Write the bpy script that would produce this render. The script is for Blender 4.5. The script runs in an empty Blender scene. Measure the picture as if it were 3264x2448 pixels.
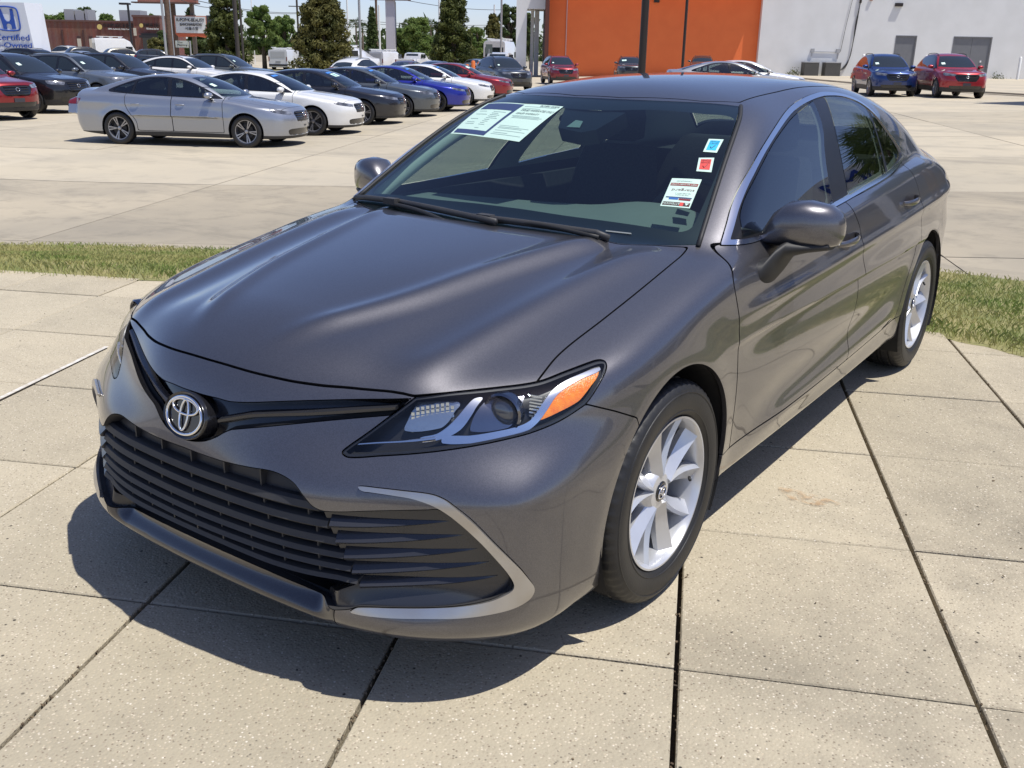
import bpy, math, random, numpy as np
from mathutils import Vector, Matrix, Euler
random.seed(7); RNG = np.random.default_rng(7)
SC = bpy.context.scene; COL = SC.collection
# ---------------------------------------------------------------- camera, light, exposure
cam = bpy.data.objects.new('camera', bpy.data.cameras.new('camera')); COL.objects.link(cam); SC.camera = cam
cam.location = (1.9573, -2.3102, 1.5176); cam.rotation_euler = (1.24031, -.016627, .620529)
cam.data.sensor_width = 36; cam.data.lens = 36*3067.58/3264; cam.data.clip_start = .05; cam.data.clip_end = 3000
SUN = Vector((.37, .07, 1)).normalized()
world = bpy.data.worlds.new('World'); SC.world = world; world.use_nodes = True
wn = world.node_tree; sky = wn.nodes.new('ShaderNodeTexSky'); sky.sky_type = 'NISHITA'; sky.sun_disc = False
sky.sun_elevation = math.asin(SUN.z); sky.sun_rotation = math.atan2(SUN.x, SUN.y); sky.air_density = .75; sky.dust_density = .5; sky.ozone_density = 3.2; sky.altitude = 10
tint = wn.nodes.new('ShaderNodeMix'); tint.data_type = 'RGBA'; tint.blend_type = 'MULTIPLY'; tint.inputs['Factor'].default_value = 1; tint.inputs['B'].default_value = (1.04, .95, 1.03, 1)     # white balance: slight lilac tint multiplied into the sky colour
wn.links.new(sky.outputs[0], tint.inputs['A']); wn.links.new(tint.outputs['Result'], wn.nodes['Background'].inputs[0]); wn.nodes['Background'].inputs[1].default_value = .12
sun = bpy.data.objects.new('sun', bpy.data.lights.new('sun', 'SUN')); COL.objects.link(sun)
sun.data.energy = 4.3; sun.data.angle = math.radians(.55); sun.data.color = (1, .965, .90)
sun.rotation_euler = SUN.to_track_quat('Z', 'Y').to_euler(); sun.location = (5, 2, 20)
vs = SC.view_settings; vs.view_transform = 'Standard'; vs.look = 'None'; vs.gamma = 1; vs.exposure = .30; vs.use_curve_mapping = False

# ---------------------------------------------------------------- materials
MATS = {}
def mat(name, color=(.5,.5,.5), rough=.5, metal=0., coat=0., noise=None, nscale=20, bump=0, bscale=200, alpha=None, emit=None, spec=None, coat_rough=.03, rvar=0):
    """principled material; noise=(second colour, amount) mixes in a noise pattern of object space"""
    if name in MATS: return MATS[name]
    m = bpy.data.materials.new(name); m.use_nodes = True; nt = m.node_tree; b = nt.nodes['Principled BSDF']; L = nt.links.new
    b.inputs['Base Color'].default_value = (*color, 1); b.inputs['Roughness'].default_value = rough; b.inputs['Metallic'].default_value = metal
    b.inputs['Coat Weight'].default_value = coat; b.inputs['Coat Roughness'].default_value = coat_rough
    if spec is not None: b.inputs['Specular IOR Level'].default_value = spec
    if emit: b.inputs['Emission Color'].default_value = (*emit[0], 1); b.inputs['Emission Strength'].default_value = emit[1]
    tc = nt.nodes.new('ShaderNodeTexCoord')
    if noise or rvar:
        n = nt.nodes.new('ShaderNodeTexNoise'); n.inputs['Scale'].default_value = nscale; n.inputs['Detail'].default_value = 5; L(tc.outputs['Object'], n.inputs['Vector'])
        if noise:
            mx = nt.nodes.new('ShaderNodeMix'); mx.data_type = 'RGBA'; mx.inputs['A'].default_value = (*color, 1); mx.inputs['B'].default_value = (*noise[0], 1)
            mr = nt.nodes.new('ShaderNodeMapRange'); mr.inputs['From Min'].default_value = .35; mr.inputs['From Max'].default_value = .65; mr.inputs['To Max'].default_value = noise[1]
            L(n.outputs['Fac'], mr.inputs['Value']); L(mr.outputs['Result'], mx.inputs['Factor']); L(mx.outputs['Result'], b.inputs['Base Color'])
        if rvar:
            mr = nt.nodes.new('ShaderNodeMapRange'); mr.inputs['To Min'].default_value = rough-rvar; mr.inputs['To Max'].default_value = rough+rvar
            L(n.outputs['Fac'], mr.inputs['Value']); L(mr.outputs['Result'], b.inputs['Roughness'])
    if bump:
        n2 = nt.nodes.new('ShaderNodeTexNoise'); n2.inputs['Scale'].default_value = bscale; n2.inputs['Detail'].default_value = 3; L(tc.outputs['Object'], n2.inputs['Vector'])
        bp = nt.nodes.new('ShaderNodeBump'); bp.inputs['Strength'].default_value = bump; bp.inputs['Distance'].default_value = .002; L(n2.outputs['Fac'], bp.inputs['Height']); L(bp.outputs['Normal'], b.inputs['Normal'])
    MATS[name] = m; return m
def paint(name, color, metal=.55, rough=.34, flake=.10):
    """car paint: metallic base with fine flakes under a clear coat"""
    if name in MATS: return MATS[name]
    m = bpy.data.materials.new(name); m.use_nodes = True; nt = m.node_tree; b = nt.nodes['Principled BSDF']; L = nt.links.new
    tc = nt.nodes.new('ShaderNodeTexCoord'); v = nt.nodes.new('ShaderNodeTexVoronoi'); v.inputs['Scale'].default_value = 600; L(tc.outputs['Object'], v.inputs['Vector'])
    hs = nt.nodes.new('ShaderNodeMix'); hs.data_type = 'RGBA'; hs.inputs['A'].default_value = (*[c*(1-flake*1.5) for c in color], 1); hs.inputs['B'].default_value = (*[min(1, c*(1+flake*2.5)) for c in color], 1)
    sx = nt.nodes.new('ShaderNodeSeparateColor'); L(v.outputs['Color'], sx.inputs[0]); L(sx.outputs[0], hs.inputs['Factor']); L(hs.outputs['Result'], b.inputs['Base Color'])
    n = nt.nodes.new('ShaderNodeTexNoise'); n.inputs['Scale'].default_value = 1.3; L(tc.outputs['Object'], n.inputs['Vector'])
    mr = nt.nodes.new('ShaderNodeMapRange'); mr.inputs['To Min'].default_value = rough-.05; mr.inputs['To Max'].default_value = rough+.05; L(n.outputs['Fac'], mr.inputs['Value']); L(mr.outputs['Result'], b.inputs['Roughness'])
    b.inputs['Metallic'].default_value = metal; b.inputs['Coat Weight'].default_value = 1; b.inputs['Coat Roughness'].default_value = .025; b.inputs['Coat IOR'].default_value = 1.5
    MATS[name] = m; return m
def glass(name, tint=(.8,.9,.85), rough=.0, refl=1.0, ior=1.5):
    """thin window pane: tinted see-through plus a Fresnel reflection"""
    if name in MATS: return MATS[name]
    m = bpy.data.materials.new(name); m.use_nodes = True; nt = m.node_tree; nt.nodes.remove(nt.nodes['Principled BSDF']); L = nt.links.new
    out = nt.nodes['Material Output']; t = nt.nodes.new('ShaderNodeBsdfTransparent'); t.inputs[0].default_value = (*tint, 1)
    g = nt.nodes.new('ShaderNodeBsdfGlossy'); g.inputs['Roughness'].default_value = rough; g.inputs['Color'].default_value = (refl, refl, refl, 1)
    f = nt.nodes.new('ShaderNodeFresnel'); ge = nt.nodes.new('ShaderNodeNewGeometry'); mr = nt.nodes.new('ShaderNodeMapRange'); mr.inputs['To Min'].default_value = ior; mr.inputs['To Max'].default_value = 1/ior; L(ge.outputs['Backfacing'], mr.inputs['Value']); L(mr.outputs['Result'], f.inputs['IOR']); mx = nt.nodes.new('ShaderNodeMixShader')
    L(f.outputs[0], mx.inputs[0]); L(t.outputs[0], mx.inputs[1]); L(g.outputs[0], mx.inputs[2]); L(mx.outputs[0], out.inputs[0])
    MATS[name] = m; return m
# ---------------------------------------------------------------- objects
def tag(o, label=None, cat=None, group=None, kind=None):
    if label: o['label'] = label
    if cat: o['category'] = cat
    if group: o['group'] = group
    if kind: o['kind'] = kind
    return o
def thing(name, label, cat, loc=(0,0,0), rz=0, group=None):
    o = bpy.data.objects.new(name, None); COL.objects.link(o); o.location = loc; o.rotation_euler = (0, 0, rz); o.empty_display_size = .1
    return tag(o, label, cat, group)
def obj(name, V, F, m, parent=None, N=None, smooth=False, loc=None, auto=None):
    me = bpy.data.meshes.new(name)
    me.from_pydata(np.asarray(V, float).tolist(), [], F.tolist() if hasattr(F, 'tolist') else [list(f) for f in F])
    if smooth or N is not None: me.shade_smooth()
    if N is not None: me.normals_split_custom_set_from_vertices(np.asarray(N, float).tolist())
    elif auto: me.set_sharp_from_angle(angle=math.radians(auto))
    o = bpy.data.objects.new(name, me); COL.objects.link(o)
    if m: me.materials.append(m)
    if parent: o.parent = parent
    if loc is not None: o.location = loc
    return o
def copyobj(o, parent=None, **kw):
    c = o.copy(); COL.objects.link(c); c.parent = parent
    for k, v in kw.items(): setattr(c, k, v)
    return c
def copy_tree(o, parent=None):
    c = copyobj(o, parent)
    for ch in o.children: copy_tree(ch, c)
    return c
class MB:
    """collects simple shapes into one mesh"""
    def __init__(s): s.V = []; s.F = []
    def add(s, V, F):
        b = len(s.V); s.V += [tuple(v) for v in V]; s.F += [[i+b for i in f] for f in F]; return s
    def box(s, c, d, R=None):
        hx, hy, hz = [q/2 for q in d]
        P = [(x*hx, y*hy, z*hz) for z in (-1, 1) for x, y in ((-1,-1),(1,-1),(1,1),(-1,1))]
        if R is not None: P = [tuple(R@Vector(p)) for p in P]
        P = [(p[0]+c[0], p[1]+c[1], p[2]+c[2]) for p in P]
        return s.add(P, [[3,2,1,0],[4,5,6,7],[0,1,5,4],[1,2,6,5],[2,3,7,6],[3,0,4,7]])
    def bbox(s, lo, hi): return s.box([(a+b)/2 for a, b in zip(lo, hi)], [b-a for a, b in zip(lo, hi)])
    def tube(s, pts, r, n=8, cap=True, ry=None):
        pts = [Vector(p) for p in pts]; rr = r if hasattr(r, '__len__') else [r]*len(pts); V = []; up = None
        for i, p in enumerate(pts):
            t = (pts[min(i+1, len(pts)-1)]-pts[max(i-1, 0)]).normalized()
            if up is None: up = Vector((0,0,1)) if abs(t.z) < .9 else Vector((1,0,0))
            a = t.cross(up).normalized(); b = a.cross(t).normalized(); up = b
            for k in range(n):
                q = 2*math.pi*k/n; V.append(p+a*math.cos(q)*rr[i]+b*math.sin(q)*rr[i]*(ry or 1))
        F = [[i*n+k, i*n+(k+1) % n, (i+1)*n+(k+1) % n, (i+1)*n+k] for i in range(len(pts)-1) for k in range(n)]
        if cap: F += [list(range(n))[::-1], [(len(pts)-1)*n+k for k in range(n)]]
        return s.add(V, F)
    def lathe(s, prof, n=32, axis='z', c=(0,0,0), cap=False):
        V = []; m = len(prof)
        for k in range(n):
            q = 2*math.pi*k/n; cc, ss = math.cos(q), math.sin(q)
            for r, h in prof:
                V.append((r*cc+c[0], r*ss+c[1], h+c[2]) if axis == 'z' else (h+c[0], r*cc+c[1], r*ss+c[2]))
        F = [[k*m+i, k*m+i+1, ((k+1) % n)*m+i+1, ((k+1) % n)*m+i] for k in range(n) for i in range(m-1)]
        if axis != 'z': F = [f[::-1] for f in F]
        s.add(V, [f[::-1] for f in F]); return s
    def loft(s, rings, closed=True, caps=True):
        n = len(rings[0]); V = [p for r in rings for p in r]; F = []
        for i in range(len(rings)-1):
            for k in range(n if closed else n-1):
                F.append([i*n+k, i*n+(k+1) % n, (i+1)*n+(k+1) % n, (i+1)*n+k])
        if caps and closed: F += [list(range(n))[::-1], [(len(rings)-1)*n+k for k in range(n)]]
        return s.add(V, F)
    def prism(s, poly, lo, hi, axis='z'):
        n = len(poly)
        f = {'z': lambda a, b, h: (a, b, h), 'x': lambda a, b, h: (h, a, b), 'y': lambda a, b, h: (a, h, b)}[axis]
        V = [f(a, b, lo) for a, b in poly]+[f(a, b, hi) for a, b in poly]
        F = [list(range(n))[::-1], [n+i for i in range(n)]]+[[i, (i+1) % n, n+(i+1) % n, n+i] for i in range(n)]
        return s.add(V, F)
    def build(s, name, m, parent=None, smooth=False, auto=None, loc=None):
        return obj(name, s.V, s.F, m, parent, None, smooth, loc, auto)
def text_mesh(txt, size, name, m, parent, M, extrude=.0, align='CENTER', sx=1.0):
    """flat lettering as a mesh, placed by the 4x4 matrix M (x right, y up)"""
    cu = bpy.data.curves.new('tmp', 'FONT'); cu.body = txt; cu.size = size; cu.align_x = align; cu.align_y = 'CENTER'; cu.extrude = extrude; cu.resolution_u = 3
    o = bpy.data.objects.new('tmp', cu); COL.objects.link(o)
    dg = bpy.context.evaluated_depsgraph_get(); me = bpy.data.meshes.new_from_object(o.evaluated_get(dg))
    bpy.data.objects.remove(o); me.materials.clear(); me.materials.append(m); me.name = name
    me.transform(M @ Matrix.Diagonal((sx, 1, 1, 1)))
    r = bpy.data.objects.new(name, me); COL.objects.link(r); r.parent = parent; return r
def frame(o, x, y):
    x = Vector(x).normalized(); y = Vector(y); z = x.cross(y).normalized(); y = z.cross(x)
    M = Matrix((x, y, z)).transposed().to_4x4(); M.translation = Vector(o); return M

# ---------------------------------------------------------------- body surfaces
def spl(xs, ys):
    xs = np.array(xs, float); ys = np.array(ys, float); n = len(xs)
    h = np.diff(xs); A = np.zeros((n, n)); r = np.zeros(n); A[0, 0] = A[-1, -1] = 1
    for i in range(1, n-1):
        A[i, i-1] = h[i-1]; A[i, i] = 2*(h[i-1]+h[i]); A[i, i+1] = h[i]
        r[i] = 6*((ys[i+1]-ys[i])/h[i]-(ys[i]-ys[i-1])/h[i-1])
    M = np.linalg.solve(A, r)
    def f(x):
        x = np.asarray(x, float); i = np.clip(np.searchsorted(xs, x)-1, 0, n-2)
        a = xs[i+1]-x; b = x-xs[i]; hh = h[i]
        v = (M[i]*a**3+M[i+1]*b**3)/(6*hh)+(ys[i]/hh-M[i]*hh/6)*a+(ys[i+1]/hh-M[i+1]*hh/6)*b
        s0 = (ys[1]-ys[0])/h[0]-h[0]*(2*M[0]+M[1])/6; s1 = (ys[-1]-ys[-2])/h[-1]+h[-1]*(M[-2]+2*M[-1])/6
        v = np.where(x < xs[0], ys[0]+s0*(x-xs[0]), v); return np.where(x > xs[-1], ys[-1]+s1*(x-xs[-1]), v)
    return f
def evn(xs, ys):             # even function of x
    return spl([-v for v in xs[:0:-1]]+list(xs), list(ys[:0:-1])+list(ys))
def smax(a, b, r):
    h = np.clip(r-np.abs(a-b), 0, None)/r
    return np.maximum(a, b)+h*h*h*r/6.0*1.0
def smin(a, b, r): return -smax(-a, -b, r)
def sstep(a, b, x):
    t = np.clip((x-a)/(b-a), 0, 1); return t*t*(3-2*t)
def crease(d, w):           # soft ridge, unit height at d=0
    return np.exp(-(d/w)**2)

# ---- the grey sedan
_hc = spl([-1.1,-.95,-.86,-.75,-.6,-.4,-.1,.2,.45,1.0,3.0,3.4,3.72,3.95], [.70,.775,.808,.842,.872,.905,.945,.975,.990,1.0,1.10,1.105,1.10,1.02])
_he = spl([-1.1,-.8,-.6,-.4,-.2,0,.2,.4,.8,1.4,2.0,2.6,3.0,3.2,3.4,3.57,3.8,3.95], [.55,.655,.715,.775,.825,.865,.905,.935,.955,.985,1.018,1.042,1.030,.990,.925,.87,.80,.75])
_x1 = spl([-.95,-.85,-.75,-.6,-.42,-.2,.25,.5], [.07,.11,.155,.22,.285,.335,.44,.48])
_yc = spl([0,.15,.19,.237,.32,.45,.56,.63,.70,.763,.82,.9], [-.72,-.855,-.915,-.952,-.968,-.972,-.966,-.947,-.922,-.885,-.835,-.72])
_lo = evn([0,.2,.35,.468,.6,.7,.78,.84,.88,.95], [0,.004,.013,.028,.073,.133,.213,.325,.46,.75])
_mi = evn([0,.2,.312,.437,.6,.7,.8,.86,.89,.93], [0,.008,.02,.055,.142,.200,.275,.37,.47,.68])
_hi = evn([0,.2,.437,.564,.7,.8,.87,.95], [0,.022,.115,.168,.262,.385,.54,.80])
_yr = spl([0,.2,.35,.55,.75,.9,1.0,1.08,1.2], [3.70,3.80,3.88,3.92,3.90,3.86,3.82,3.80,3.74])
_xs = spl([.0,.15,.22,.32,.45,.60,.72,.82,.90,.97,1.1], [.82,.850,.868,.880,.890,.898,.898,.890,.877,.856,.80])
_zr = spl([.1,.27,.6,.95,1.12,1.35,1.65,2.0,2.35,2.65,2.95,3.25,3.5,3.7], [.880,.975,1.168,1.352,1.403,1.434,1.449,1.451,1.432,1.390,1.318,1.212,1.095,.98])
_gw = spl([.2,.5,.9,1.5,2.1,2.6,3.0,3.4], [-.045,-.025,-.004,0,0,-.02,-.065,-.14])
_pl = spl([-1,-.4,0,.6,1.4,2.2,2.8,3.1,3.3,3.5,3.7,3.95],[-.012,-.006,-.004,0,.001,-.006,-.018,-.032,-.050,-.088,-.150,-.255])
def hero_F(P):
    x = np.abs(P[..., 0]); y = P[..., 1]; z = P[..., 2]
    hc = _hc(y); he = _he(y)
    p = 2.1+1.2*sstep(-.5, .4, y)+.4*sstep(2.6, 3.2, y)
    Zt = hc-(hc-he)*(x/.85)**p
    on = sstep(-.85, -.6, y)*(1-sstep(.15, .42, y))
    # hood creases: one near the middle, one along the outer shoulder
    x1 = _x1(y); Zt = Zt+on*(.012*(1-sstep(x1-.01, x1+.08, x))+.009*crease(x-x1, .042))
    x2 = .575+.10*(y+.2); Zt = Zt+on*(.012*crease(x-x2, .052)-.007*crease(x-x2+.12, .07))
    T = (z-Zt)/np.sqrt(1.05+(.3*x)**2)
    # sides
    pl = _pl(y)
    Xs = _xs(z)+pl
    # shoulder line rising to the tail, hollow under it, low swage rising to the rear wheel
    zs = .775+.034*(y-.3); dz = z-zs
    band = sstep(.25, .7, y)*(1-sstep(3.2, 3.8, y))
    Xs = Xs+band*(.014*crease(dz, .028)-.011*crease(dz+.11, .06))
    zl = .36+.05*(y-.6); Xs = Xs+sstep(.5, .9, y)*(1-sstep(2.1, 2.5, y))*(.013*crease(z-zl+.04, .045)-.012*crease(z-zl-.06, .06))
    for yw, r0 in ((-.03, .37), (2.81, .37)):
        d = np.sqrt((y-yw)**2+(z-.345)**2)
        Xs = Xs+.010*crease(np.clip(d-r0, 0, None), .07)*sstep(.05, .3, z)
    S = x-Xs
    # front
    ycz = _yc(z)+.055*sstep(.195, .262, z)*(1-sstep(.30, .345, z))*(1-sstep(.38, .47, x))      # the lip stands out below the intake
    w1 = sstep(.20, .34, z); w2 = sstep(.53, .70, z)
    bow = (1-w1)*_lo(x)+w1*(1-w2)*_mi(x)+w1*w2*_hi(x)
    f = (ycz+bow-y)/np.sqrt(1+(1.5*x**3)**2+w2*.4)
    # shelf under the lamps
    rb = _yr(z)-.30*x**2-.35*x**6
    r = (y-rb)/np.sqrt(1+(.7*x)**2)
    b = (.150+.02*sstep(-.9, -.4, y)+.06*sstep(-.3, .3, y)+.06*sstep(2.9, 3.9, y)-z)
    F = smax(S, f, .08); F = smax(F, r, .20); F = smax(F, T, .10+.05*sstep(.3, .8, y)-.09*sstep(.5, .8, y)); F = smax(F, b, .05)
    # glasshouse
    dz = z-.93
    Xg = .850-.40*dz-.37*dz**2+_gw(y)
    c2 = .13+.05*sstep(.4, 1.1, y)-.06*sstep(1.2, 1.8, y)
    Zr = _zr(y)-c2*x**2-.12*x**6
    G = smax((x-Xg)/1.10, (z-Zr)/np.sqrt(1+.28*(1-sstep(.9, 1.3, y))+.2*sstep(2.4, 2.8, y)), .07+.09*sstep(.9, 1.5, y))
    G = smax(G, .70-z, .02)
    return smin(F, G, .035+.03*sstep(2.7, 3.1, y))

def grad(F, P, e=1e-4):
    if len(P) > 3000:
        g = np.empty_like(P)
        for k in range(3):
            d = np.zeros(3); d[k] = e
            g[:, k] = (F(P+d)-F(P-d))/(2*e)
        return g
    D = np.concatenate([np.eye(3), -np.eye(3)])*e
    v = F(P[None]+D[:, None, :]); return ((v[:3]-v[3:])/(2*e)).T
def project(F, P, it=4):
    P = P.copy()
    for _ in range(it):
        g = grad(F, P); v = F(P); n2 = (g*g).sum(1)+1e-9
        st = (v/n2)[:, None]*g; ln = np.linalg.norm(st, axis=1, keepdims=True); st *= np.minimum(1, .05/(ln+1e-9)); P -= st
    return P
def normals(F, P):
    g = grad(F, P, 5e-4); return g/(np.linalg.norm(g, axis=1, keepdims=True)+1e-12)
def nets(F, lo, hi, h, it=4):
    """surface nets of F=0 -> verts, quads, normals"""
    n = [int(np.ceil((hi[i]-lo[i])/h))+1 for i in range(3)]
    ax = [lo[i]+h*np.arange(n[i]) for i in range(3)]
    V = np.empty(n, np.float32); B = 6
    cx = [ax[i][::B] if (n[i]-1) % B == 0 else np.append(ax[i][::B], ax[i][-1]) for i in range(3)]
    Cv = F(np.stack(np.meshgrid(*cx, indexing='ij'), -1))
    need = np.zeros([len(c)-1 for c in cx], bool); mn = np.full(need.shape, 1e9)
    for i in (0, 1):
        for j in (0, 1):
            for k in (0, 1): mn = np.minimum(mn, np.abs(Cv[i:i+need.shape[0], j:j+need.shape[1], k:k+need.shape[2]]))
    need = mn < B*h*1.5
    rep = Cv[:-1, :-1, :-1]
    I = np.minimum(np.arange(n[0])//B, need.shape[0]-1); J = np.minimum(np.arange(n[1])//B, need.shape[1]-1); K = np.minimum(np.arange(n[2])//B, need.shape[2]-1)
    V[:] = rep[np.ix_(I, J, K)]; m = need[np.ix_(I, J, K)]
    # neighbours of needed blocks share faces, so evaluate one extra layer
    m[1:] |= m[:-1]; m[:, 1:] |= m[:, :-1]; m[:, :, 1:] |= m[:, :, :-1]
    idx0 = np.argwhere(m); out = np.empty(len(idx0), np.float32)
    for c in range(0, len(idx0), 200000):
        q = idx0[c:c+200000]; out[c:c+200000] = F(np.stack([ax[i][q[:, i]] for i in range(3)], -1))
    V[m] = out
    s = V < 0
    c = np.zeros([m-1 for m in n], np.int8)
    for i in (0, 1):
        for j in (0, 1):
            for k in (0, 1): c += s[i:n[0]-1+i, j:n[1]-1+j, k:n[2]-1+k]
    act = (c > 0) & (c < 8)
    idx = -np.ones(c.shape, np.int64); idx[act] = np.arange(act.sum())
    ii = np.argwhere(act)
    P = np.array(lo)+h*(ii+.5)
    # start at mean of edge crossings
    acc = np.zeros((len(ii), 3)); cnt = np.zeros(len(ii))
    for a in range(3):
        o = [b for b in range(3) if b != a]
        for u in (0, 1):
            for w in (0, 1):
                q0 = ii.copy(); q0[:, o[0]] += u; q0[:, o[1]] += w; q1 = q0.copy(); q1[:, a] += 1
                v0 = V[tuple(q0.T)]; v1 = V[tuple(q1.T)]; m = (v0 < 0) != (v1 < 0)
                t = np.where(m, v0/(v0-v1+1e-20), 0)
                q = np.array(lo)+h*q0; q[:, a] += t*h
                acc[m] += q[m]; cnt[m] += 1
    P = acc/cnt[:, None]
    P = project(F, P, it)
    fs = []
    for a in range(3):
        o = [(a+1) % 3, (a+2) % 3]
        A = [slice(None)]*3; B = [slice(None)]*3; A[a] = slice(0, -1); B[a] = slice(1, None)
        s0 = s[tuple(A)]; s1 = s[tuple(B)]; m = s0 != s1
        e = np.argwhere(m)
        e = e[(e[:, o[0]] > 0) & (e[:, o[1]] > 0) & (e[:, o[0]] < n[o[0]]-1) & (e[:, o[1]] < n[o[1]]-1)]
        if not len(e): continue
        q = []
        for du, dw in ((1, 1), (0, 1), (0, 0), (1, 0)):
            t = e.copy(); t[:, o[0]] -= du; t[:, o[1]] -= dw; q.append(idx[tuple(t.T)])
        q = np.stack(q, 1); fl = s1[tuple(e.T)]
        q[fl] = q[fl][:, ::-1]; fs.append(q)
    Q = np.concatenate(fs)
    return P, Q, normals(F, P)
def tris(Q): return np.concatenate([Q[:, [0, 1, 2]], Q[:, [0, 2, 3]]])
def clip(V, T, N, f, keep_neg=True):
    """keep the part of the triangle mesh where f<0 (linear cut)"""
    f = np.where(np.abs(f) < 1e-7, 1e-7, f)
    if not keep_neg: f = -f
    ins = f < 0; c = ins[T].sum(1)
    full = T[c == 3]; out = [full]; nv = [V]; nn = [N]; base = len(V)
    def cut(a, b):
        t = (f[a]/(f[a]-f[b]))[:, None]
        return V[a]+t*(V[b]-V[a]), N[a]+t*(N[b]-N[a])
    key = {}
    for k in (1, 2):
        S = T[c == k]
        if not len(S): continue
        m = ins[S] if k == 1 else ~ins[S]
        r = m.argmax(1); S = np.stack([S[np.arange(len(S)), (r+i) % 3] for i in range(3)], 1)
        p1, n1 = cut(S[:, 0], S[:, 1]); p2, n2 = cut(S[:, 0], S[:, 2]); L = len(S)
        i1 = base+np.arange(L); i2 = base+L+np.arange(L)
        # share cut vertices by edge
        nv += [p1, p2]; nn += [n1, n2]; base += 2*L
        if k == 1: out.append(np.stack([S[:, 0], i1, i2], 1))
        else: out += [np.stack([i1, S[:, 1], S[:, 2]], 1), np.stack([i1, S[:, 2], i2], 1)]
    V2 = np.concatenate(nv); N2 = np.concatenate(nn); T2 = np.concatenate(out)
    # weld
    k = np.round(V2/2e-6).astype(np.int64)
    used = np.unique(T2); 
    _, first, inv = np.unique(k[used], axis=0, return_index=True, return_inverse=True)
    mp = -np.ones(len(V2), np.int64); mp[used] = inv.ravel()
    T3 = mp[T2]; ok = (T3[:, 0] != T3[:, 1]) & (T3[:, 1] != T3[:, 2]) & (T3[:, 0] != T3[:, 2])
    N3 = N2[used][first]; N3 = N3/(np.linalg.norm(N3, axis=1, keepdims=True)+1e-12)
    return V2[used][first], T3[ok], N3
def sdf_poly(pts, q):
    """signed distance (negative inside) of 2D points q to closed polygon pts"""
    pts = np.asarray(pts, float); lo = pts.min(0)-.03; hi = pts.max(0)+.03
    near = ((q > lo) & (q < hi)).all(1)
    if not near.all():
        r = np.full(len(q), .5)
        if near.any(): r[near] = sdf_poly(pts, q[near])
        return r
    d = np.full(len(q), 1e9); ins = np.zeros(len(q), bool)
    for i in range(len(pts)):
        a = pts[i-1]; b = pts[i]; e = b-a; w = q-a
        t = np.clip((w@e)/(e@e+1e-12), 0, 1); d = np.minimum(d, np.hypot(*(w-t[:, None]*e).T))
        c = ((a[1] > q[:, 1]) != (b[1] > q[:, 1]))
        xx = a[0]+(q[:, 1]-a[1])*(e[0])/(e[1] if abs(e[1]) > 1e-12 else 1e-12)
        ins ^= c & (q[:, 0] < xx)
    return np.where(ins, -d, d)
def crv(pts, n=8, closed=False):
    """centripetal-ish Catmull-Rom through pts (any dimension); a point given twice stays a corner"""
    P = [np.array(p, float) for p in pts]; out = []
    m = len(P); R = range(m if closed else m-1)
    g = (lambda i: P[i % m]) if closed else (lambda i: P[min(max(i, 0), m-1)])
    for i in R:
        p0, p1, p2, p3 = g(i-1), g(i), g(i+1), g(i+2)
        if np.allclose(p1, p2): continue
        L = np.linalg.norm(p2-p1); a = np.linalg.norm(p1-p0); b = np.linalg.norm(p3-p2)
        m1 = (p2-p0)/(a+L)*L if a > 1e-9 else (p2-p1); m2 = (p3-p1)/(L+b)*L if b > 1e-9 else (p2-p1)
        for k in range(n):
            t = k/n; out.append((2*t**3-3*t**2+1)*p1+(t**3-2*t**2+t)*m1+(-2*t**3+3*t**2)*p2+(t**3-t**2)*m2)
    if not closed: out.append(P[-1])
    return np.array(out)

# ---------------------------------------------------------------- the lie of the land
CP = Vector(cam.location); CR = Euler(cam.rotation_euler).to_matrix(); FPX = 3067.58
RT = Vector((CR[0][0], CR[1][0], 0)).normalized(); FW = Vector((-RT.y, RT.x, 0))      # level directions: to the right, ahead
def at(u, v, d):
    """point seen at photo pixel (u, v), d metres deep"""
    return CP+CR @ Vector(((u-1632)/FPX*d, -(v-1224)/FPX*d, -d))
def lotz(x, y):
    a = (x-CP.x)*RT.x+(y-CP.y)*RT.y; d = (x-CP.x)*FW.x+(y-CP.y)*FW.y
    z = -.45+.026*np.maximum(a+5.5, 0); z = np.where(z > .15, .15, z)
    return z+.9*np.clip((-a-20)/60, 0, 1)*np.clip((d-60)/80, 0, 1)
def gat(u, d):
    """ground point below photo column u at depth d"""
    p = at(u, 200, d)
    for _ in range(6):
        z = float(lotz(p.x, p.y)); lo, hi = -2000, 3000
        # slide along the column to the row where the ray meets z
        v = 200
        for _ in range(30):
            q = at(u, v, d); v += (q.z-z)*FPX/d/.946
        p = at(u, v, d)
    return Vector((p.x, p.y, float(lotz(p.x, p.y))))
HEAD = math.degrees(math.atan2(RT.y, RT.x))      # a car at this heading is seen exactly side on, nose to the right

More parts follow.
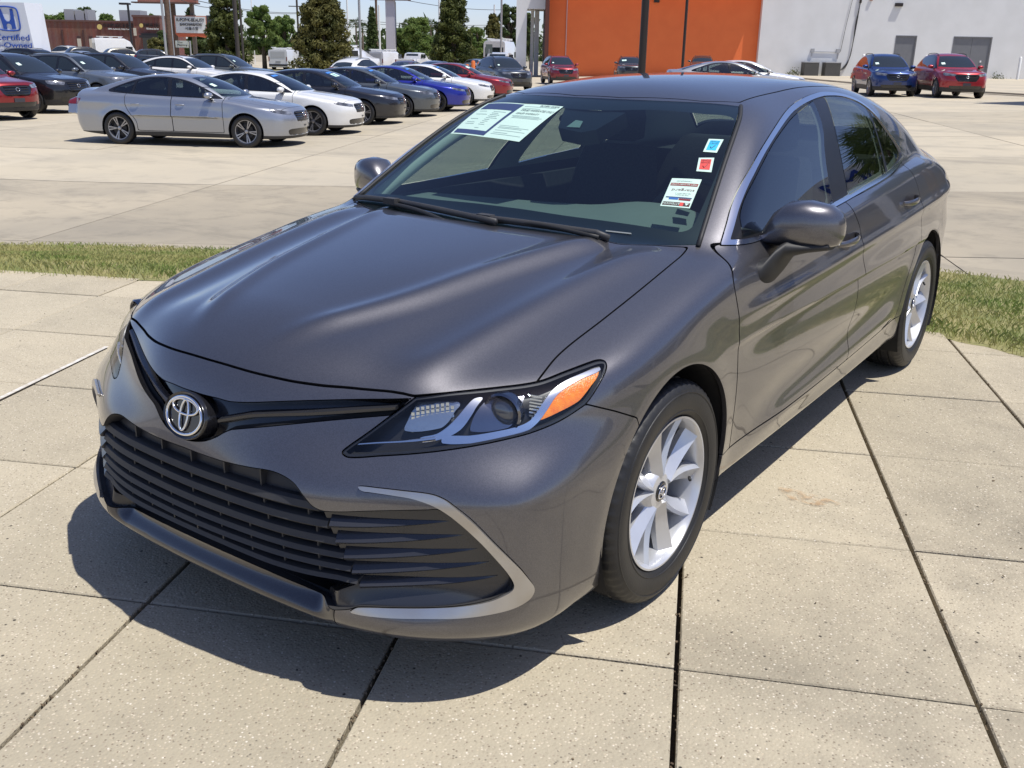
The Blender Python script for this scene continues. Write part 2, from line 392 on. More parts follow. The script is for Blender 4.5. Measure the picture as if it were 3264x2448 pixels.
LAMP_D = np.array([-.42, .88, -.20])/np.linalg.norm([-.42, .88, -.20])       # into the lamp
LAMP_IN = [
 ('chrome_strip', [(.600,-.751,.664),(.595,-.752,.673),(.624,-.728,.682),(.641,-.707,.698),(.653,-.683,.72),(.66,-.656,.742),(.666,-.638,.753),(.68,-.624,.754),(.678,-.644,.739),(.676,-.666,.718),(.668,-.687,.695),(.655,-.706,.681),(.635,-.727,.671),(.612,-.745,.665)], lambda: M_CHROME, .016, .010),
 ('chrome_swoosh', [(.641,-.727,.663),(.638,-.721,.677),(.663,-.702,.679),(.688,-.682,.679),(.732,-.636,.686),(.762,-.595,.693),(.777,-.567,.703),(.783,-.542,.723),(.785,-.517,.743),(.788,-.487,.76),(.796,-.446,.774),(.817,-.386,.786),(.83,-.347,.793),(.836,-.35,.785),(.818,-.41,.774),(.803,-.464,.759),(.799,-.493,.746),(.797,-.527,.720),(.791,-.554,.697),(.778,-.581,.681),(.746,-.627,.671),(.704,-.676,.664)], lambda: M_CHROME, .017, .010),
 ('amber_reflector', [(.835,-.357,.784),(.841,-.373,.772),(.84,-.4,.757),(.838,-.424,.742),(.834,-.447,.729),(.814,-.5,.713),(.789,-.551,.7),(.785,-.554,.705),(.794,-.526,.726),(.799,-.498,.745),(.804,-.466,.759),(.820,-.411,.774)], lambda: M_AMBER, .020, .006),
 ('signal_reflector', [(.562,-.722,.743),(.635,-.668,.747),(.643,-.667,.740),(.641,-.683,.729),(.637,-.703,.707),(.625,-.722,.692),(.556,-.768,.683),(.556,-.755,.706),(.559,-.734,.733)], lambda: mat('lamp_silver', (.52,.56,.60), .18, metal=.9, bump=.5, bscale=90), .030, .004),
 ('projector_shroud', [(.690,-.610,.752),(.742,-.552,.755),(.752,-.571,.735),(.753,-.604,.700),(.744,-.619,.689),(.686,-.682,.685),(.682,-.674,.706),(.684,-.650,.732)], lambda: mat('lamp_grey_chrome', (.30,.30,.33), .18, metal=1.), .034, .004),
]
PROJ_C = (.713, -.585, .716); SIG_C = (.593, -.690, .713); RIB_C = (.764, -.522, .725)

# ---------------------------------------------------------------- the grey sedan in front
M_PAINT = paint('grey_mica_paint', (.138, .135, .146), metal=.85, rough=.35, flake=.07)
M_BLK = mat('black_gloss_plastic', (.010, .010, .012), .16, coat=.6, coat_rough=.04)
M_VANE = mat('dark_vane_plastic', (.022, .023, .028), .28, coat=.5, coat_rough=.12, rvar=.06)
M_MATTE = mat('black_matte_plastic', (.030, .030, .033), .55, noise=((.05,.048,.045), .5), nscale=14, bump=.1)
M_SEAL = mat('black_rubber_seal', (.014, .014, .015), .6)
M_VOID = mat('black_cavity', (.006, .006, .007), .8)
M_CHROME = mat('chrome', (.86, .86, .88), .16, metal=1., rvar=.03, nscale=8)
M_SATIN = mat('satin_silver_trim', (.52, .51, .50), .30, metal=.85, noise=((.40,.36,.31), .5), nscale=9, rvar=.07)
M_TYRE = mat('tyre_rubber', (.011, .011, .012), .5, noise=((.024,.023,.022), .6), nscale=9, bump=.25, bscale=160)
M_ALLOY = mat('silver_alloy', (.62, .63, .65), .30, metal=.55, coat=.35, noise=((.52,.52,.53), .4), nscale=18)
M_DISC = mat('brake_metal', (.20, .19, .18), .45, metal=.9)
M_WS = glass('windshield_glass', (.62, .78, .74), ior=1.68)
M_SG = glass('tinted_side_glass', (.34, .39, .37), ior=1.95)
M_LENS = glass('clear_lamp_lens', (.93, .95, .96), ior=1.45)
M_AMBER = mat('amber_reflector', (.85, .17, .008), .22, coat=1, bump=.6, bscale=300, noise=((.95,.30,.02), .8), nscale=60)
M_INT = mat('dark_interior', (.045, .047, .052), .75, noise=((.07,.07,.075), .5), nscale=30)
M_LINER = mat('grey_headliner', (.42, .44, .40), .9)
M_SEATC = mat('charcoal_seat_cloth', (.035, .037, .042), .85, noise=((.06,.06,.065), .6), nscale=120)

def tub(P): return np.stack([1.1*np.arctan2(P[:, 0], .3-P[:, 1]), P[:, 2]], 1)
def c3(pts, n=6): return crv([tuple(p) for p in pts], n, closed=True)
class Shell:
    """half body skin that panels are cut out of one after another"""
    def __init__(s, F, h, lo, hi):
        P, Q, N = nets(F, lo, hi, h); s.V, s.T, s.N = clip(P, tris(Q), N, -P[:, 0]); s.F = F
    def refine(s, sel):
        """split the chosen triangles in four, new corners put back on the skin"""
        m = sel(s.V[s.T].mean(1)); ed = lambda T: np.sort(np.stack([T[:, [0, 1]], T[:, [1, 2]], T[:, [2, 0]]], 1), 2)
        A = s.T[m]; B = s.T[~m]; n = len(s.V); k = np.unique(ed(A).reshape(-1, 2), axis=0); key = k[:, 0]*n+k[:, 1]
        P = project(s.F, (s.V[k[:, 0]]+s.V[k[:, 1]])/2, 2)
        def look(T):
            q = ed(T); q = q[..., 0]*n+q[..., 1]; j = np.minimum(np.searchsorted(key, q), len(key)-1); return np.where(key[j] == q, n+j, -1)
        i = look(A); out = [np.stack([A[:, 0], i[:, 0], i[:, 2]], 1), np.stack([i[:, 0], A[:, 1], i[:, 1]], 1), np.stack([i[:, 2], i[:, 1], A[:, 2]], 1), i]
        j = look(B); c = (j >= 0).sum(1); out.append(B[c == 0])
        for cnt in (1, 2, 3):          # neighbours share the new corners, so no cracks open
            T = B[c == cnt]; J = j[c == cnt]
            if not len(T): continue
            r = (J >= 0).argmax(1) if cnt == 1 else ((J < 0).argmax(1)+1) % 3
            R_ = np.arange(len(T)); T = np.stack([T[R_, (r+q) % 3] for q in range(3)], 1); J = np.stack([J[R_, (r+q) % 3] for q in range(3)], 1)
            if cnt == 1: out += [np.stack([T[:, 0], J[:, 0], T[:, 2]], 1), np.stack([J[:, 0], T[:, 1], T[:, 2]], 1)]
            elif cnt == 2: out += [np.stack([J[:, 0], T[:, 1], J[:, 1]], 1), np.stack([T[:, 0], J[:, 0], J[:, 1]], 1), np.stack([T[:, 0], J[:, 1], T[:, 2]], 1)]
            else: out += [np.stack([T[:, 0], J[:, 0], J[:, 2]], 1), np.stack([J[:, 0], T[:, 1], J[:, 1]], 1), np.stack([J[:, 2], J[:, 1], T[:, 2]], 1), J]
        s.V = np.concatenate([s.V, P]); s.N = np.concatenate([s.N, normals(s.F, P)]); s.T = np.concatenate(out)
    def take(s, f, gap=.004):
        v = f(s.V)
        a = clip(s.V, s.T, s.N, v+gap/2); s.V, s.T, s.N = clip(s.V, s.T, s.N, v-gap/2, keep_neg=False)
        return a
def bedges(T):
    e = np.concatenate([T[:, [0, 1]], T[:, [1, 2]], T[:, [2, 0]]]); k = np.sort(e, 1)
    _, i, c = np.unique(k, axis=0, return_index=True, return_counts=True)
    return e[i[c == 1]]
def flange(part, depth, skip_mid=True):
    """fold the open edge of a panel inwards, so that it has thickness"""
    V, T, N = part; E = bedges(T)
    if skip_mid: E = E[~((np.abs(V[E[:, 0], 0]) < 1e-4) & (np.abs(V[E[:, 1], 0]) < 1e-4))]
    if not len(E): return part
    ids, inv = np.unique(E, return_inverse=True); inv = inv.reshape(E.shape); n = len(V); m = len(ids)
    d = np.zeros((m, 3)); t = V[E[:, 1]]-V[E[:, 0]]; t /= np.linalg.norm(t, axis=1, keepdims=True)+1e-12
    o = np.cross(t, N[E[:, 0]])
    for k in (0, 1): np.add.at(d, inv[:, k], o)
    d /= np.linalg.norm(d, axis=1, keepdims=True)+1e-9
    A = V[ids]; B = A-N[ids]*depth
    i0, i1 = inv[:, 0], inv[:, 1]
    T2 = np.concatenate([np.stack([n+i0, n+m+i0, n+m+i1], 1), np.stack([n+i0, n+m+i1, n+i1], 1)])
    return np.concatenate([V, A, B]), np.concatenate([T, T2]), np.concatenate([N, d, d])
MIR = np.array([-1, 1, 1.])
def both(part):
    """mirror a half panel that reaches the middle line and join the halves"""
    V, T, N = part; n = len(V)
    return np.concatenate([V, V*MIR]), np.concatenate([T, T[:, ::-1]+n]), np.concatenate([N, N*MIR])
def weldmid(part):
    V, T, N = part; k = np.round(V/1e-5).astype(np.int64); sel = np.abs(V[:, 0]) < 1e-5
    mp = np.arange(len(V)); idx = np.where(sel)[0]
    _, f, inv = np.unique(k[idx], axis=0, return_index=True, return_inverse=True); mp[idx] = idx[f][inv.ravel()]
    return V, mp[T], N
def mid(name, part, m, parent, depth=.012, off=0):
    V, T, N = part
    if off: V = V+N*off
    p = both(flange((V, T, N), depth)) if depth else both((V, T, N))
    N2 = p[2].copy(); s = np.abs(p[0][:, 0]) < 1e-4; N2[s, 0] = 0
    N2 /= np.linalg.norm(N2, axis=1, keepdims=True)+1e-9
    return obj(name, p[0], p[1], m, parent, N2)
def sides(name, part, m, parents, depth=.012, off=0):
    V, T, N = part
    if off: V = V+N*off
    if depth: V, T, N = flange((V, T, N), depth, False)
    out = []
    for k, pa in zip((1, -1), parents):
        M = np.array([k, 1, 1.]); out.append(obj(name, V*M, T if k > 0 else T[:, ::-1], m, pa, N*M))
    return out
def mb_sides(mb, name, m, parents, smooth=True, auto=35):
    out = []
    for k, pa in zip((1, -1), parents):
        V = np.array([tuple(v) for v in mb.V])*np.array([k, 1, 1.])
        F = mb.F if k > 0 else [f[::-1] for f in mb.F]
        out.append(obj(name, V, F, m, pa, None, smooth, auto=auto))
    return out
def snap(P, F, off=0):
    """put points on the body skin (off metres outside it)"""
    P = np.array(P, float); G = lambda q: F(q)-off
    return project(G, P, 5)

# outlines of the panels, as points on the skin (left half)
TR = dict(
lamp=[(.445,-.848,.631),(.444,-.838,.639),(.482,-.799,.677),(.520,-.764,.716),(.556,-.714,.757),(.556,-.714,.757),(.615,-.660,.766),(.680,-.588,.771),(.750,-.497,.777),(.781,-.420,.790),(.812,-.343,.802),(.822,-.322,.803),(.834,-.318,.799),(.844,-.329,.789),(.850,-.360,.769),(.847,-.423,.724),(.840,-.446,.714),(.819,-.503,.694),(.786,-.568,.679),(.747,-.623,.670),(.682,-.694,.657),(.610,-.754,.645),(.531,-.807,.634),(.465,-.847,.625)],
slot=[(-.06,-.919,.707),(-.06,-.919,.707),(.035,-.919,.706),(.083,-.916,.707),(.139,-.909,.707),(.271,-.863,.725),(.385,-.806,.738),(.548,-.720,.754),(.548,-.720,.754),(.520,-.763,.718),(.520,-.763,.718),(.438,-.805,.703),(.286,-.881,.674),(.158,-.930,.646),(.135,-.938,.635),(.111,-.946,.619),(.068,-.955,.600),(.0,-.959,.590),(-.06,-.959,.600),(-.06,-.959,.600)],
opening=[(-.09,-.961,.572),(-.09,-.961,.572),(.021,-.964,.570),(.138,-.960,.569),(.228,-.953,.573),(.298,-.945,.577),(.340,-.938,.571),(.370,-.934,.559),(.399,-.929,.533),(.418,-.924,.515),(.446,-.913,.507),(.543,-.863,.517),(.657,-.796,.528),(.679,-.782,.530),(.714,-.763,.508),(.757,-.734,.458),(.787,-.708,.409),(.806,-.689,.371),(.816,-.677,.339),(.814,-.679,.324),(.803,-.692,.313),(.780,-.719,.300),(.731,-.764,.289),(.666,-.811,.282),(.597,-.853,.277),(.523,-.892,.271),(.502,-.905,.262),(.468,-.915,.254),(.468,-.915,.254),(.440,-.917,.250),(.400,-.900,.253),(.292,-.905,.260),(.108,-.912,.266),(-.09,-.912,.268),(-.09,-.912,.268)],
trim=[(.513,-.872,.567),(.515,-.870,.572),(.553,-.849,.571),(.608,-.818,.568),(.654,-.792,.565),(.677,-.780,.560),(.701,-.768,.548),(.746,-.742,.507),(.787,-.709,.448),(.824,-.668,.383),(.837,-.643,.343),(.842,-.631,.321),(.842,-.630,.305),(.837,-.641,.289),(.825,-.665,.278),(.809,-.691,.272),(.775,-.734,.266),(.736,-.771,.262),(.672,-.818,.259),(.602,-.860,.255),(.539,-.890,.254),(.502,-.905,.257),(.502,-.905,.257),(.523,-.892,.271),(.597,-.853,.277),(.666,-.811,.282),(.731,-.764,.289),(.780,-.719,.300),(.803,-.692,.313),(.814,-.679,.324),(.816,-.677,.339),(.806,-.689,.371),(.787,-.708,.409),(.757,-.734,.458),(.714,-.763,.508),(.679,-.782,.534),(.633,-.807,.550),(.587,-.833,.556),(.541,-.859,.560),(.525,-.867,.561)],
hood=[(-.1,-.864,.776),(-.1,-.864,.776),(.028,-.865,.776),(.148,-.858,.772),(.246,-.838,.768),(.331,-.808,.765),(.409,-.773,.764),(.487,-.740,.763),(.526,-.725,.761),(.556,-.712,.757),(.615,-.660,.766),(.680,-.588,.771),(.750,-.502,.777),(.750,-.502,.777),(.745,-.460,.790),(.737,-.400,.811),(.735,-.338,.827),(.738,-.176,.862),(.731,.087,.913),(.718,.284,.947),(.704,.385,.966),(.704,.385,.966),(.578,.312,.967),(.500,.283,.970),(.317,.232,.974),(.166,.216,.976),(-.1,.214,.979),(-.1,.214,.979)],
ws=[(-.1,.980,1.363),(-.1,.980,1.363),(.10,.984,1.363),(.296,1.023,1.362),(.524,1.118,1.352),(.524,1.118,1.352),(.566,1.001,1.310),(.640,.729,1.172),(.722,.410,.969),(.722,.410,.969),(.575,.318,.968),(.32,.240,.972),(.15,.222,.975),(-.1,.220,.975),(-.1,.220,.975)],
frit=[(-.1,.890,1.328),(-.1,.890,1.328),(.10,.900,1.330),(.259,.942,1.337),(.44,.985,1.334),(.520,1.018,1.326),(.550,1.012,1.318),(.567,.983,1.304),(.624,.775,1.200),(.672,.510,1.040),(.672,.455,1.013),(.635,.425,1.007),(.309,.372,1.025),(.056,.362,1.029),(-.1,.362,1.029),(-.1,.362,1.029)],
chrome=[(.453,.971),(.453,.971),(.523,1.017),(.632,1.087),(.759,1.153),(.956,1.232),(1.224,1.305),(1.508,1.356),(1.823,1.385),(2.049,1.381),(2.239,1.356),(2.36,1.310),(2.45,1.234),(2.535,1.156),(2.565,1.105),(2.54,1.080),(2.22,1.040),(1.75,1.010),(1.3,.985),(.627,.962)],
gf=[(.565,.985),(.565,.985),(.608,1.046),(.735,1.117),(1.007,1.223),(1.278,1.292),(1.548,1.338),(1.69,1.358),(1.69,1.358),(1.60,1.255),(1.504,1.177),(1.43,1.09),(1.388,1.004),(1.388,1.004),(1.0,.990)],
gr=[(1.86,1.371),(1.86,1.371),(2.06,1.366),(2.215,1.345),(2.30,1.314),(2.30,1.314),(2.235,1.175),(2.16,1.052),(2.16,1.052),(1.90,1.036),(1.584,1.012),(1.584,1.012),(1.63,1.10),(1.70,1.205),(1.78,1.30)],
gq=[(2.335,1.300),(2.335,1.300),(2.40,1.235),(2.47,1.165),(2.50,1.118),(2.47,1.092),(2.205,1.054),(2.205,1.054),(2.26,1.181)])

def in_uz(key, ylim=.3):
    Q = tub(c3([p if len(p) == 3 else p for p in TR[key]]))
    def f(P):
        v = np.full(len(P), 1.); s = P[:, 1] < ylim; v[s] = sdf_poly(Q, tub(P[s])); return v
    return f
def in_xy(key, zmin, y0=-2, y1=9):
    Q = c3(TR[key])[:, :2]
    def f(P):
        v = np.full(len(P), 1.); s = (P[:, 2] > zmin) & (P[:, 1] > y0) & (P[:, 1] < y1); v[s] = sdf_poly(Q, P[s][:, :2]); return v
    return f
def in_yz(Q, xmin=.3):
    Q = c3(Q) if not isinstance(Q, np.ndarray) else Q
    def f(P):
        v = np.full(len(P), 1.); s = P[:, 0] > xmin; v[s] = sdf_poly(Q, P[s][:, 1:]); return v
    return f
def arch(P, yw, zc=.352, R=.368):
    d = np.hypot(P[:, 1]-yw, P[:, 2]-zc)-R
    return np.where(P[:, 0] > .45, d, np.maximum(d, .3))
DOORF = crv([(.447,.975),(.40,.93),(.355,.88),(.368,.80),(.389,.661),(.407,.521),(.415,.421),(.424,.345),(.424,.335),(.424,.335),(1.0,.338),(1.59,.345),(1.59,.345),(1.600,.50),(1.605,.673),(1.575,.811),(1.573,.887),(1.544,.938),(1.506,.998),(1.506,.998)], 6, True)
DOORR = crv([(1.506,.998),(1.506,.998),(1.544,.938),(1.573,.887),(1.575,.811),(1.605,.673),(1.600,.50),(1.59,.345),(1.59,.345),(2.0,.352),(2.36,.36),(2.36,.36),(2.395,.46),(2.45,.58),(2.525,.68),(2.575,.76),(2.575,.80),(2.57,.87),(2.545,.967),(2.51,1.033),(2.48,1.07),(2.48,1.07),(2.2,1.036)], 6, True)
def in_door(Q):
    # the door is bounded above by the chrome line
    def f(P):
        v = np.full(len(P), 1.); s = (P[:, 0] > .5) & (P[:, 2] < 1.2); v[s] = sdf_poly(Q, P[s][:, 1:]); return v
    return f

def make_rim(parent, R=.2255):
    """five pairs of broad blades: each pair opens towards the lip, one blade twisted to each side; outer face looks along +x"""
    ex = Vector((1, 0, 0))
    for k in range(5):
        a0 = 2*math.pi*k/5
        for side in (-1, 1):
            mb = MB(); rings = []
            for t in np.linspace(0, 1, 9):
                r = .050+t*(R-.058); ac = a0+side*(.20+.155*t); w = .017+.0255*t
                w = .0150+.0125*t
                er = Vector((0, math.cos(ac), math.sin(ac))); et = Vector((0, -math.sin(ac), math.cos(ac)))*side
                rx = -.016-.008*math.sin(math.pi*t)+.018*t
                c = er*r+ex*rx; top = .010*(1-.55*t)+.002
                # et points away from the partner blade; the ridge sits near the partner, the broad face falls away outwards
                rings.append([c-et*w-ex*.034, c-et*w*.96-ex*.004, c-et*w*.55+ex*top, c+et*w*.98-ex*(.010+.010*t), c+et*w-ex*.034])
                if side < 0: rings[-1] = rings[-1][::-1]
            mb.loft([[tuple(p) for p in r] for r in rings]); mb.build('spoke', M_ALLOY, parent, True, auto=22)
def make_wheel(loc, right, parent, steer=0):
    w = bpy.data.objects.new('wheel', None); COL.objects.link(w); w.parent = parent; w.location = loc; w.rotation_euler = (random.uniform(0, 6.28), 0, (math.pi if right else 0)+steer)
    return w
def tyre_mesh(parent):
    n = 180; R = .334; V = []; F = []
    prof = [(.2285,-.088),(.232,-.096),(.250,-.106),(.285,-.109),(.308,-.104),(.322,-.094),(.3285,-.083)]
    prof = prof+[(.331,-.073),(.331,-.052),(.324,-.050),(.324,-.044),(.3335,-.042),(.334,-.014),(.326,-.012),(.326,-.006),(.334,-.004)]
    prof = prof+[(r, -h) for r, h in prof[::-1]]
    m = len(prof)
    for k in range(n):
        q = 2*math.pi*k/n
        for i, (r, h) in enumerate(prof):
            sh = abs(h) > .06 and r > .315
            if sh and k % 3 == 0: r -= .0045
            if abs(h) < .045 and abs(h) > .013 and r > .33 and k % 4 == 0: r -= .004
            V.append((h, r*math.cos(q), r*math.sin(q)))
    F = [[k*m+i, ((k+1) % n)*m+i, ((k+1) % n)*m+i+1, k*m+i+1] for k in range(n) for i in range(m-1)]
    t = obj('tyre', V, F, M_TYRE, parent, None, True, auto=38)
    # thin raised rings on the side wall
    mb = MB()
    for r, h in ((.2465, .1055), (.300, .1070)):
        mb.lathe([(r-.0025, h-.002), (r-.001, h+.0012), (r+.001, h+.0012), (r+.0025, h-.002)], 96, 'x')
    mb.build('sidewall_ring', M_TYRE, parent, True)
    return t
def ellipse_ring(mb, M, rx, ry, r, n=36, rz=None, c=(0,0)):
    pts = [M @ Vector((c[0]+rx*math.cos(2*math.pi*i/n), c[1]+ry*math.sin(2*math.pi*i/n), 0)) for i in range(n)]
    V = []; F = []; nn = 6
    for i in range(n):
        t = (pts[(i+1) % n]-pts[i-1]).normalized(); z = (M.to_3x3() @ Vector((0, 0, 1))).normalized(); b = z.cross(t).normalized()
        for k in range(nn):
            q = 2*math.pi*k/nn; V.append(pts[i]+b*math.cos(q)*r+z*math.sin(q)*(rz or r))
    F = [[i*nn+k, ((i+1) % n)*nn+k, ((i+1) % n)*nn+(k+1) % nn, i*nn+(k+1) % nn] for i in range(n) for k in range(nn)]
    mb.add(V, F)
def oval_emblem(mb, M, a, b, r):
    """three interlocked ovals"""
    ellipse_ring(mb, M, a, b, r, rz=r*.7); ellipse_ring(mb, M, a*.72, b*.40, r*.8, c=(0, b*.47), rz=r*.6); ellipse_ring(mb, M, a*.23, b*.82, r*.8, c=(0, b*.02), rz=r*.6)
def make_wheel_parts(w):
    tyre_mesh(w)
    rim = bpy.data.objects.new('rim', None); COL.objects.link(rim); rim.parent = w; rim.location = (.082, 0, 0)
    mb = MB(); mb.lathe([(.2275,.010),(.2275,.016),(.222,.016),(.214,.004),(.212,-.010),(.203,-.06),(.200,-.15)], 96, 'x')
    mb.build('rim_lip', M_ALLOY, rim, True, auto=30)
    mb = MB(); mb.lathe([(.0,-.010),(.036,-.010),(.052,-.013),(.066,-.026),(.074,-.045),(.076,-.07)], 40, 'x'); mb.build('hub_face', M_ALLOY, rim, True, auto=30)
    make_rim(rim)
    mb = MB()
    for k in range(5):
        a = 2*math.pi*(k+.48)/5; c = (-.030, .0535*math.cos(a), .0535*math.sin(a))
        mb.lathe([(.0, .008), (.008, .008), (.010, .0), (.010, -.03)], 6, 'x', c)
    mb.build('wheel_nut', M_CHROME, rim)
    mb = MB(); mb.lathe([(.0,-.006),(.026,-.006),(.031,-.009),(.033,-.03)], 40, 'x'); cc = mb.build('centre_cap', M_BLK, rim, True, auto=30)
    mb = MB(); oval_emblem(mb, frame((-.004, 0, 0), (0, 1, 0), (0, 0, 1)), .023, .0165, .0026); mb.build('cap_emblem', M_CHROME, rim, True)
    mb = MB(); mb.tube([(-.006,.165,-.07),(.004,.150,-.066)], .005); mb.build('valve_stem', M_SEAL, rim, True)
    mb = MB(); mb.lathe([(.09,-.075),(.155,-.075),(.155,-.095)], 48, 'x'); mb.build('brake_disc', M_DISC, rim, True, auto=30)
    mb = MB(); mb.lathe([(.0,-.10),(.21,-.10)], 48, 'x'); mb.build('wheel_back', M_VOID, rim)

def build_hero():
    root = thing('sedan_car', 'large grey-brown metallic sedan parked on the slab pavement in the foreground', 'car')
    F = hero_F
    S = Shell(F, .010, (-.012, -1.02, .10), (.96, 4.0, 1.49))
    S.refine(lambda c: (c[:, 1] < -.28) & (c[:, 2] > .22) & (c[:, 2] < .83) & (c[:, 0] > .36)); S.refine(lambda c: (c[:, 0] > .5) & (c[:, 2] > .93) & (c[:, 2] < 1.42) & (c[:, 1] > .40) & (c[:, 1] < 2.65))
    # ---- glass
    ws = S.take(in_xy('ws', .93, .1, 1.3), .003)
    rw = S.take(lambda P: np.where((P[:, 1] > 2.3) & (P[:, 1] < 3.6) & (P[:, 2] > 1.06), sdf_poly(crv([(-.1,2.60),(-.1,2.60),(.3,2.61),(.50,2.66),(.50,2.66),(.555,2.95),(.62,3.22),(.62,3.22),(.3,3.34),(-.1,3.37),(-.1,3.37)], 6, True), P[:, :2]), 1.), .003)
    gf = S.take(in_yz(TR['gf']), .002); gr = S.take(in_yz(TR['gr']), .002); gq = S.take(in_yz(TR['gq']), .002)
    band = S.take(in_yz(TR['chrome']), .002)
    CH = c3(TR['chrome'])
    fb = sdf_poly(CH, band[0][:, 1:])+.015
    chrome = clip(*band, -fb); pil = clip(*band, fb+.001)
    # ---- front
    lamp = S.take(in_uz('lamp'), .003)
    slot = S.take(in_uz('slot'), .002)
    opening = S.take(in_uz('opening'), .002)
    trim = S.take(in_uz('trim'), .002)
    for yw in (-.01, 2.81): S.take(lambda P: arch(P, yw), 0)
    hood = S.take(in_xy('hood', .70, -.95, .6), .005)
    lipQ = np.array([(-.2, .0), (.447, .0), (.452, .16), (.466, .256), (.440, .251), (.400, .254), (.292, .261), (.108, .267), (-.2, .269)])
    lip = S.take(lambda P: np.where(P[:, 1] < -.6, sdf_poly(lipQ, P[:, [0, 2]]), 1.), .003)
    # bumper: everything ahead of the lamp / fender gap
    gapQ = np.array([(-2, -1), (-.25, -1), (-.25, .62), (-.264, .651), (-.342, .687), (-.422, .720), (-.60, .74), (-.69, .785), (-.9, .80), (-2, .80)])
    bump = S.take(lambda P: sdf_poly(gapQ, P[:, 1:]), .004)
    # ---- sides
    df = S.take(in_door(DOORF), .006); dr = S.take(in_door(DOORR), .006)
    sill = S.take(lambda P: np.maximum(np.maximum(P[:, 2]-(.337+.012*(P[:, 1]-.6)), .2-P[:, 1]), P[:, 1]-2.6), .004)
    rbump = S.take(lambda P: np.maximum(3.16+.25*(P[:, 2]-.7)-P[:, 1], P[:, 2]-.86), .004)
    tl = S.take(lambda P: np.maximum(np.maximum(3.52-P[:, 1], P[:, 2]-.99+.10*(3.9-P[:, 1])), np.maximum(.86-P[:, 2], .42-P[:, 0])), .004)
    trunk = S.take(lambda P: np.maximum(np.maximum(3.36-P[:, 1], P[:, 0]-.60), .87-P[:, 2]), .005)
    rfQ = np.array([(-.1, 1.0), (.1, 1.0), (.40, 1.08), (.505, 1.16), (.515, 1.5), (.515, 2.3), (.49, 2.62), (.3, 2.585), (-.1, 2.575)])
    roof = S.take(lambda P: np.where(P[:, 2] > 1.2, sdf_poly(rfQ, P[:, :2]), 1.), .006)
    mid('windshield', ws, M_WS, root, .004); mid('rear_window', rw, M_SG, root, .004)
    # black band round the windshield, just under the glass
    fr = in_xy('frit', .9); v = fr(ws[0]); band_f = clip(*ws, -v)
    wsx = mid('windshield_border', band_f, mat('black_enamel', (.008,.009,.012), .35), root, 0, -.004)
    mid('hood', hood, M_PAINT, root, .014); mid('front_lip', lip, paint('shaded_lip_paint', (.045,.044,.052), .6, .3), root, .02)  # lip: body colour darkened, its shade is put into the paint
    mid('front_bumper', bump, M_PAINT, root, .018); mid('rear_bumper', rbump, M_PAINT, root, .012); mid('trunk_lid', trunk, M_PAINT, root, .012)
    mid('roof', roof, M_PAINT, root, .010)
    mid('body_sides', (S.V, S.T, S.N), M_PAINT, root, .014)
    doors = sides('front_door', df, M_PAINT, (root, root), .016); rdoors = sides('rear_door', dr, M_PAINT, (root, root), .016)
    sides('sill_panel', sill, M_PAINT, (root, root), .01)
    sides('window_glass', gf, M_SG, doors, 0); sides('window_glass', gr, M_SG, rdoors, 0); sides('quarter_glass', gq, M_SG, (root, root), 0)
    sides('window_chrome', chrome, M_CHROME, (root, root), .006, .003); sides('window_pillar_cover', pil, mat('black_pillar_film', (.012,.012,.014), .3, spec=.25), (root, root), .004, -.001)
    sides('tail_light', tl, mat('red_lamp_lens', (.30, .008, .008), .12, coat=1), (root, root), .01)
    sides('bumper_trim', trim, M_SATIN, (root, root), .016, .009)
    # ---- dark shell behind the panel gaps, light lining in the cabin
    G = lambda P: F(P)+.020
    P, Q, N = nets(G, (-.03, -1.02, .10), (.96, 4.0, 1.49), .024, 3); Tt = tris(Q); sh = clip(P, Tt, N, -P[:, 0])
    for f in (in_xy('ws', .93, .1, 1.3), in_yz(TR['gf']), in_yz(TR['gr']), in_yz(TR['gq']), in_uz('lamp'), in_uz('slot'), in_uz('opening'), lambda P: arch(P, -.01, R=.372), lambda P: arch(P, 2.81, R=.372)):
        sh = clip(*sh, f(sh[0])+.003, keep_neg=False)
    rwf = lambda P: np.where((P[:, 1] > 2.3) & (P[:, 1] < 3.6) & (P[:, 2] > 1.06), sdf_poly(np.array([(-.1,2.60),(.50,2.66),(.62,3.22),(-.1,3.37)]), P[:, :2]), 1.)
    sh = clip(*sh, rwf(sh[0]), keep_neg=False)
    up = clip(*sh, 1.0-sh[0][:, 2]); lo = clip(*sh, sh[0][:, 2]-1.0)
    mid('body_inner', lo, M_VOID, root, 0); mid('cabin_lining', up, M_LINER, root, 0)
    # ---- wheel housings
    for yw in (-.01, 2.81):
        mb = MB(); rings = []
        for x in (.885, .55):
            rings.append([(x, yw+.374*math.cos(a), max(.16, .352+.374*math.sin(a))) for a in np.linspace(-.55, math.pi+.55, 30)])
        mb.loft(rings, closed=False, caps=False)
        mb.add([(.55, yw-.40, .15), (.55, yw+.40, .15), (.55, yw+.40, .75), (.55, yw-.40, .75)], [[0,1,2,3]])
        mb_sides(mb, 'wheel_housing', M_VOID, (root, root), False)
    # ---- wheels
    w0 = make_wheel((.785, -.0, .334), False, root, -.009); make_wheel_parts(w0); w0.rotation_euler.x = .30
    for loc, right in (((.775, 2.825, .334), False), ((-.785, 0, .334), True), ((-.775, 2.825, .334), True)):
        c = copyobj(w0, root, location=Vector(loc)); c.rotation_euler = (.9 if loc[1] > 1 else 2.0, 0, math.pi if right else 0)
        for ch in w0.children:
            d = copyobj(ch, c)
            for g in ch.children: copyobj(g, d)
    # ---- upper slot behind the badge
    g = mid('upper_grille', slot, M_BLK, root, .03, -.028)
    fl = flange((slot[0], slot[1], slot[2]), .045)
    n0 = len(slot[0]); mid('upper_grille_frame', (fl[0], fl[1][len(slot[1]):], fl[2]), M_BLK, root, 0)
    mb = MB()
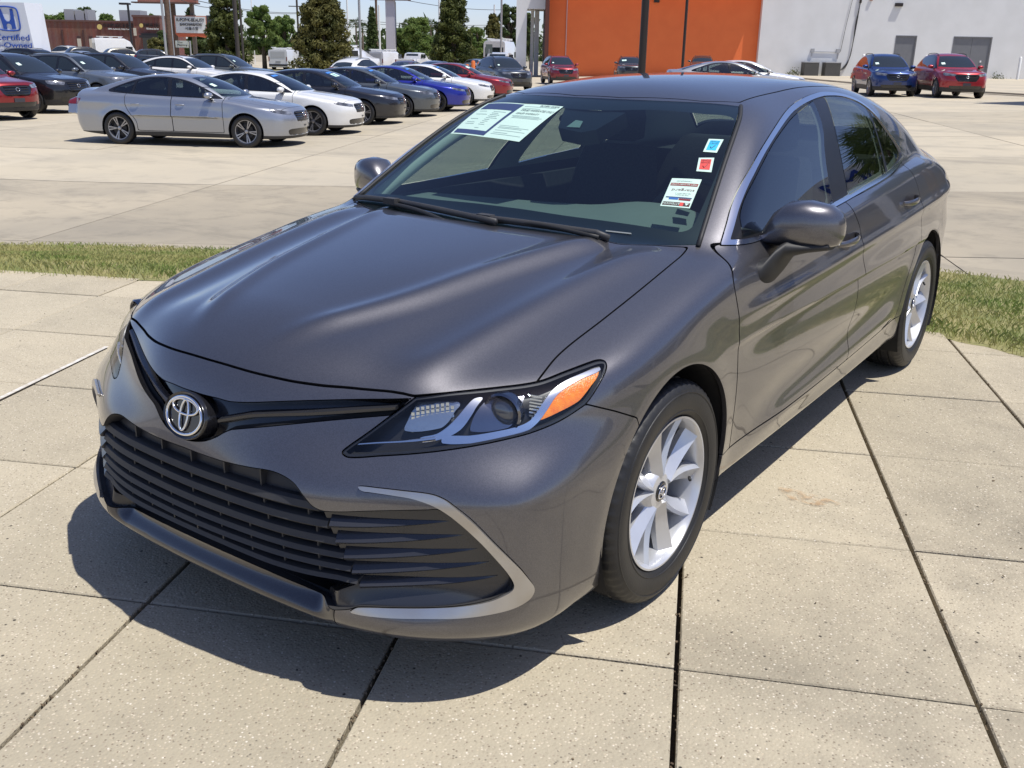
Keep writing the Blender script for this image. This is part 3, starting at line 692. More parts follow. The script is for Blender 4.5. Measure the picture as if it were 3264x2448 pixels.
    for zt, zb, hh in ((.012, .0, .009),):
        pts = snap([(.10,-.93,.655),(.16,-.91,.672),(.20,-.90,.684),(.35,-.83,.703),(.52,-.74,.728)], F, -.010)
        pts = crv([tuple(p) for p in pts], 5)
        mb.loft([[(p[0], p[1]+.012, p[2]-hh), (p[0], p[1]-.004, p[2]-hh*.4), (p[0], p[1]-.004, p[2]+hh*.4), (p[0], p[1]+.014, p[2]+hh)] for p in pts])
    mb_sides(mb, 'slot_bar', M_VANE, (g, g))
    # badge
    bz = Vector((0, -.951, .652)); nrm = Vector((0, -.955, .30)).normalized(); Mb = frame(bz, (1, 0, 0), (0, .30, .955))
    bd = MB(); rings = []
    for s_, h in ((1.0, -.045), (1.0, -.004), (.965, .002), (.88, .0), (.86, -.003)):
        rings.append([tuple(Mb @ Vector((.084*s_*math.cos(a), .060*s_*math.sin(a), h))) for a in np.linspace(0, 2*math.pi, 40, endpoint=False)])
    bd.loft(rings); badge = bd.build('badge', M_BLK, root, True, auto=40)
    e = MB(); oval_emblem(e, Mb @ Matrix.Translation((0, 0, .002)), .067, .047, .0043); e.build('badge_emblem', M_CHROME, badge, True)
    # ---- lower grille
    low = root
    back = mid('grille_cavity', opening, M_VOID, root, 0, -.075)
    fl = flange(opening, .08); mid('grille_surround', (fl[0], fl[1][len(opening[1]):], fl[2]), M_MATTE, root, 0)
    vane = clip(*opening, np.interp(opening[0][:, 2], [.22, .275, .30, .315, .50], [.38, .40, .47, .502, .437])-opening[0][:, 0]); vane = clip(*vane, vane[0][:, 2]-.60)
    vanes = sides('bumper_vane', vane, M_VANE, (root, root), .05, -.016)
    pan = clip(*opening, np.maximum(opening[0][:, 0]-.455, .405-opening[0][:, 2])); gp = mid('grille_panel', pan, M_MATTE, root, 0, -.040)
    zs = [(.512, .013, .425), (.471, .0125, .447), (.430, .0125, .466), (.394, .010, .482), (.362, .0095, .497), (.330, .0085, .512)]
    for z, hh, xe in zs:
        xs = np.linspace(-xe, xe, 41); rings = []
        for x in xs:
            p = snap([(abs(x), -.95, z)], F, -.014)[0]; y = p[1]; zz = z
            rings.append([(x, y+.045, zz-hh*1.0), (x, y+.002, zz-hh), (x, y-.004, zz-hh*.55), (x, y+.002, zz+hh*.6), (x, y+.012, zz+hh), (x, y+.045, zz+hh*.9)])
        mb = MB(); mb.loft(rings); mb.build('grille_slat', M_MATTE, gp, True, auto=30)
    mb = MB()
    for z0, z1, xs in ((.525, .57, (-.375,-.25,-.125,0,.125,.25,.375)), (.484, .50, (-.39,-.26,-.13,0,.13,.26,.39)), (.443, .459, (-.41,-.27,-.135,0,.135,.27,.41)), (.404, .418, (-.41,-.31,-.205,-.10,0,.10,.205,.31,.41)), (.372, .384, (-.41,-.31,-.205,-.10,0,.10,.205,.31,.41)), (.339, .352, (-.41,-.31,-.205,-.10,0,.10,.205,.31,.41))):
        for x in xs:
            if z1 > .55 and abs(x) > .34: continue
            y = snap([(abs(x), -.95, (z0+z1)/2)], F, -.024)[0][1]; mb.bbox((x-.0025, y, z0-.004), (x+.0025, y+.03, z1+.004))
    tag(mb.build('grille_ribs', M_MATTE, gp), kind='stuff')
    # fins on the vane
    for (a, b, hh) in (((.452,-.90,.479),(.694,-.764,.495),.0135),((.463,-.893,.438),(.722,-.745,.461),.0145),((.479,-.885,.398),(.748,-.727,.426),.0145),((.494,-.875,.360),(.770,-.709,.391),.0145),((.510,-.868,.322),(.785,-.694,.353),.0145)):
        rings = []
        for t in np.linspace(0, 1, 14):
            q = np.array(a)*(1-t)+np.array(b)*t; q[2] += -.004*math.sin(math.pi*t)
            q = snap([q], F, -.017)[0]; nn = normals(F, q[None])[0]; h = hh*(1-t)**.7+.0006; d = .022*(1-t)**.8+.0002
            rings.append([tuple(q+np.array([0,0,h])-nn*.01), tuple(q+np.array([0,0,h])+nn*.001), tuple(q+nn*d+np.array([0,0,-h*.35])), tuple(q+nn*d*.8+np.array([0,0,-h*.75])), tuple(q-np.array([0,0,h])-nn*.01)])
        mb = MB(); mb.loft(rings); mb_sides(mb, 'vane_fin', M_VANE, vanes, True, 28)
    # ---- headlights
    hl = []
    for k in (1, -1):
        h = bpy.data.objects.new('headlight', None); COL.objects.link(h); h.parent = root; hl.append(h)
    sides('lamp_lens', lamp, M_LENS, hl, 0, .001)
    V, T, N = lamp
    M_LB = mat('lamp_black', (.020,.020,.022), .3)
    def shifted(part, e): return part[0]+LAMP_D*e, part[1], part[2]
    fl = flange(lamp, .05, False); n0 = len(V); ne = (len(fl[0])-n0)//2; fv_ = fl[0].copy(); fv_[n0+ne:] = fv_[n0:n0+ne]+LAMP_D*.046
    sides('lamp_wall', (fv_, fl[1][len(T):], fl[2]), M_LB, hl, 0)
    sides('lamp_housing', shifted(lamp, .045), M_LB, hl, 0)
    # black edge print of the lens
    fv = in_uz('lamp')(V); rim_ = clip(V, T, N, -(fv+.006)); sides('lamp_lens_edge', shifted(rim_, .003), M_LB, hl, 0)
    for nm, pts, m, off, dep in LAMP_IN:
        Q = crv([tuple(q) for q in tub(np.array(pts))], 4, True); p = clip(V, T, N, sdf_poly(Q, tub(V)))
        if len(p[1]): sides(nm, shifted(p, off), m(), hl, dep)
    mb = MB(); pts = snap(crv([(.468,-.826,.650),(.51,-.804,.657),(.55,-.782,.662),(.59,-.756,.667),(.625,-.730,.673)], 4), F, 0)+LAMP_D*.010; mb.tube([tuple(p) for p in pts], [.0022+.0025*t for t in np.linspace(0, 1, len(pts))], 6); mb_sides(mb, 'chrome_pinstripe', M_CHROME, hl)
    # projector and its shroud, turn-signal dimples
    c = np.array(PROJ_C); ax = Vector((.20, -.97, .02)).normalized()
    Mp = frame(c, (ax.cross(Vector((0,0,1)))), (0,0,1)); Mp = frame(c, Vector((0,0,1)).cross(ax), (0,0,1))
    def ring_prof(prof, n=40):
        return [[tuple(Mp @ Vector((r*math.cos(a), r*math.sin(a), h))) for a in np.linspace(0, 2*math.pi, n, endpoint=False)] for r, h in prof]
    mb = MB(); mb.loft(ring_prof([(.049,-.02),(.050,.006),(.045,.010),(.040,.004),(.036,-.012)]), caps=False); mb_sides(mb, 'projector_bezel', mat('dark_chrome', (.22,.22,.24), .12, metal=1), hl)
    mb = MB(); mb.loft(ring_prof([(.037,-.010),(.033,.002),(.024,.010),(.012,.014),(.002,.015)])); mb_sides(mb, 'projector_lens', mat('projector_glass', (.05,.055,.065), .03, coat=1, spec=.9), hl)
    # dimples
    mb = MB()
    c0 = np.array(SIG_C)+np.array([-.004, -.004, -.010])
    for i in range(9):
        for j in range(7):
            u = (i-4)*.0125; w = (j-3)*.0105
            if abs(u)*.8+abs(w) > .062: continue
            q = c0+np.array([.72*u, .58*u, w+.16*u])+LAMP_D*.004; mb.box(q, (.0075, .004, .007), Euler((0, 0, math.radians(40))).to_matrix())
    mb_sides(mb, 'signal_dimples', mat('lamp_crystal', (.72,.76,.80), .12, metal=.75), hl, False)
    mb = MB()
    c0 = np.array(RIB_C)
    for j in range(7):
        q = c0+np.array([0, 0, (j-3)*.0085]); mb.box(q, (.032, .004, .0035), Euler((0, .25, math.radians(48))).to_matrix())
    mb_sides(mb, 'lamp_ribs', mat('lamp_crystal'), hl, False)
    # ---- mirrors
    for k in (1, -1):
        m_ = bpy.data.objects.new('side_mirror', None); COL.objects.link(m_); m_.parent = root
        def shape(name, pts, mt, sub=2):
            # pts rings along x (inner to outer): centre y,z half sizes
            rings = []
            for x, yc, zc, ry, rz, pw, fw in pts:
                rr = []
                for a in np.linspace(0, 2*math.pi, 24, endpoint=False):
                    ca, sa = math.cos(a), math.sin(a)
                    yy = np.sign(ca)*abs(ca)**pw*ry; zz = np.sign(sa)*abs(sa)**pw*rz
                    if ca < 0: yy *= fw
                    rr.append((k*x, yc+yy, zc+zz))
                rings.append(rr if k > 0 else rr[::-1])
            mb = MB(); mb.loft(rings); return mb.build(name, mt, m_, True, auto=60)
        shape('mirror_cap', [(.815,.690,.966,.008,.008,.8,1),(.826,.705,.978,.030,.028,.8,1.3),(.850,.735,1.000,.050,.056,.74,1.5),(.89,.750,1.014,.058,.074,.70,1.6),(.95,.755,1.018,.058,.076,.68,1.5),(1.01,.768,1.014,.052,.068,.72,1.35),(1.043,.780,1.008,.038,.050,.8,1.15),(1.052,.787,1.004,.014,.022,.85,1)], M_PAINT)
        mb = MB(); mb.loft([[(k*.87,.79,.96),(k*1.02,.80,.965),(k*1.03,.80,1.045),(k*.87,.79,1.060)],[(k*.87,.82,.965),(k*1.02,.825,.97),(k*1.03,.825,1.04),(k*.87,.82,1.055)]]); mb.build('mirror_glass', M_CHROME, m_)
        shape('mirror_base', [(.84,.60,.868,.075,.046,.9,1),(.882,.615,.876,.074,.048,.9,1),(.900,.665,.915,.066,.048,.9,1.1),(.915,.72,.946,.058,.030,.9,1.4),(.96,.75,.950,.056,.020,.9,1.4),(1.025,.77,.956,.040,.014,.9,1.2)], M_SEAL)
    # ---- door handles
    for (y0, z0, par) in ((1.40, .868, doors), (2.36, .920, rdoors)):
        mb = MB(); rings = []
        for t in np.linspace(0, 1, 13):
            y = y0-.105+.21*t; b = math.sin(math.pi*t); q = snap([(.9, y, z0+.012*t)], F, 0)[0]
            o_ = .004+.036*b**.6; th = .008; hh = .010+.006*b
            rings.append([(q[0]+o_-th, q[1], q[2]-hh), (q[0]+o_, q[1], q[2]-hh*.5), (q[0]+o_+.002, q[1], q[2]+hh*.4), (q[0]+o_-th*.6, q[1], q[2]+hh)])
        mb.loft(rings); mb_sides(mb, 'door_handle', M_PAINT, par, True, 50)
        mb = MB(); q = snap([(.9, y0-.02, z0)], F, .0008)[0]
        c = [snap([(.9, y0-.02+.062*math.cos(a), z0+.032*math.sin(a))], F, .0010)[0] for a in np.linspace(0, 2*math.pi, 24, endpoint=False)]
        mb.add([tuple(p) for p in c], [list(range(24))]); mb_sides(mb, 'handle_recess_shade', mat('recess_shadow_paint', (.05,.046,.05), .3, metal=.5), par, False)  # flat dark oval on the skin, painted as the shade of the handle bowl
    # ---- wipers and cowl
    mb = MB(); rings = []
    for x in np.linspace(-.70, .70, 41):
        ys = np.interp(abs(x), [0,.17,.32,.5,.58,.70], [.214,.216,.232,.283,.312,.383])
        rings.append([(x, ys-.012, .952-.02*abs(x)), (x, ys+.10, .952-.02*abs(x)), (x, ys+.10, .945), (x, ys-.012, .945)])
    mb.loft(rings); mb.build('cowl_panel', M_MATTE, root)
    for base, tip, blade in (((.46,.262,.985),(.03,.250,.992),((-.02,.232,.990),(.49,.262,.990))), ((-.10,.205,.978),(-.44,.305,.995),((-.70,.375,.976),(.10,.202,.982)))):
        w = bpy.data.objects.new('wiper', None); COL.objects.link(w); w.parent = root
        mb = MB(); mb.tube(crv([base, ((base[0]+tip[0])/2, (base[1]+tip[1])/2, base[2]+.016), tip], 6), .008, 6); mb.build('wiper_arm', M_SEAL, w, True)
        b0, b1 = blade; pts = [snap([(b0[0]*(1-t)+b1[0]*t, b0[1]*(1-t)+b1[1]*t+.012, .99)], F, .013)[0] for t in np.linspace(0, 1, 12)]
        mb = MB(); mb.tube(pts, .009, 6, ry=1.3); mb.build('wiper_blade', M_MATTE, w, True)
        mb = MB(); mb.box((tip[0], tip[1], tip[2]+.010), (.055, .03, .022)); mb.build('wiper_clip', M_MATTE, w)
    for k in (1, -1):
        mb = MB(); e = [snap([p], F, .002)[0] for p in crv([(.728,.405,.968),(.655,.70,1.16),(.573,1.01,1.315),(.528,1.12,1.355)], 6)]
        mb.tube([(k*p[0], p[1], p[2]) for p in e], .008, 6); mb.build('windshield_seal', M_SEAL, root, True)
    mb = MB(); mb.tube([tuple(q) for q in snap([(.44,.34,.985),(.52,.36,.985)], F, .001)], .003, 4); mb.build('number_plate_tag', mat('grey_tag', (.2,.22,.22), .5), root)
    # ---- cabin
    mb = MB(); rings = []
    for x in np.linspace(-.70, .70, 29):
        b = .05*math.exp(-((x-.36)/.20)**2)
        y0 = .36+.12*abs(x)**2
        rings.append([(x, y0, .962-.05*abs(x)), (x, .60, .982+b*.4-.03*abs(x)), (x, .80, .985+b-.03*abs(x)), (x, .93, .965+b-.03*abs(x)), (x, .97, .90+b-.03*abs(x)), (x, .95, .55)])
    mb.loft(rings, closed=False, caps=False); mb.build('dashboard', mat('dash_vinyl', (.15,.16,.155), .7, noise=((.13,.14,.135), .4), nscale=8), root, True, auto=40)
    sw = bpy.data.objects.new('steering_wheel', None); COL.objects.link(sw); sw.parent = root
    Ms = frame((.37, 1.10, .90), (1, 0, 0), (0, .42, .90)); mb = MB(); ellipse_ring(mb, Ms, .185, .185, .014, 40); mb.build('steering_rim', M_INT, sw, True)
    mb = MB()
    for a in (math.pi*.02, math.pi*.98, math.pi*1.5):
        mb.tube([Ms @ Vector((.05*math.cos(a), .05*math.sin(a), -.02)), Ms @ Vector((.18*math.cos(a), .18*math.sin(a), 0))], .014, 6)
    mb.lathe([(0,.0),(.055,.0),(.065,-.03)], 20, 'z'); 
    mb.V = [tuple(Ms @ Vector(v)) if i >= len(mb.V)-60 else v for i, v in enumerate(mb.V)]
    mb.build('steering_spokes', M_INT, sw, True, auto=40)
    def seat(x, y, w, name):
        s = bpy.data.objects.new(name, None); COL.objects.link(s); s.parent = root
        mb = MB(); mb.loft([[(x-w, y+a, z) , (x-w*.9, y+a, z+.05), (x+w*.9, y+a, z+.05), (x+w, y+a, z)] for a, z in ((-.30,.42),(-.26,.50),(.0,.50),(.24,.47))]); mb.build('seat_cushion', M_SEATC, s, True, auto=50)
        rings = []
        for t, ww, th in ((0,.95,.09),(.2,1.0,.11),(.5,1.0,.10),(.8,.90,.085),(.97,.78,.07),(1.0,.70,.04)):
            zc = .50+.62*t; yc = y+.24+.17*t; rings.append([(x-w*ww, yc+.02, zc), (x-w*ww*.8, yc-th*.6, zc), (x, yc-th*.35, zc), (x+w*ww*.8, yc-th*.6, zc), (x+w*ww, yc+.02, zc), (x+w*ww*.7, yc+th*.6, zc), (x-w*ww*.7, yc+th*.6, zc)])
        mb = MB(); mb.loft(rings); mb.build('seat_back', M_SEATC, s, True, auto=60)
        return s
    for x in (.37, -.37):
        s = seat(x, 1.42, .25, 'front_seat'); rings = []
        for t, ww, th in ((0,.6,.03),(.1,1,.055),(.6,1,.06),(.95,.8,.045),(1,.5,.02)):
            zc = 1.135+.185*t; yc = 1.85+.02*t; rings.append([(x+.125*ww*math.cos(a), yc+th*math.sin(a), zc) for a in np.linspace(0, 2*math.pi, 14, endpoint=False)])
        mb = MB(); mb.loft(rings); mb.build('headrest', M_SEATC, s, True, auto=60)
    seat(0, 2.30, .60, 'rear_seat')
    mb = MB(); mb.bbox((-.75,.5,.20), (.75,3.0,.30)); mb.build('cabin_floor', M_INT, root)
    mb = MB(); mb.bbox((-.66,2.72,1.00), (.66,3.2,1.03)); mb.build('parcel_shelf', M_INT, root)
    mb = MB(); Mm = frame((0, .93, 1.285), (1, 0, 0), (0, -.1, 1)); rings = [[tuple(Mm @ Vector((.125*s_*math.cos(a), .036*s_*math.sin(a), h))) for a in np.linspace(0, 2*math.pi, 20, endpoint=False)] for s_, h in ((.9,-.03),(1,-.01),(1,.01),(.95,.015))]
    mb.loft(rings); mb.build('rear_view_mirror', M_INT, root, True, auto=40)
    mb = MB(); cs = snap([(-.09,.905,1.33),(-.035,.775,1.268),(.075,.757,1.258),(.125,.78,1.268),(.175,.90,1.328)], F, -.006); mb.add([tuple(p) for p in cs]+[tuple(p+np.array([0,.03,-.05])) for p in cs], [[0,1,2,3,4],[5,6,7,8,9][::-1]]+[[i,(i+1) % 5,5+(i+1) % 5,5+i] for i in range(5)]); mb.build('camera_housing', mat('black_enamel'), root)
    mb = MB(); cs = snap([(.0,.778,1.27),(.012,.822,1.293),(.046,.818,1.291),(.056,.780,1.27)], F, -.0035); mb.add([tuple(p) for p in cs], [[0,1,2,3]]); mb.build('camera_window', mat('camera_pane', (.20,.25,.24), .2), root)
    # inner front pillars (lit beige trim)
    mb = MB()
    for k in (1, -1):
        e = [snap([p], F, -.050)[0] for p in crv([(.745,.47,.955),(.67,.76,1.16),(.60,1.02,1.30),(.56,1.18,1.355)], 6)]
        mb.tube([(k*p[0], p[1], p[2]) for p in e], .034, 8)
    mb.build('pillar_lining', M_LINER, root, True)
    # door tops seen from inside
    mb = MB(); mb.bbox((.765,.5,.45), (.795,2.5,.955)); mb_sides(mb, 'door_lining', M_INT, (root, root), False)
    # ---- papers and stickers on the windshield
    def on_glass(corners, off=.0015):
        return [Vector(p) for p in snap(corners, F, off)]
    def quad_on(name, corners, m, off=.0015, nx=8, ny=6, par=None):
        A, B, Cc, Dd = [np.array(c, float) for c in corners]; V = []; Fq = []
        for j in range(ny+1):
            for i in range(nx+1):
                u, v = i/nx, j/ny; V.append((A*(1-u)+B*u)*(1-v)+(Dd*(1-u)+Cc*u)*v)
        V = snap(V, F, off); Fq = [[j*(nx+1)+i, j*(nx+1)+i+1, (j+1)*(nx+1)+i+1, (j+1)*(nx+1)+i] for j in range(ny) for i in range(nx)]
        return obj(name, V, Fq, m, par or root)
    white = mat('sticker_paper', (.50,.67,.59), .5); ink = mat('black_ink', (.03,.04,.06), .6); navy = mat('navy_print', (.03,.05,.13), .6)
    def sub(c, u0, u1, v0, v1):
        A, B, Cc, Dd = [np.array(q, float) for q in c]; g_ = lambda u, v: (A*(1-u)+B*u)*(1-v)+(Dd*(1-u)+Cc*u)*v
        return [g_(u0, v0), g_(u1, v0), g_(u1, v1), g_(u0, v1)]
    def text_on(txt, c, m, par, flip=False, off=.0022, fit=1.0):
        A, B, Cc, Dd = [np.array(q, float) for q in c]
        if flip: A, B, Cc, Dd = Cc, Dd, A, B
        o_ = (A+B+Cc+Dd)/4; x = B-A; y = A-Dd; hgt = np.linalg.norm(y); wd = np.linalg.norm(x)
        t = text_mesh(txt, 1, 'lettering', m, par, Matrix.Identity(4)); bb = np.array([v.co[:] for v in t.data.vertices]); w0 = np.ptp(bb[:, 0]); h0 = np.ptp(bb[:, 1]); mid_ = (bb.max(0)+bb.min(0))/2
        q = o_+np.outer((bb[:, 0]-mid_[0])/w0, x)*fit+np.outer((bb[:, 1]-mid_[1])/h0, y)*.9
        q = snap(q, F, off); t.data.vertices.foreach_set('co', q.ravel().astype(np.float32)); return t
    pa = [(-.535,1.012,1.321),(-.281,.930,1.33),(-.327,.707,1.215),(-.528,.757,1.213)]; pb = [(-.281,.930,1.33),(-.093,.901,1.33),(-.138,.676,1.21),(-.327,.707,1.215)]
    p1 = quad_on('window_paper', pa, white); p2 = quad_on('window_paper', pb, white)
    quad_on('printed_block', sub(pa, .06,.97,.03,.25), navy, .0022, par=p1); quad_on('printed_block', sub(pa, .06,.97,.86,.97), navy, .0022, par=p1)
    faint = mat('faint_print', (.30,.42,.40), .6)
    quad_on('printed_block', sub(pa, .90,.97,.25,.86), navy, .0022, 2, 8, par=p1)
    for i in range(11):
        for a, b in ((.12,.42), (.50,.82)):
            if random.random() < .8: quad_on('printed_line', sub(pa, a, a+(b-a)*random.uniform(.35,1), .31+i*.048, .322+i*.048), faint, .0022, 3, 1, par=p1)
    for i, (a, b) in enumerate(((.05,.9),(.05,.55),(.05,.8),(.1,.9),(.1,.85),(.05,.6),(.08,.9),(.08,.75),(.08,.9),(.1,.5),(.08,.9))):
        v = (.08,.14,.37,.40,.43,.66,.70,.73,.79,.85,.89)[i]; quad_on('printed_line', sub(pb, a, b, v, v+.010), faint, .0022, 4, 1, par=p2)
    text_on('BUYERS GUIDE', sub(pb, .45,.95,.02,.07), ink, p2); text_on('IMPLIED WARRANTIES ONLY', sub(pb, .10,.98,.17,.235), mat('grey_ink', (.10,.14,.14), .6), p2); text_on('DEALER WARRANTY', sub(pb, .08,.70,.275,.33), mat('grey_ink'), p2)
    cb = [(.539,.841,1.252),(.584,.862,1.252),(.596,.787,1.214),(.553,.771,1.215)]
    s1 = quad_on('blue_sticker', cb, white); quad_on('printed_block', sub(cb, .15,.85,.12,.86), mat('cyan_print', (.02,.42,.68), .5), .0022, 3, 3, par=s1)
    text_on('VEHICLE', sub(cb,.2,.8,.15,.28), navy, s1, off=.0028); text_on('CLEANED', sub(cb,.2,.8,.31,.43), navy, s1, off=.0028)
    cr_ = [(.555,.738,1.198),(.600,.761,1.199),(.623,.695,1.159),(.577,.678,1.160)]
    s2 = quad_on('red_sticker', cr_, white); quad_on('printed_block', sub(cr_, .15,.85,.12,.86), mat('red_print', (.60,.06,.05), .5), .0022, 3, 3, par=s2)
    mar = mat('maroon_ink', (.16,.01,.02), .5)
    text_on('VEHICLE', sub(cr_,.2,.8,.15,.28), mar, s2, off=.0028); text_on('SERVICED', sub(cr_,.2,.8,.31,.43), mar, s2, off=.0028)
    for c, s_, m in ((cb, s1, navy), (cr_, s2, mar)):
        for (u0, v0, u1, v1) in ((.36,.62,.46,.74), (.46,.74,.66,.50)):
            A = sub(c, u0, u0, v0, v0)[0]; B = sub(c, u1, u1, v1, v1)[0]; pts = snap([A, B], F, .003); mb = MB(); mb.tube([tuple(p) for p in pts], .0012, 4); mb.build('check_mark', m, s_)
    cs_ = [(.5205,.618,1.138),(.611,.652,1.138),(.635,.5245,1.061),(.545,.496,1.064)]
    s3 = quad_on('warning_sticker', cs_, white); dk = mat('brown_black_print', (.05,.015,.015), .5)
    quad_on('printed_block', sub(cs_, .04,.96,.17,.27), mat('red_brown_print', (.22,.03,.03), .5), .0022, 4, 2, par=s3); quad_on('printed_block', sub(cs_, .04,.96,.84,.96), dk, .0022, 4, 2, par=s3)
    quad_on('printed_block', sub(cs_, .62,.74,.84,.96), mat('red_print'), .0026, 2, 2, par=s3)
    quad_on('printed_block', sub(cs_, .06,.94,.66,.70), navy, .0022, 4, 1, par=s3); quad_on('printed_block', sub(cs_, .18,.5,.69,.76), mat('photo_blue', (.03,.12,.35), .4), .0022, 3, 1, par=s3); quad_on('printed_block', sub(cs_, .52,.92,.71,.77), mar, .0022, 3, 1, par=s3)
    text_on('ATTENTION', sub(cs_, .06,.62,.86,.94), white, s3, True, .0030); text_on('stargard', sub(cs_, .16,.92,.35,.47), mat('dark_red_ink', (.12,.02,.03), .5), s3, True); text_on('THEFT RECOVERY SYSTEM', sub(cs_, .07,.93,.195,.25), white, s3, True, .0030)
    text_on('THIS VEHICLE IS', sub(cs_, .35,.8,.57,.61), ink, s3, True); text_on('EQUIPPED WITH A', sub(cs_, .32,.84,.51,.55), ink, s3, True); text_on('STARGARDGPS.COM', sub(cs_, .2,.72,.08,.12), ink, s3, True)
    c = [np.array(q) for q in sub(cs_, .78,.92,.86,.94)]; q = snap([(c[0]+c[1])/2*0+c[0], c[1], (c[2]+c[3])/2], F, .003); obj('printed_block', q, [[0,1,2]], white, s3)
    return root

# ---------------------------------------------------------------- the other cars: smaller copies of the same craft
def gen_F(s):
    hc, he, zr, gw, pl = [spl(*s[k]) for k in ('hc', 'he', 'zr', 'gw', 'pl')]
    xs = spl([0,.2,.32,.5,.68,.8,.92,1.02,1.15,1.3], [s['W']+d for d in (-.09,-.05,-.03,-.012,0,-.004,-.02,-.045,-.10,-.2)])
    zo = s.get('zo', 0); yc = spl([0,.2,.3,.45,.6,.75,.9,1.05,1.2], [s['yf']+d for d in (.12,.05,.02,0,.0,.02+s.get('nose', .04),.10+s.get('nose', .04)*1.5,.30,.55)])
    yr = spl([0,.25,.4,.6,.8,.95,1.1,1.3,1.5], [s['yr']+d for d in (-.18,-.08,-.02,0,-.02,-.05,-.09,-.2,-.35)])
    bow = evn([0,.3,.5,.65,.78,.88,.98], [0,.03,.085,.17,.30,.50,.80]); top = s['top']
    def F(P):
        x = np.abs(P[..., 0]); y = P[..., 1]; z = P[..., 2]; h = hc(y); e = he(y)
        Zt = h-(h-e)*(x/.88)**2.6
        on = sstep(s['yf']+.1, s['yf']+.4, y)*(1-sstep(.2, .5, y)); Zt = Zt+on*.012*crease(x-.42-.12*(y+.8), .10)
        X = xs(z-zo)+pl(y); zsh = s['belt']-.17+.02*y; X = X+sstep(.3, .8, y)*(.008*crease(z-zsh, .05)-.010*crease(z-zsh+.16, .09))
        for yw in (0, s['wb']):
            d = np.hypot(y-yw, z-s['rw']); X = X+.018*crease(np.clip(d-s['rw']-.04, 0, None), .09)
        S_ = x-X; f = (yc(z-zo)+bow(x)-y)/np.sqrt(1+1.5*x**6); r = (y-yr(z-zo)+.16*x**2+.3*x**6)/np.sqrt(1+(.6*x)**2)
        b = s['zb']+.05*sstep(-.3, .3, y)*0+.06*sstep(s['wb']+.3, s['yr'], y)-z
        A = smax(smax(S_, f, .10), r, .12); A = smax(A, (z-Zt), .09); A = smax(A, b, .05)
        dz = z-s['belt']; Xg = s['W']-.075-s['tum']*dz-.30*dz**2+gw(y); Zr = zr(y)-.11*x**2-.10*x**6
        G = smax((x-Xg)/1.08, (z-Zr)/s['gs'](y), .12); G = smax(G, .6-z, .02)
        return smin(A, G, .035)
    return F
SPEC = {}
SPEC['sedan'] = dict(W=.925, yf=-.97, yr=3.98, wb=2.83, rw=.335, zb=.19, belt=.97, tum=.46, top=1.45, nose=.05,
    hc=([-1.1,-.95,-.8,-.5,0,.45,1,3.2,3.6,4.0],[.70,.775,.825,.885,.955,1.005,1.02,1.12,1.13,1.11]), he=([-1.1,-.8,-.4,0,.4,1.4,2.4,3.0,3.5,4.0],[.58,.70,.80,.87,.93,.965,1.01,1.02,.98,.90]),
    zr=([.1,.35,.7,1.1,1.4,1.8,2.3,2.7,3.1,3.5,3.8],[.87,1.005,1.185,1.35,1.425,1.452,1.425,1.36,1.26,1.14,1.03]), gw=([.2,.6,1,2.2,2.8,3.3],[-.05,-.02,0,0,-.04,-.12]), pl=([-1,0,1,2.6,3.2,3.6,4.0],[-.02,-.005,0,0,-.02,-.06,-.14]),
    gs=lambda y: 1.15,
    win=[[(.62,1.005),(.62,1.005),(1.0,1.18),(1.35,1.30),(1.66,1.355),(1.66,1.355),(1.62,1.02),(1.62,1.02)], [(1.74,1.36),(1.74,1.36),(2.1,1.355),(2.42,1.305),(2.42,1.305),(2.48,1.05),(2.48,1.05),(1.70,1.022),(1.70,1.022)], [(2.48,1.295),(2.48,1.295),(2.75,1.21),(2.98,1.115),(2.98,1.10),(2.54,1.056),(2.54,1.056)]],
    dlo=[(.50,.985),(.50,.985),(1.0,1.215),(1.4,1.34),(1.9,1.395),(2.35,1.355),(2.8,1.22),(3.10,1.10),(3.05,1.07),(2.4,1.032),(.5,.975)],
    ws=[(-.1,1.23),(-.1,1.23),(.5,1.29),(.5,1.29),(.74,.52),(.74,.52),(.4,.40),(-.1,.36),(-.1,.36)], rwn=[(-.1,2.62),(-.1,2.62),(.5,2.70),(.5,2.70),(.60,3.40),(.60,3.40),(-.1,3.52),(-.1,3.52)],
    doors=[(.48,.36,1.60),(1.605,.36,2.62)], lamp=[(.42,.725),(.42,.725),(.62,.755),(.80,.785),(.92,.80),(.92,.80),(.88,.74),(.70,.695),(.45,.66),(.45,.66)], grille=[(-.2,.74),(-.2,.74),(.36,.735),(.41,.69),(.37,.60),(.33,.535),(-.2,.53),(-.2,.53)],
    low=[(-.2,.39),(-.2,.39),(.50,.39),(.60,.36),(.56,.27),(-.2,.26),(-.2,.26)], tail=(.80,.93), hoody=.42, sill=.265)
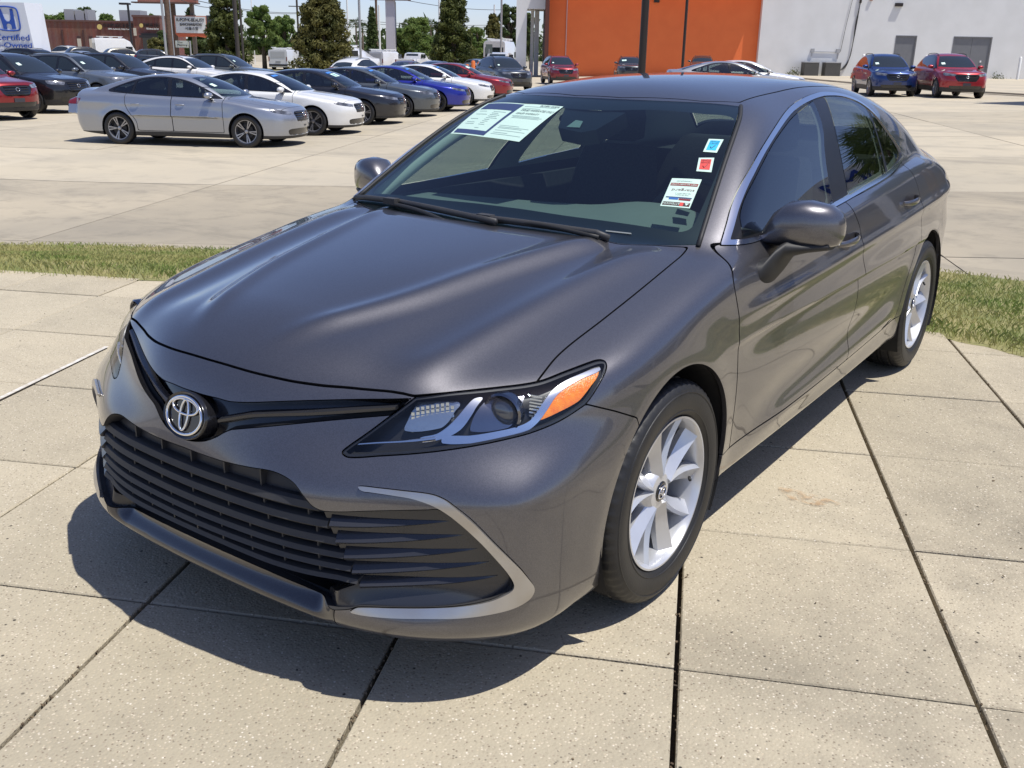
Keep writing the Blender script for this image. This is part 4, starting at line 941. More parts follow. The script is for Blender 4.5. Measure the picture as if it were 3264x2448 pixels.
SPEC['suv'] = dict(W=.925, yf=-.93, yr=3.72, wb=2.72, rw=.365, zb=.24, belt=1.09, tum=.36, top=1.68, zo=.10, nose=.03,
    hc=([-1.1,-.92,-.75,-.4,0,.45,1,3.2,3.7],[.84,.93,.98,1.03,1.075,1.11,1.12,1.12,1.10]), he=([-1.1,-.8,-.4,0,.4,1.4,2.4,3.2,3.7],[.74,.87,.95,1.0,1.05,1.085,1.12,1.12,1.08]),
    zr=([.1,.4,.75,1.1,1.4,1.9,2.5,2.9,3.15,3.45,3.65],[.97,1.13,1.35,1.55,1.645,1.69,1.68,1.645,1.57,1.32,1.06]), gw=([.2,.6,1,2.4,3.0,3.5],[-.05,-.02,0,0,-.02,-.06]), pl=([-1,0,1,2.6,3.2,3.7],[-.02,-.005,0,0,-.02,-.07]),
    gs=lambda y: 1.15+.5*sstep(2.9, 3.3, y),
    win=[[(.66,1.135),(.66,1.135),(1.0,1.34),(1.3,1.50),(1.58,1.56),(1.58,1.56),(1.55,1.15),(1.55,1.15)], [(1.66,1.565),(1.66,1.565),(2.3,1.555),(2.42,1.53),(2.42,1.53),(2.40,1.18),(2.40,1.18),(1.64,1.155),(1.64,1.155)], [(2.52,1.53),(2.52,1.53),(2.85,1.48),(3.06,1.36),(3.02,1.25),(2.50,1.185),(2.50,1.185)]],
    dlo=[(.52,1.11),(.52,1.11),(.95,1.37),(1.3,1.545),(1.7,1.60),(2.4,1.59),(2.95,1.51),(3.18,1.36),(3.14,1.26),(2.4,1.155),(.52,1.095)],
    ws=[(-.1,1.16),(-.1,1.16),(.54,1.22),(.54,1.22),(.73,.58),(.73,.58),(.4,.46),(-.1,.42),(-.1,.42)], rwn=[(-.1,3.10),(-.1,3.10),(.52,3.13),(.52,3.13),(.62,3.52),(.62,3.52),(-.1,3.57),(-.1,3.57)],
    doors=[(.46,.45,1.59),(1.595,.45,2.50)], lamp=[(.42,.905),(.42,.905),(.65,.93),(.88,.955),(.91,.95),(.91,.95),(.88,.86),(.62,.83),(.46,.82),(.46,.82)], grille=[(-.2,.90),(-.2,.90),(.42,.89),(.46,.82),(.36,.66),(.30,.63),(-.2,.63),(-.2,.63)],
    low=[(-.2,.47),(-.2,.47),(.50,.47),(.62,.46),(.58,.36),(.50,.34),(-.2,.34),(-.2,.34)], tail=(.92,1.10), hoody=.48, sill=.42)
SPEC['hatch'] = dict(SPEC['suv']); SPEC['hatch'].update(top=1.60, zr=([.1,.4,.75,1.1,1.4,1.9,2.4,2.8,3.1,3.4,3.65],[.97,1.12,1.32,1.49,1.57,1.605,1.57,1.49,1.38,1.22,1.05]),
    win=[[(.66,1.135),(.66,1.135),(1.0,1.32),(1.3,1.44),(1.58,1.485),(1.58,1.485),(1.55,1.15),(1.55,1.15)], [(1.66,1.49),(1.66,1.49),(2.1,1.48),(2.36,1.44),(2.36,1.44),(2.38,1.18),(2.38,1.18),(1.64,1.155),(1.64,1.155)], [(2.44,1.42),(2.44,1.42),(2.75,1.33),(2.95,1.24),(2.46,1.185),(2.46,1.185)]],
    dlo=[(.52,1.11),(.52,1.11),(.95,1.35),(1.3,1.48),(1.7,1.525),(2.3,1.49),(2.75,1.365),(3.08,1.24),(3.05,1.20),(2.4,1.155),(.52,1.095)])
M_DG = mat('dark_car_glass', (.018,.024,.028), .03, coat=.3, spec=.7)
M_HL = mat('bright_lamp_unit', (.10,.105,.115), .12, metal=.5, coat=1, noise=((.42,.43,.46), .9), nscale=9)
M_TL = mat('red_lamp_lens', (.16,.008,.010), .12, coat=1)
M_PLAS = mat('grey_black_cladding', (.025,.025,.027), .55)
M_RIMD = mat('dark_alloy', (.10,.10,.11), .3, metal=.7); M_RIMS = mat('grey_alloy', (.38,.38,.40), .28, metal=.8)
def small_wheel(parent, R, style, loc, right, detail=True):
    key = ('wheelmesh', R, style)
    w = bpy.data.objects.new('wheel', None); COL.objects.link(w); w.parent = parent; w.location = loc; w.rotation_euler = (random.uniform(0, 6), 0, math.pi if right else 0)
    if key not in MATS:
        a = MB(); r0 = R*.70
        a.lathe([(r0,-.09),(r0+.01,-.105),(R*.86,-.112),(R-.012,-.10),(R,-.08),(R,.08),(R-.012,.10),(R*.86,.112),(r0+.01,.105),(r0,.09)][::-1], 40, 'x')
        t = a.build('tyre', M_TYRE, w, True, auto=50)
        b = MB(); b.lathe([(r0+.004,.09),(r0+.002,.10),(r0-.008,.098),(r0-.016,.075),(r0-.02,-.05)], 40, 'x')
        n = {'ten': 10, 'five': 5, 'sport': 5}[style]
        for k in range(n):
            q = 2*math.pi*k/n
            for dd in ((0,) if n == 10 else (-.13, .13)):
                er = Vector((0, math.cos(q+dd), math.sin(q+dd))); e0 = Vector((0, math.cos(q), math.sin(q))); et = Vector((0, -math.sin(q), math.cos(q))); ex = Vector((1,0,0)); wd = .016 if n == 10 else .013
                b.loft([[tuple(c-et*v-ex*.02), tuple(c-et*v*.8+ex*.006), tuple(c+et*v*.8+ex*.006), tuple(c+et*v-ex*.02)] for c, v in ((e0*.035+ex*.070, wd), (er*r0*.55+ex*.078, wd*.9), (er*(r0-.006)+ex*.088, wd*1.4))])
        b.lathe([(0,.085),(.035,.082),(.045,.07),(.048,.04)], 16, 'x')
        rm = b.build('rim', M_RIMS if style != 'sport' else M_CHROME, w, True, auto=35)
        c = MB(); c.lathe([(0,.045),(.15,.045)], 20, 'x'); c.lathe([(0,.0),(r0-.015,.0)], 24, 'x'); dk = c.build('brake_disc', mat('dark_wheel_inside', (.02,.02,.022), .5, metal=.3), w)
        MATS[key] = (t, rm, dk)
    else:
        for o in MATS[key]: copyobj(o, w)
    return w
PAINTED = ('body', 'hood', 'front_door', 'rear_door', 'mirror_cap', 'door_handle', 'spoiler')
PROTO = {}
def proto_car(kind, h=.045):
    s = SPEC[kind]; F = gen_F(s); root = bpy.data.objects.new('parked_car', None); COL.objects.link(root); base = mat('proto_paint')
    S = Shell(F, h, (-h*.7, s['yf']-.08, s['zb']-.08), (s['W']+.07, s['yr']+.08, s['top']+.06))
    R = s['rw']
    def iyz(Q, xm=.35):
        Q = crv(Q, 5, True)
        def f(P):
            v = np.full(len(P), 1.); m = P[:, 0] > xm; v[m] = sdf_poly(Q, P[m][:, 1:]); return v
        return f
    def ixy(Q, zmin, y0, y1):
        Q = crv(Q, 5, True)
        def f(P):
            v = np.full(len(P), 1.); m = (P[:, 2] > zmin) & (P[:, 1] > y0) & (P[:, 1] < y1); v[m] = sdf_poly(Q, P[m][:, :2]); return v
        return f
    def iuz(Q):
        P3 = project(F, np.array([(x, s['yf']+.05+.5*x**3, z) for x, z in Q]), 14); P3[:, 2] = [q[1] for q in Q]; Q2 = crv([tuple(q) for q in tub(P3)], 5, True)
        def f(P):
            v = np.full(len(P), 1.); m = P[:, 1] < .2; v[m] = sdf_poly(Q2, tub(P[m])); return v
        return f
    ws = S.take(ixy(s['ws'], s['belt']-.0, .2, 1.6), .004); rw = S.take(ixy(s['rwn'], s['belt'], 2.2, 3.9), .004)
    wins = [S.take(iyz(q), .004) for q in s['win']]; trim = S.take(iyz(s['dlo']), .003)
    lamp = S.take(iuz(s['lamp']), .003); gr = S.take(iuz(s['grille']), .003); low = S.take(iuz(s['low']), .003)
    for yw in (0, s['wb']): S.take(lambda P: np.where(P[:, 0] > .5, np.hypot(P[:, 1]-yw, P[:, 2]-R)-R-.045, 1.), 0)
    tl = S.take(lambda P: np.maximum(np.maximum(s['yr']-.34-1.2*(P[:, 2]-s['tail'][0])*0-P[:, 1]+1.1*(P[:, 2]-s['tail'][1])*-1, np.maximum(s['tail'][0]-P[:, 2], P[:, 2]-s['tail'][1])), .42-P[:, 0]), .003)
    sill = S.take(lambda P: P[:, 2]-s['sill']-.02*np.sin(P[:, 1]), .003)
    hood = S.take(lambda P: np.maximum(np.maximum(P[:, 1]-s['hoody'], s['yf']+.16+.25*P[:, 0]**2-P[:, 1]), np.maximum(P[:, 0]-.74, s['belt']-.42-P[:, 2]+0*P[:, 0])) if kind != 'sedan' else np.maximum(np.maximum(P[:, 1]-s['hoody'], s['yf']+.16+.25*P[:, 0]**2-P[:, 1]), np.maximum(P[:, 0]-.72, .70-P[:, 2])), .008)
    dd = []
    for (y0, _, y1) in s['doors']:
        yy = min(y1, s['wb']-R-.10) if y1 > 2 else y1
        Q = [(y0,.3),(y0,.3),(y1 if y1 < 2 else yy,.3),(y1 if y1 < 2 else yy,.3),(y1 if y1 < 2 else yy+.02,.5),(y1,.80),(y1,1.2),(y1,1.2),(y0,1.2),(y0,1.2)]
        dd.append(S.take(iyz(Q, .55), .012))
    glassm = M_SG if kind == 'sedan' else M_DG
    mid('windshield', ws, M_WS if kind == 'sedan' else M_DG, root, .004); mid('rear_window', rw, glassm, root, .004)
    mid('body', (S.V, S.T, S.N), base, root, .015); mid('hood', hood, base, root, .012)
    fdo = sides('front_door', dd[0], base, (root, root), .012); rdo = sides('rear_door', dd[1], base, (root, root), .012)
    for w_ in wins: sides('side_window', w_, glassm, (root, root), 0, -.001)
    sides('window_surround', trim, M_BLK, (root, root), .006); mid('grille', gr, M_BLK, root, .02, -.012); mid('lower_intake', low, M_BLK, root, .02, -.012)
    sides('headlight', lamp, M_HL, (root, root), .01); sides('tail_light', tl, M_TL, (root, root), .01); mid('lower_cladding', sill, M_PLAS, root, .01)
    G = lambda P: F(P)+.03
    P, Q, N = nets(G, (-.05, s['yf']-.05, s['zb']-.05), (s['W']+.05, s['yr']+.05, s['top']+.05), .07, 2); sh = clip(P, tris(Q), N, -P[:, 0])
    for f in [ixy(s['ws'], s['belt'], .2, 1.6), ixy(s['rwn'], s['belt'], 2.2, 3.9)]+[iyz(q) for q in s['win']]:
        sh = clip(*sh, f(sh[0]), keep_neg=False)
    for yw in (0, s['wb']): sh = clip(*sh, np.where(sh[0][:, 0] > .5, np.hypot(sh[0][:, 1]-yw, sh[0][:, 2]-R)-R-.05, 1.), keep_neg=False)
    mid('body_inner', sh, M_VOID, root, 0)
    for yw in (0, s['wb']):
        mb = MB(); mb.loft([[(x, yw+(R+.05)*math.cos(a), max(s['zb'], R+(R+.05)*math.sin(a))) for a in np.linspace(-.4, math.pi+.4, 18)] for x in (s['W']-.03, .56)], closed=False, caps=False)
        mb.add([(.56, yw-R-.06, s['zb']), (.56, yw+R+.06, s['zb']), (.56, yw+R+.06, R*2.2), (.56, yw-R-.06, R*2.2)], [[0,1,2,3]])
        mb_sides(mb, 'wheel_housing', M_VOID, (root, root), False)
    # grille bars
    gz0, gz1 = min(q[1] for q in s['grille']), max(q[1] for q in s['grille'])
    for i in range(4):
        z = gz0+(gz1-gz0)*(i+.6)/4.2; xe = .30+.05*(i/3); mb = MB()
        mb.loft([[(x, y-.006, z-.008), (x, y-.010, z+.004), (x, y+.02, z+.008), (x, y+.02, z-.008)] for x in np.linspace(-xe, xe, 9) for y in [snap([(abs(x), s['yf']+.03, z)], F, -.004)[0][1]]]); mb.build('grille_bar', M_PLAS, root)
    yy = snap([(0, s['yf']+.03, (gz0+gz1)/2+.03)], F, .012)[0]; mb = MB(); M_ = frame(yy, (1,0,0), (0,.25,1)); ellipse_ring(mb, M_, .055, .045, .007, 20); mb.build('emblem', M_CHROME, root, True)
    yy = snap([(0, s['yf']+.03, s['low'][0][1]+.06)], F, .006)[0]; mb = MB(); mb.box(yy, (.30, .012, .10)) if kind != 'sedan' else mb.box(yy, (.10, .008, .03)); mb.build('number_plate', mat('plate_frame', (.05,.05,.06), .4), root)
    for k in (1, -1):
        m_ = bpy.data.objects.new('side_mirror', None); COL.objects.link(m_); m_.parent = root; zb = s['belt']
        mb = MB(); rings = []
        for x, ry, rz in ((.86,.03,.035),(.89,.055,.065),(1.0,.06,.07),(1.07,.045,.05),(1.085,.02,.02)):
            rings.append([(k*x, .74-ry*math.cos(a)*1.2, zb+.075+rz*math.sin(a)) for a in np.linspace(0, 2*math.pi, 12, endpoint=False)][::k])
        mb.loft(rings); mb.build('mirror_cap', base, m_, True)
        mb = MB(); mb.box((k*.87, .72, zb+.01), (.14,.07,.035)); mb.build('mirror_arm', M_BLK, m_)
        mb = MB(); mb.box((k*.98, .81, zb+.075), (.15,.02,.10)); mb.build('mirror_glass', M_DG, m_)
    for dl, y in ((fdo, s['doors'][0][2]-.20), (rdo, s['doors'][1][2]-.22)):
        mb = MB(); pts = [snap([(.9, y-.09+.18*t, s['belt']-.13+.02*y*0)], F, .006+.022*math.sin(math.pi*t)**.6)[0] for t in np.linspace(0, 1, 7)]; mb.tube(pts, .012, 6); mb_sides(mb, 'door_handle', base, dl)
    if kind in ('suv', 'hatch'):
        mb = MB(); pts = [snap([(.58, y, 1.75)], F, .035 if .01 < t < .99 else -.01)[0] for t in np.linspace(0, 1, 9) for y in [1.15+1.75*t]]; mb.tube(pts, .014, 6); mb_sides(mb, 'roof_rail', M_PLAS, (root, root))
    if kind == 'sedan':
        for x in (.38, -.38):
            mb = MB(); mb.box((x, 1.75, .85), (.46,.16,.62)); mb.box((x, 1.82, 1.22), (.24,.10,.17)); tag(mb.build('front_seat', M_SEATC, root), kind='stuff')
        mb = MB(); mb.box((0, 2.55, .80), (1.3,.2,.55)); mb.build('rear_seat', M_SEATC, root)
        mb = MB(); mb.box((0, .75, .93), (1.4,.5,.12)); mb.build('dashboard', M_INT, root)
    root['nwheels'] = 0; PROTO[kind] = (root, F); return root
def park(kind, color, pos, yaw, label, style='ten', sticker=None, metal=.5, group=None, name='parked_car'):
    """pos = ground point under the front axle's near end..., yaw = heading of the nose in degrees from +x"""
    if kind not in PROTO: root = proto_car(kind); fresh = True
    else: root = copy_tree(PROTO[kind][0]); fresh = False
    s = SPEC[kind]; p = paint('paint_%.3f_%.3f_%.3f' % color, color, metal, .36, .05)
    def rec(o):
        for c in o.children:
            if c.type == 'MESH' and c.name.split('.')[0] in PAINTED:
                c.material_slots[0].link = 'OBJECT'; c.material_slots[0].material = p
            rec(c)
    if fresh:      # keep an unplaced original out of the scene graph: copies are made from it before it moves
        pass
    rec(root)
    root.name = name; root.location = pos; root.rotation_euler = (0, 0, math.radians(yaw)+math.pi/2)
    for c in list(root.children):
        if c.name.split('.')[0] == 'wheel': 
            for g in list(c.children): bpy.data.objects.remove(g)
            bpy.data.objects.remove(c)
    for c in list(root.children):
        if c.name.split('.')[0] == 'window_sticker': bpy.data.objects.remove(c)
    for (x, y) in ((.80, 0), (.80, s['wb']), (-.80, 0), (-.80, s['wb'])): small_wheel(root, s['rw'], style, (x*(s['W']-.115)/.80, y, s['rw']), x < 0)
    if sticker:
        F = PROTO[kind][1]
        for (x0, x1, y0, y1, m) in sticker:
            V = [snap([(x, y, 1.3)], F, .004)[0] for x, y in ((x0,y0),(x1,y0),(x1,y1),(x0,y1))]; obj('window_sticker', V, [[0,1,2,3]], m, root)
    return tag(root, label, 'car', group)

# ---------------------------------------------------------------- ground
def concrete(name, c1, c2, c3, speck=0., scale=1., stain=.5, side=False):
    m = bpy.data.materials.new(name); m.use_nodes = True; nt = m.node_tree; b = nt.nodes['Principled BSDF']; L = nt.links.new
    g = nt.nodes.new('ShaderNodeNewGeometry')
    def noise(sc, det, vec=None, rough=.6):
        n = nt.nodes.new('ShaderNodeTexNoise'); n.inputs['Scale'].default_value = sc; n.inputs['Detail'].default_value = det; n.inputs['Roughness'].default_value = rough; L(vec or g.outputs['Position'], n.inputs['Vector']); return n
    def ramp(src, a, b_):
        r = nt.nodes.new('ShaderNodeMapRange'); r.inputs['From Min'].default_value = a; r.inputs['From Max'].default_value = b_; L(src, r.inputs['Value']); return r.outputs['Result']
    def mix(f, A, B, mode='MIX'):
        x = nt.nodes.new('ShaderNodeMix'); x.data_type = 'RGBA'; x.blend_type = mode
        for s_, v in (('Factor', f), ('A', A), ('B', B)):
            if isinstance(v, tuple): x.inputs[s_].default_value = (*v, 1)
            elif isinstance(v, float): x.inputs[s_].default_value = v
            else: L(v, x.inputs[s_])
        return x.outputs['Result']
    big = noise(.55*scale, 6); mid_ = noise(3.1*scale, 6, rough=.7); fine = noise(26, 5, rough=.8)
    col = mix(ramp(big.outputs['Fac'], .36, .66), c1, c2)
    mp = nt.nodes.new('ShaderNodeMapping'); mp.inputs['Rotation'].default_value = (0, 0, -.6); mp.inputs['Scale'].default_value = (.25, 1.6, 1); L(g.outputs['Position'], mp.inputs['Vector'])
    st = noise(.9*scale, 7, mp.outputs['Vector'], .7)
    sf = nt.nodes.new('ShaderNodeMath'); sf.operation = 'MULTIPLY'; sf.inputs[1].default_value = stain; L(ramp(st.outputs['Fac'], .52, .72), sf.inputs[0])
    col = mix(sf.outputs[0], col, c3)
    mf = nt.nodes.new('ShaderNodeMath'); mf.operation = 'MULTIPLY'; mf.inputs[1].default_value = stain*.7; L(ramp(mid_.outputs['Fac'], .5, .75), mf.inputs[0])
    col = mix(mf.outputs[0], col, c3)
    if side:      # the traffic side of the pavement is grimier, in drifts
        sx_ = nt.nodes.new('ShaderNodeSeparateXYZ'); L(g.outputs['Position'], sx_.inputs[0]); n3 = noise(1.3, 6, rough=.75)
        dr = ramp(sx_.outputs[0], .7, 2.3); nn = ramp(n3.outputs['Fac'], .40, .62); mm = nt.nodes.new('ShaderNodeMath'); mm.operation = 'MULTIPLY'; L(dr, mm.inputs[0]); L(nn, mm.inputs[1])
        m5 = nt.nodes.new('ShaderNodeMath'); m5.operation = 'MULTIPLY'; m5.inputs[1].default_value = .85; L(mm.outputs[0], m5.inputs[0]); col = mix(m5.outputs[0], col, (.17,.15,.115))
    # each slab has its own tone
    oi = nt.nodes.new('ShaderNodeObjectInfo'); tone = nt.nodes.new('ShaderNodeMapRange'); tone.inputs['To Min'].default_value = .90; tone.inputs['To Max'].default_value = 1.08; L(oi.outputs['Random'], tone.inputs['Value'])
    tm = nt.nodes.new('ShaderNodeVectorMath'); tm.operation = 'SCALE'; L(col, tm.inputs[0]); L(tone.outputs['Result'], tm.inputs['Scale']); col = tm.outputs[0]
    hgt = fine.outputs['Fac']
    if speck:
        v = nt.nodes.new('ShaderNodeTexVoronoi'); v.inputs['Scale'].default_value = 120; L(g.outputs['Position'], v.inputs['Vector'])
        sc = nt.nodes.new('ShaderNodeSeparateColor'); L(v.outputs['Color'], sc.inputs[0])
        edge = ramp(v.outputs['Distance'], .42, .22)
        def pick(lo, hi, c, amt):
            nonlocal col
            a = ramp(sc.outputs[0], lo, lo+.02); a2 = nt.nodes.new('ShaderNodeMath'); a2.operation = 'MULTIPLY'; L(a, a2.inputs[0]); L(edge, a2.inputs[1])
            bb = ramp(sc.outputs[0], hi+.02, hi); a3 = nt.nodes.new('ShaderNodeMath'); a3.operation = 'MULTIPLY'; L(a2.outputs[0], a3.inputs[0]); L(bb, a3.inputs[1])
            a4 = nt.nodes.new('ShaderNodeMath'); a4.operation = 'MULTIPLY'; L(a3.outputs[0], a4.inputs[0]); a4.inputs[1].default_value = amt*speck; col = mix(a4.outputs[0], col, c)
        pick(.0, .14, (.16,.12,.085), .9); pick(.16, .34, (.62,.54,.42), .8); pick(.36, .50, (.28,.22,.17), .7); pick(.52, .58, (.06,.05,.045), .7); pick(.60,.74,(.50,.42,.30),.7); pick(.76,.80,(.74,.68,.58),.9)
        v2 = nt.nodes.new('ShaderNodeTexVoronoi'); v2.inputs['Scale'].default_value = 38; L(g.outputs['Position'], v2.inputs['Vector']); s2 = nt.nodes.new('ShaderNodeSeparateColor'); L(v2.outputs['Color'], s2.inputs[0])
        pit = nt.nodes.new('ShaderNodeMath'); pit.operation = 'MULTIPLY'; L(ramp(s2.outputs[1], .955, .965), pit.inputs[0]); L(ramp(v2.outputs['Distance'], .22, .12), pit.inputs[1]); col = mix(pit.outputs[0], col, (.045,.038,.03))
        hh = nt.nodes.new('ShaderNodeMath'); hh.operation = 'ADD'; L(v.outputs['Distance'], hh.inputs[0]); L(fine.outputs['Fac'], hh.inputs[1]); hgt = hh.outputs[0]
    f3 = ramp(fine.outputs['Fac'], .3, .7); col = mix(f3, col, col) if False else col
    L(col, b.inputs['Base Color']); b.inputs['Roughness'].default_value = .82; b.inputs['Specular IOR Level'].default_value = .3
    bp = nt.nodes.new('ShaderNodeBump'); bp.inputs['Strength'].default_value = .5; bp.inputs['Distance'].default_value = .003; L(hgt, bp.inputs['Height']); L(bp.outputs['Normal'], b.inputs['Normal'])
    return m
M_PAD = concrete('exposed_aggregate', (.45,.392,.285), (.385,.34,.25), (.235,.205,.155), speck=.85, stain=.45, side=True)
M_LOT = concrete('lot_concrete', (.47,.41,.305), (.40,.355,.275), (.26,.235,.19), stain=.75, scale=.5)
M_LOTD = concrete('old_lot_concrete', (.40,.345,.255), (.30,.265,.205), (.17,.155,.125), stain=.8, scale=.7)
M_JOINT = mat('joint_filler', (.035,.028,.022), .9, noise=((.08,.06,.045), .8), nscale=40)
M_GRASSB = mat('turf_soil', (.15,.17,.055), .95, noise=((.30,.25,.12), .9), nscale=2.2, bump=.5, bscale=60)
def lot3(x, y, dz=0): return (x, y, float(lotz(x, y))+dz)
def wp(a, d):
    q = CP+RT*a+FW*d; return q.x, q.y
NEAR = [(-14,-3.6),(-7.5,-.35),(-4.89,1.06),(-3.94,1.57),(-2.6,2.28),(-1.2,2.98),(-.2,3.42),(.35,3.60),(.75,3.62),(1.32,3.50),(2.2,3.05),(3.4,2.2),(5.0,.6),(6.4,-1.6),(7.4,-5)]
FAR = [(-17,-2.3),(-9.6,1.35),(-7.35,3.0),(-6.1,3.55),(-4.6,4.35),(-3.0,5.2),(-1.6,5.9),(-.6,6.3),(.3,6.42),(1.1,6.35),(2.4,5.85),(4.0,4.9),(6.2,3.0),(8.3,0),(10.2,-5)]
def build_ground():
    cv0 = crv(NEAR, 6); pv = obj('pavement', [(x, y, -.055) for x, y in cv0]+[(9,-9,-.055),(-14.5,-9,-.055)], [list(range(len(cv0)+2))[::-1]], M_JOINT); tag(pv, kind='structure')
    e1 = Vector((.907,.421)).normalized(); e2 = Vector((-.421,.907)).normalized()
    rows = [-.725+.815*(i) for i in range(-9, 9)]; cols = [-13.2, -12.45, -11.7, -10.95, -10.2, -9.45, -8.7, -7.95, -7.2, -6.45, -5.75, -5.05, -4.35, -3.62, -2.91, -2.2, -1.43, -.66, .095, .855, 1.60, 2.32, 3.06, 3.8, 4.55, 5.3, 6.05, 6.8, 7.55]
    curve = crv(NEAR, 6)
    reg = np.array([(-14.5,-9.5)]+[tuple(p) for p in curve]+[(9,-9.5)])
    def clip_poly(poly, inside_pts):
        # cut a convex slab against the curved pavement edge: keep the grid points of the slab that lie inside
        return poly
    for i in range(len(rows)-1):
        for j in range(len(cols)-1):
            g = .0048; gx0 = .0068 if j in (18, 19, 20, 21, 17) else .0045
            n0, n1 = rows[i]+g, rows[i+1]-g; m0, m1 = cols[j]+gx0, cols[j+1]-gx0
            c = [e1*m0+e2*n0, e1*m1+e2*n0, e1*m1+e2*n1, e1*m0+e2*n1]
            P = [(q.x, q.y) for q in c]; ctr = np.mean(P, 0)
            if ctr[1] < -3.2+max(0, abs(ctr[0]-1)-3)*.9 and ctr[0] < 3.5 and ctr[1] < -4: continue
            s_ = sdf_poly(reg, np.array(P))
            if (s_ > 0).all() or ctr[0] < -13: continue
            if (s_ > -.02).any():
                # subdivide the outline and drop what is outside (edge slabs follow the curve under the turf lip)
                q = []
                for k in range(4):
                    A, B = np.array(P[k]), np.array(P[(k+1) % 4])
                    for t in np.linspace(0, 1, 9)[:-1]: q.append(A+(B-A)*t)
                q = np.array(q); sv = sdf_poly(reg, q); keep = sv < .05
                if keep.sum() < 3: continue
                P = [tuple(v) for v in q[keep]]
            dz = random.uniform(-.002, .002); tx, ty = random.uniform(-.0012, .0012), random.uniform(-.0012, .0012)
            cx, cy = ctr; top = [(x, y, dz+tx*(x-cx)+ty*(y-cy)-.001) for x, y in P]; b = .004
            inn = [(x+(cx-x)*b/.4, y+(cy-y)*b/.4, z) for x, y, z in top]; rim = [(x, y, z-.004) for x, y, z in top]; bot = [(x, y, -.06) for x, y, z in top]; n = len(P)
            F = [list(range(n))]+[[n+k, n+(k+1) % n, (k+1) % n, k] for k in range(n)]+[[2*n+k, 2*n+(k+1) % n, n+(k+1) % n, n+k] for k in range(n)]
            obj('slab', inn+rim+bot, F, M_PAD, pv)
    # painted line on the pavement
    q = [(-2.29,-.31),(-2.60,.36)]; d = (Vector(q[1])-Vector(q[0])).normalized(); w = Vector((-d.y, d.x))*.012; A = Vector(q[0])-d*.35; B = Vector(q[1])+d*.1
    ln = obj('painted_line', [(*(A-w), .006), (*(B-w), .006), (*(B+w), .006), (*(A+w), .006)], [[0,1,2,3]], mat('white_line_paint', (.62,.60,.56), .8, noise=((.45,.40,.32), .9), nscale=30), pv)
    st = snap_circle = [(1.0+.10*math.cos(a)*(1+.3*math.sin(3*a)), .92+.055*math.sin(a)*(1+.2*math.cos(2*a)), .0045) for a in np.linspace(0, 2*math.pi, 28, endpoint=False)]
    obj('rust_stain', st, [list(range(28))], rust_mat(), pv)
    # grit and dead bits caught in the wide joints, a few crumbs lying about
    mb = MB()
    for m_, n0, n1 in ((.862, -2.2, .3), (1.60, -1.6, 2.6), (2.32, -1.0, 3.0), (.095, -1.6, -.5), (-.66, -2.4, -.6)):
        for _ in range(130):
            q = e1*(m_+random.gauss(0, .006))+e2*random.uniform(n0, n1); r_ = random.uniform(.0015, .005)
            mb.box((q.x, q.y, -.004+random.uniform(-.004, .006)), (r_*random.uniform(1, 2.5), r_, r_*.8), Euler((random.random(), random.random(), random.random()*6)).to_matrix())
    for _ in range(90):
        x, y = random.uniform(-4, 3), random.uniform(-2.2, 3)
        if sdf_poly(reg, np.array([[x, y]]))[0] < -.05: r_ = random.uniform(.002, .006); mb.box((x, y, .003), (r_*random.uniform(1, 3), r_, .002), Euler((0, 0, random.random()*6)).to_matrix())
    tag(mb.build('grit', mat('dry_debris', (.09,.06,.035), .9, noise=((.20,.15,.09), .8), nscale=50), pv), kind='stuff')
    # ---- grass strip: from the pavement edge down to the lot
    N = crv([(*p, 0) for p in NEAR], 8); Fq = crv([(*p, 0) for p in FAR], 8); n = len(N); V = []; rowsg = 9
    for i in range(n):
        A = N[i]; B = Fq[i]; A = A-(B-A)/np.linalg.norm(B-A)*(.085+.015*math.sin(i*1.7)); zb = float(lotz(B[0], B[1]))
        for k in range(rowsg):
            t = k/(rowsg-1); p = A*(1-t)+B*t; V.append((p[0], p[1], (.012*(1-t)-(.012 if k == 0 else 0))+(zb+.03)*sst(t)+.02*math.sin(p[0]*3.1)*t*(1-t)))
    F = [[i*rowsg+k, (i+1)*rowsg+k, (i+1)*rowsg+k+1, i*rowsg+k+1] for i in range(n-1) for k in range(rowsg-1)]
    tg = obj('lawn_soil', V, F, M_GRASSB, None, None, True); tag(tg, kind='structure')
    Vg = np.array(V).reshape(n, rowsg, 3)
    # blades
    R_ = RNG; M = 300000; i = R_.integers(0, n-1, M*2); L_ = np.linalg.norm(Vg[i+1, 4]-Vg[i, 4], axis=1); keep = R_.random(M*2) < L_/L_.max(); i = i[keep][:M]; M = len(i)
    t = R_.random(M); v = R_.random(M)**.9*(rowsg-1); k = np.minimum(v.astype(int), rowsg-2); w = (v-k)[:, None]
    base = (Vg[i, k]*(1-w)+Vg[i, k+1]*w)*(1-t[:, None])+(Vg[i+1, k]*(1-w)+Vg[i+1, k+1]*w)*t[:, None]
    vis = (base[:, 0] > -9) & (base[:, 0] < 5.5) & (base[:, 1] > -1.5); base = base[vis]; v = v[vis]; M = len(base)
    pat = .5+.5*np.sin(base[:, 0]*2.3+1.7*np.sin(base[:, 1]*1.9))*np.cos(base[:, 1]*3.1+base[:, 0])
    a = R_.random(M)*2*math.pi; h = (.020+.024*R_.random(M))*(1+.5*(v < .8)); wd = .0012+.0014*R_.random(M); ln_ = h*(.3+.6*R_.random(M))
    dx = np.stack([np.cos(a), np.sin(a), 0*a], 1); px = np.stack([-np.sin(a), np.cos(a), 0*a], 1); up = np.array([0, 0, 1.])
    V4 = np.stack([base-px*wd[:, None], base+px*wd[:, None], base+px*wd[:, None]*.6+up*h[:, None]*.7+dx*ln_[:, None]*.35, base+up*h[:, None]+dx*ln_[:, None]], 1).reshape(-1, 3)
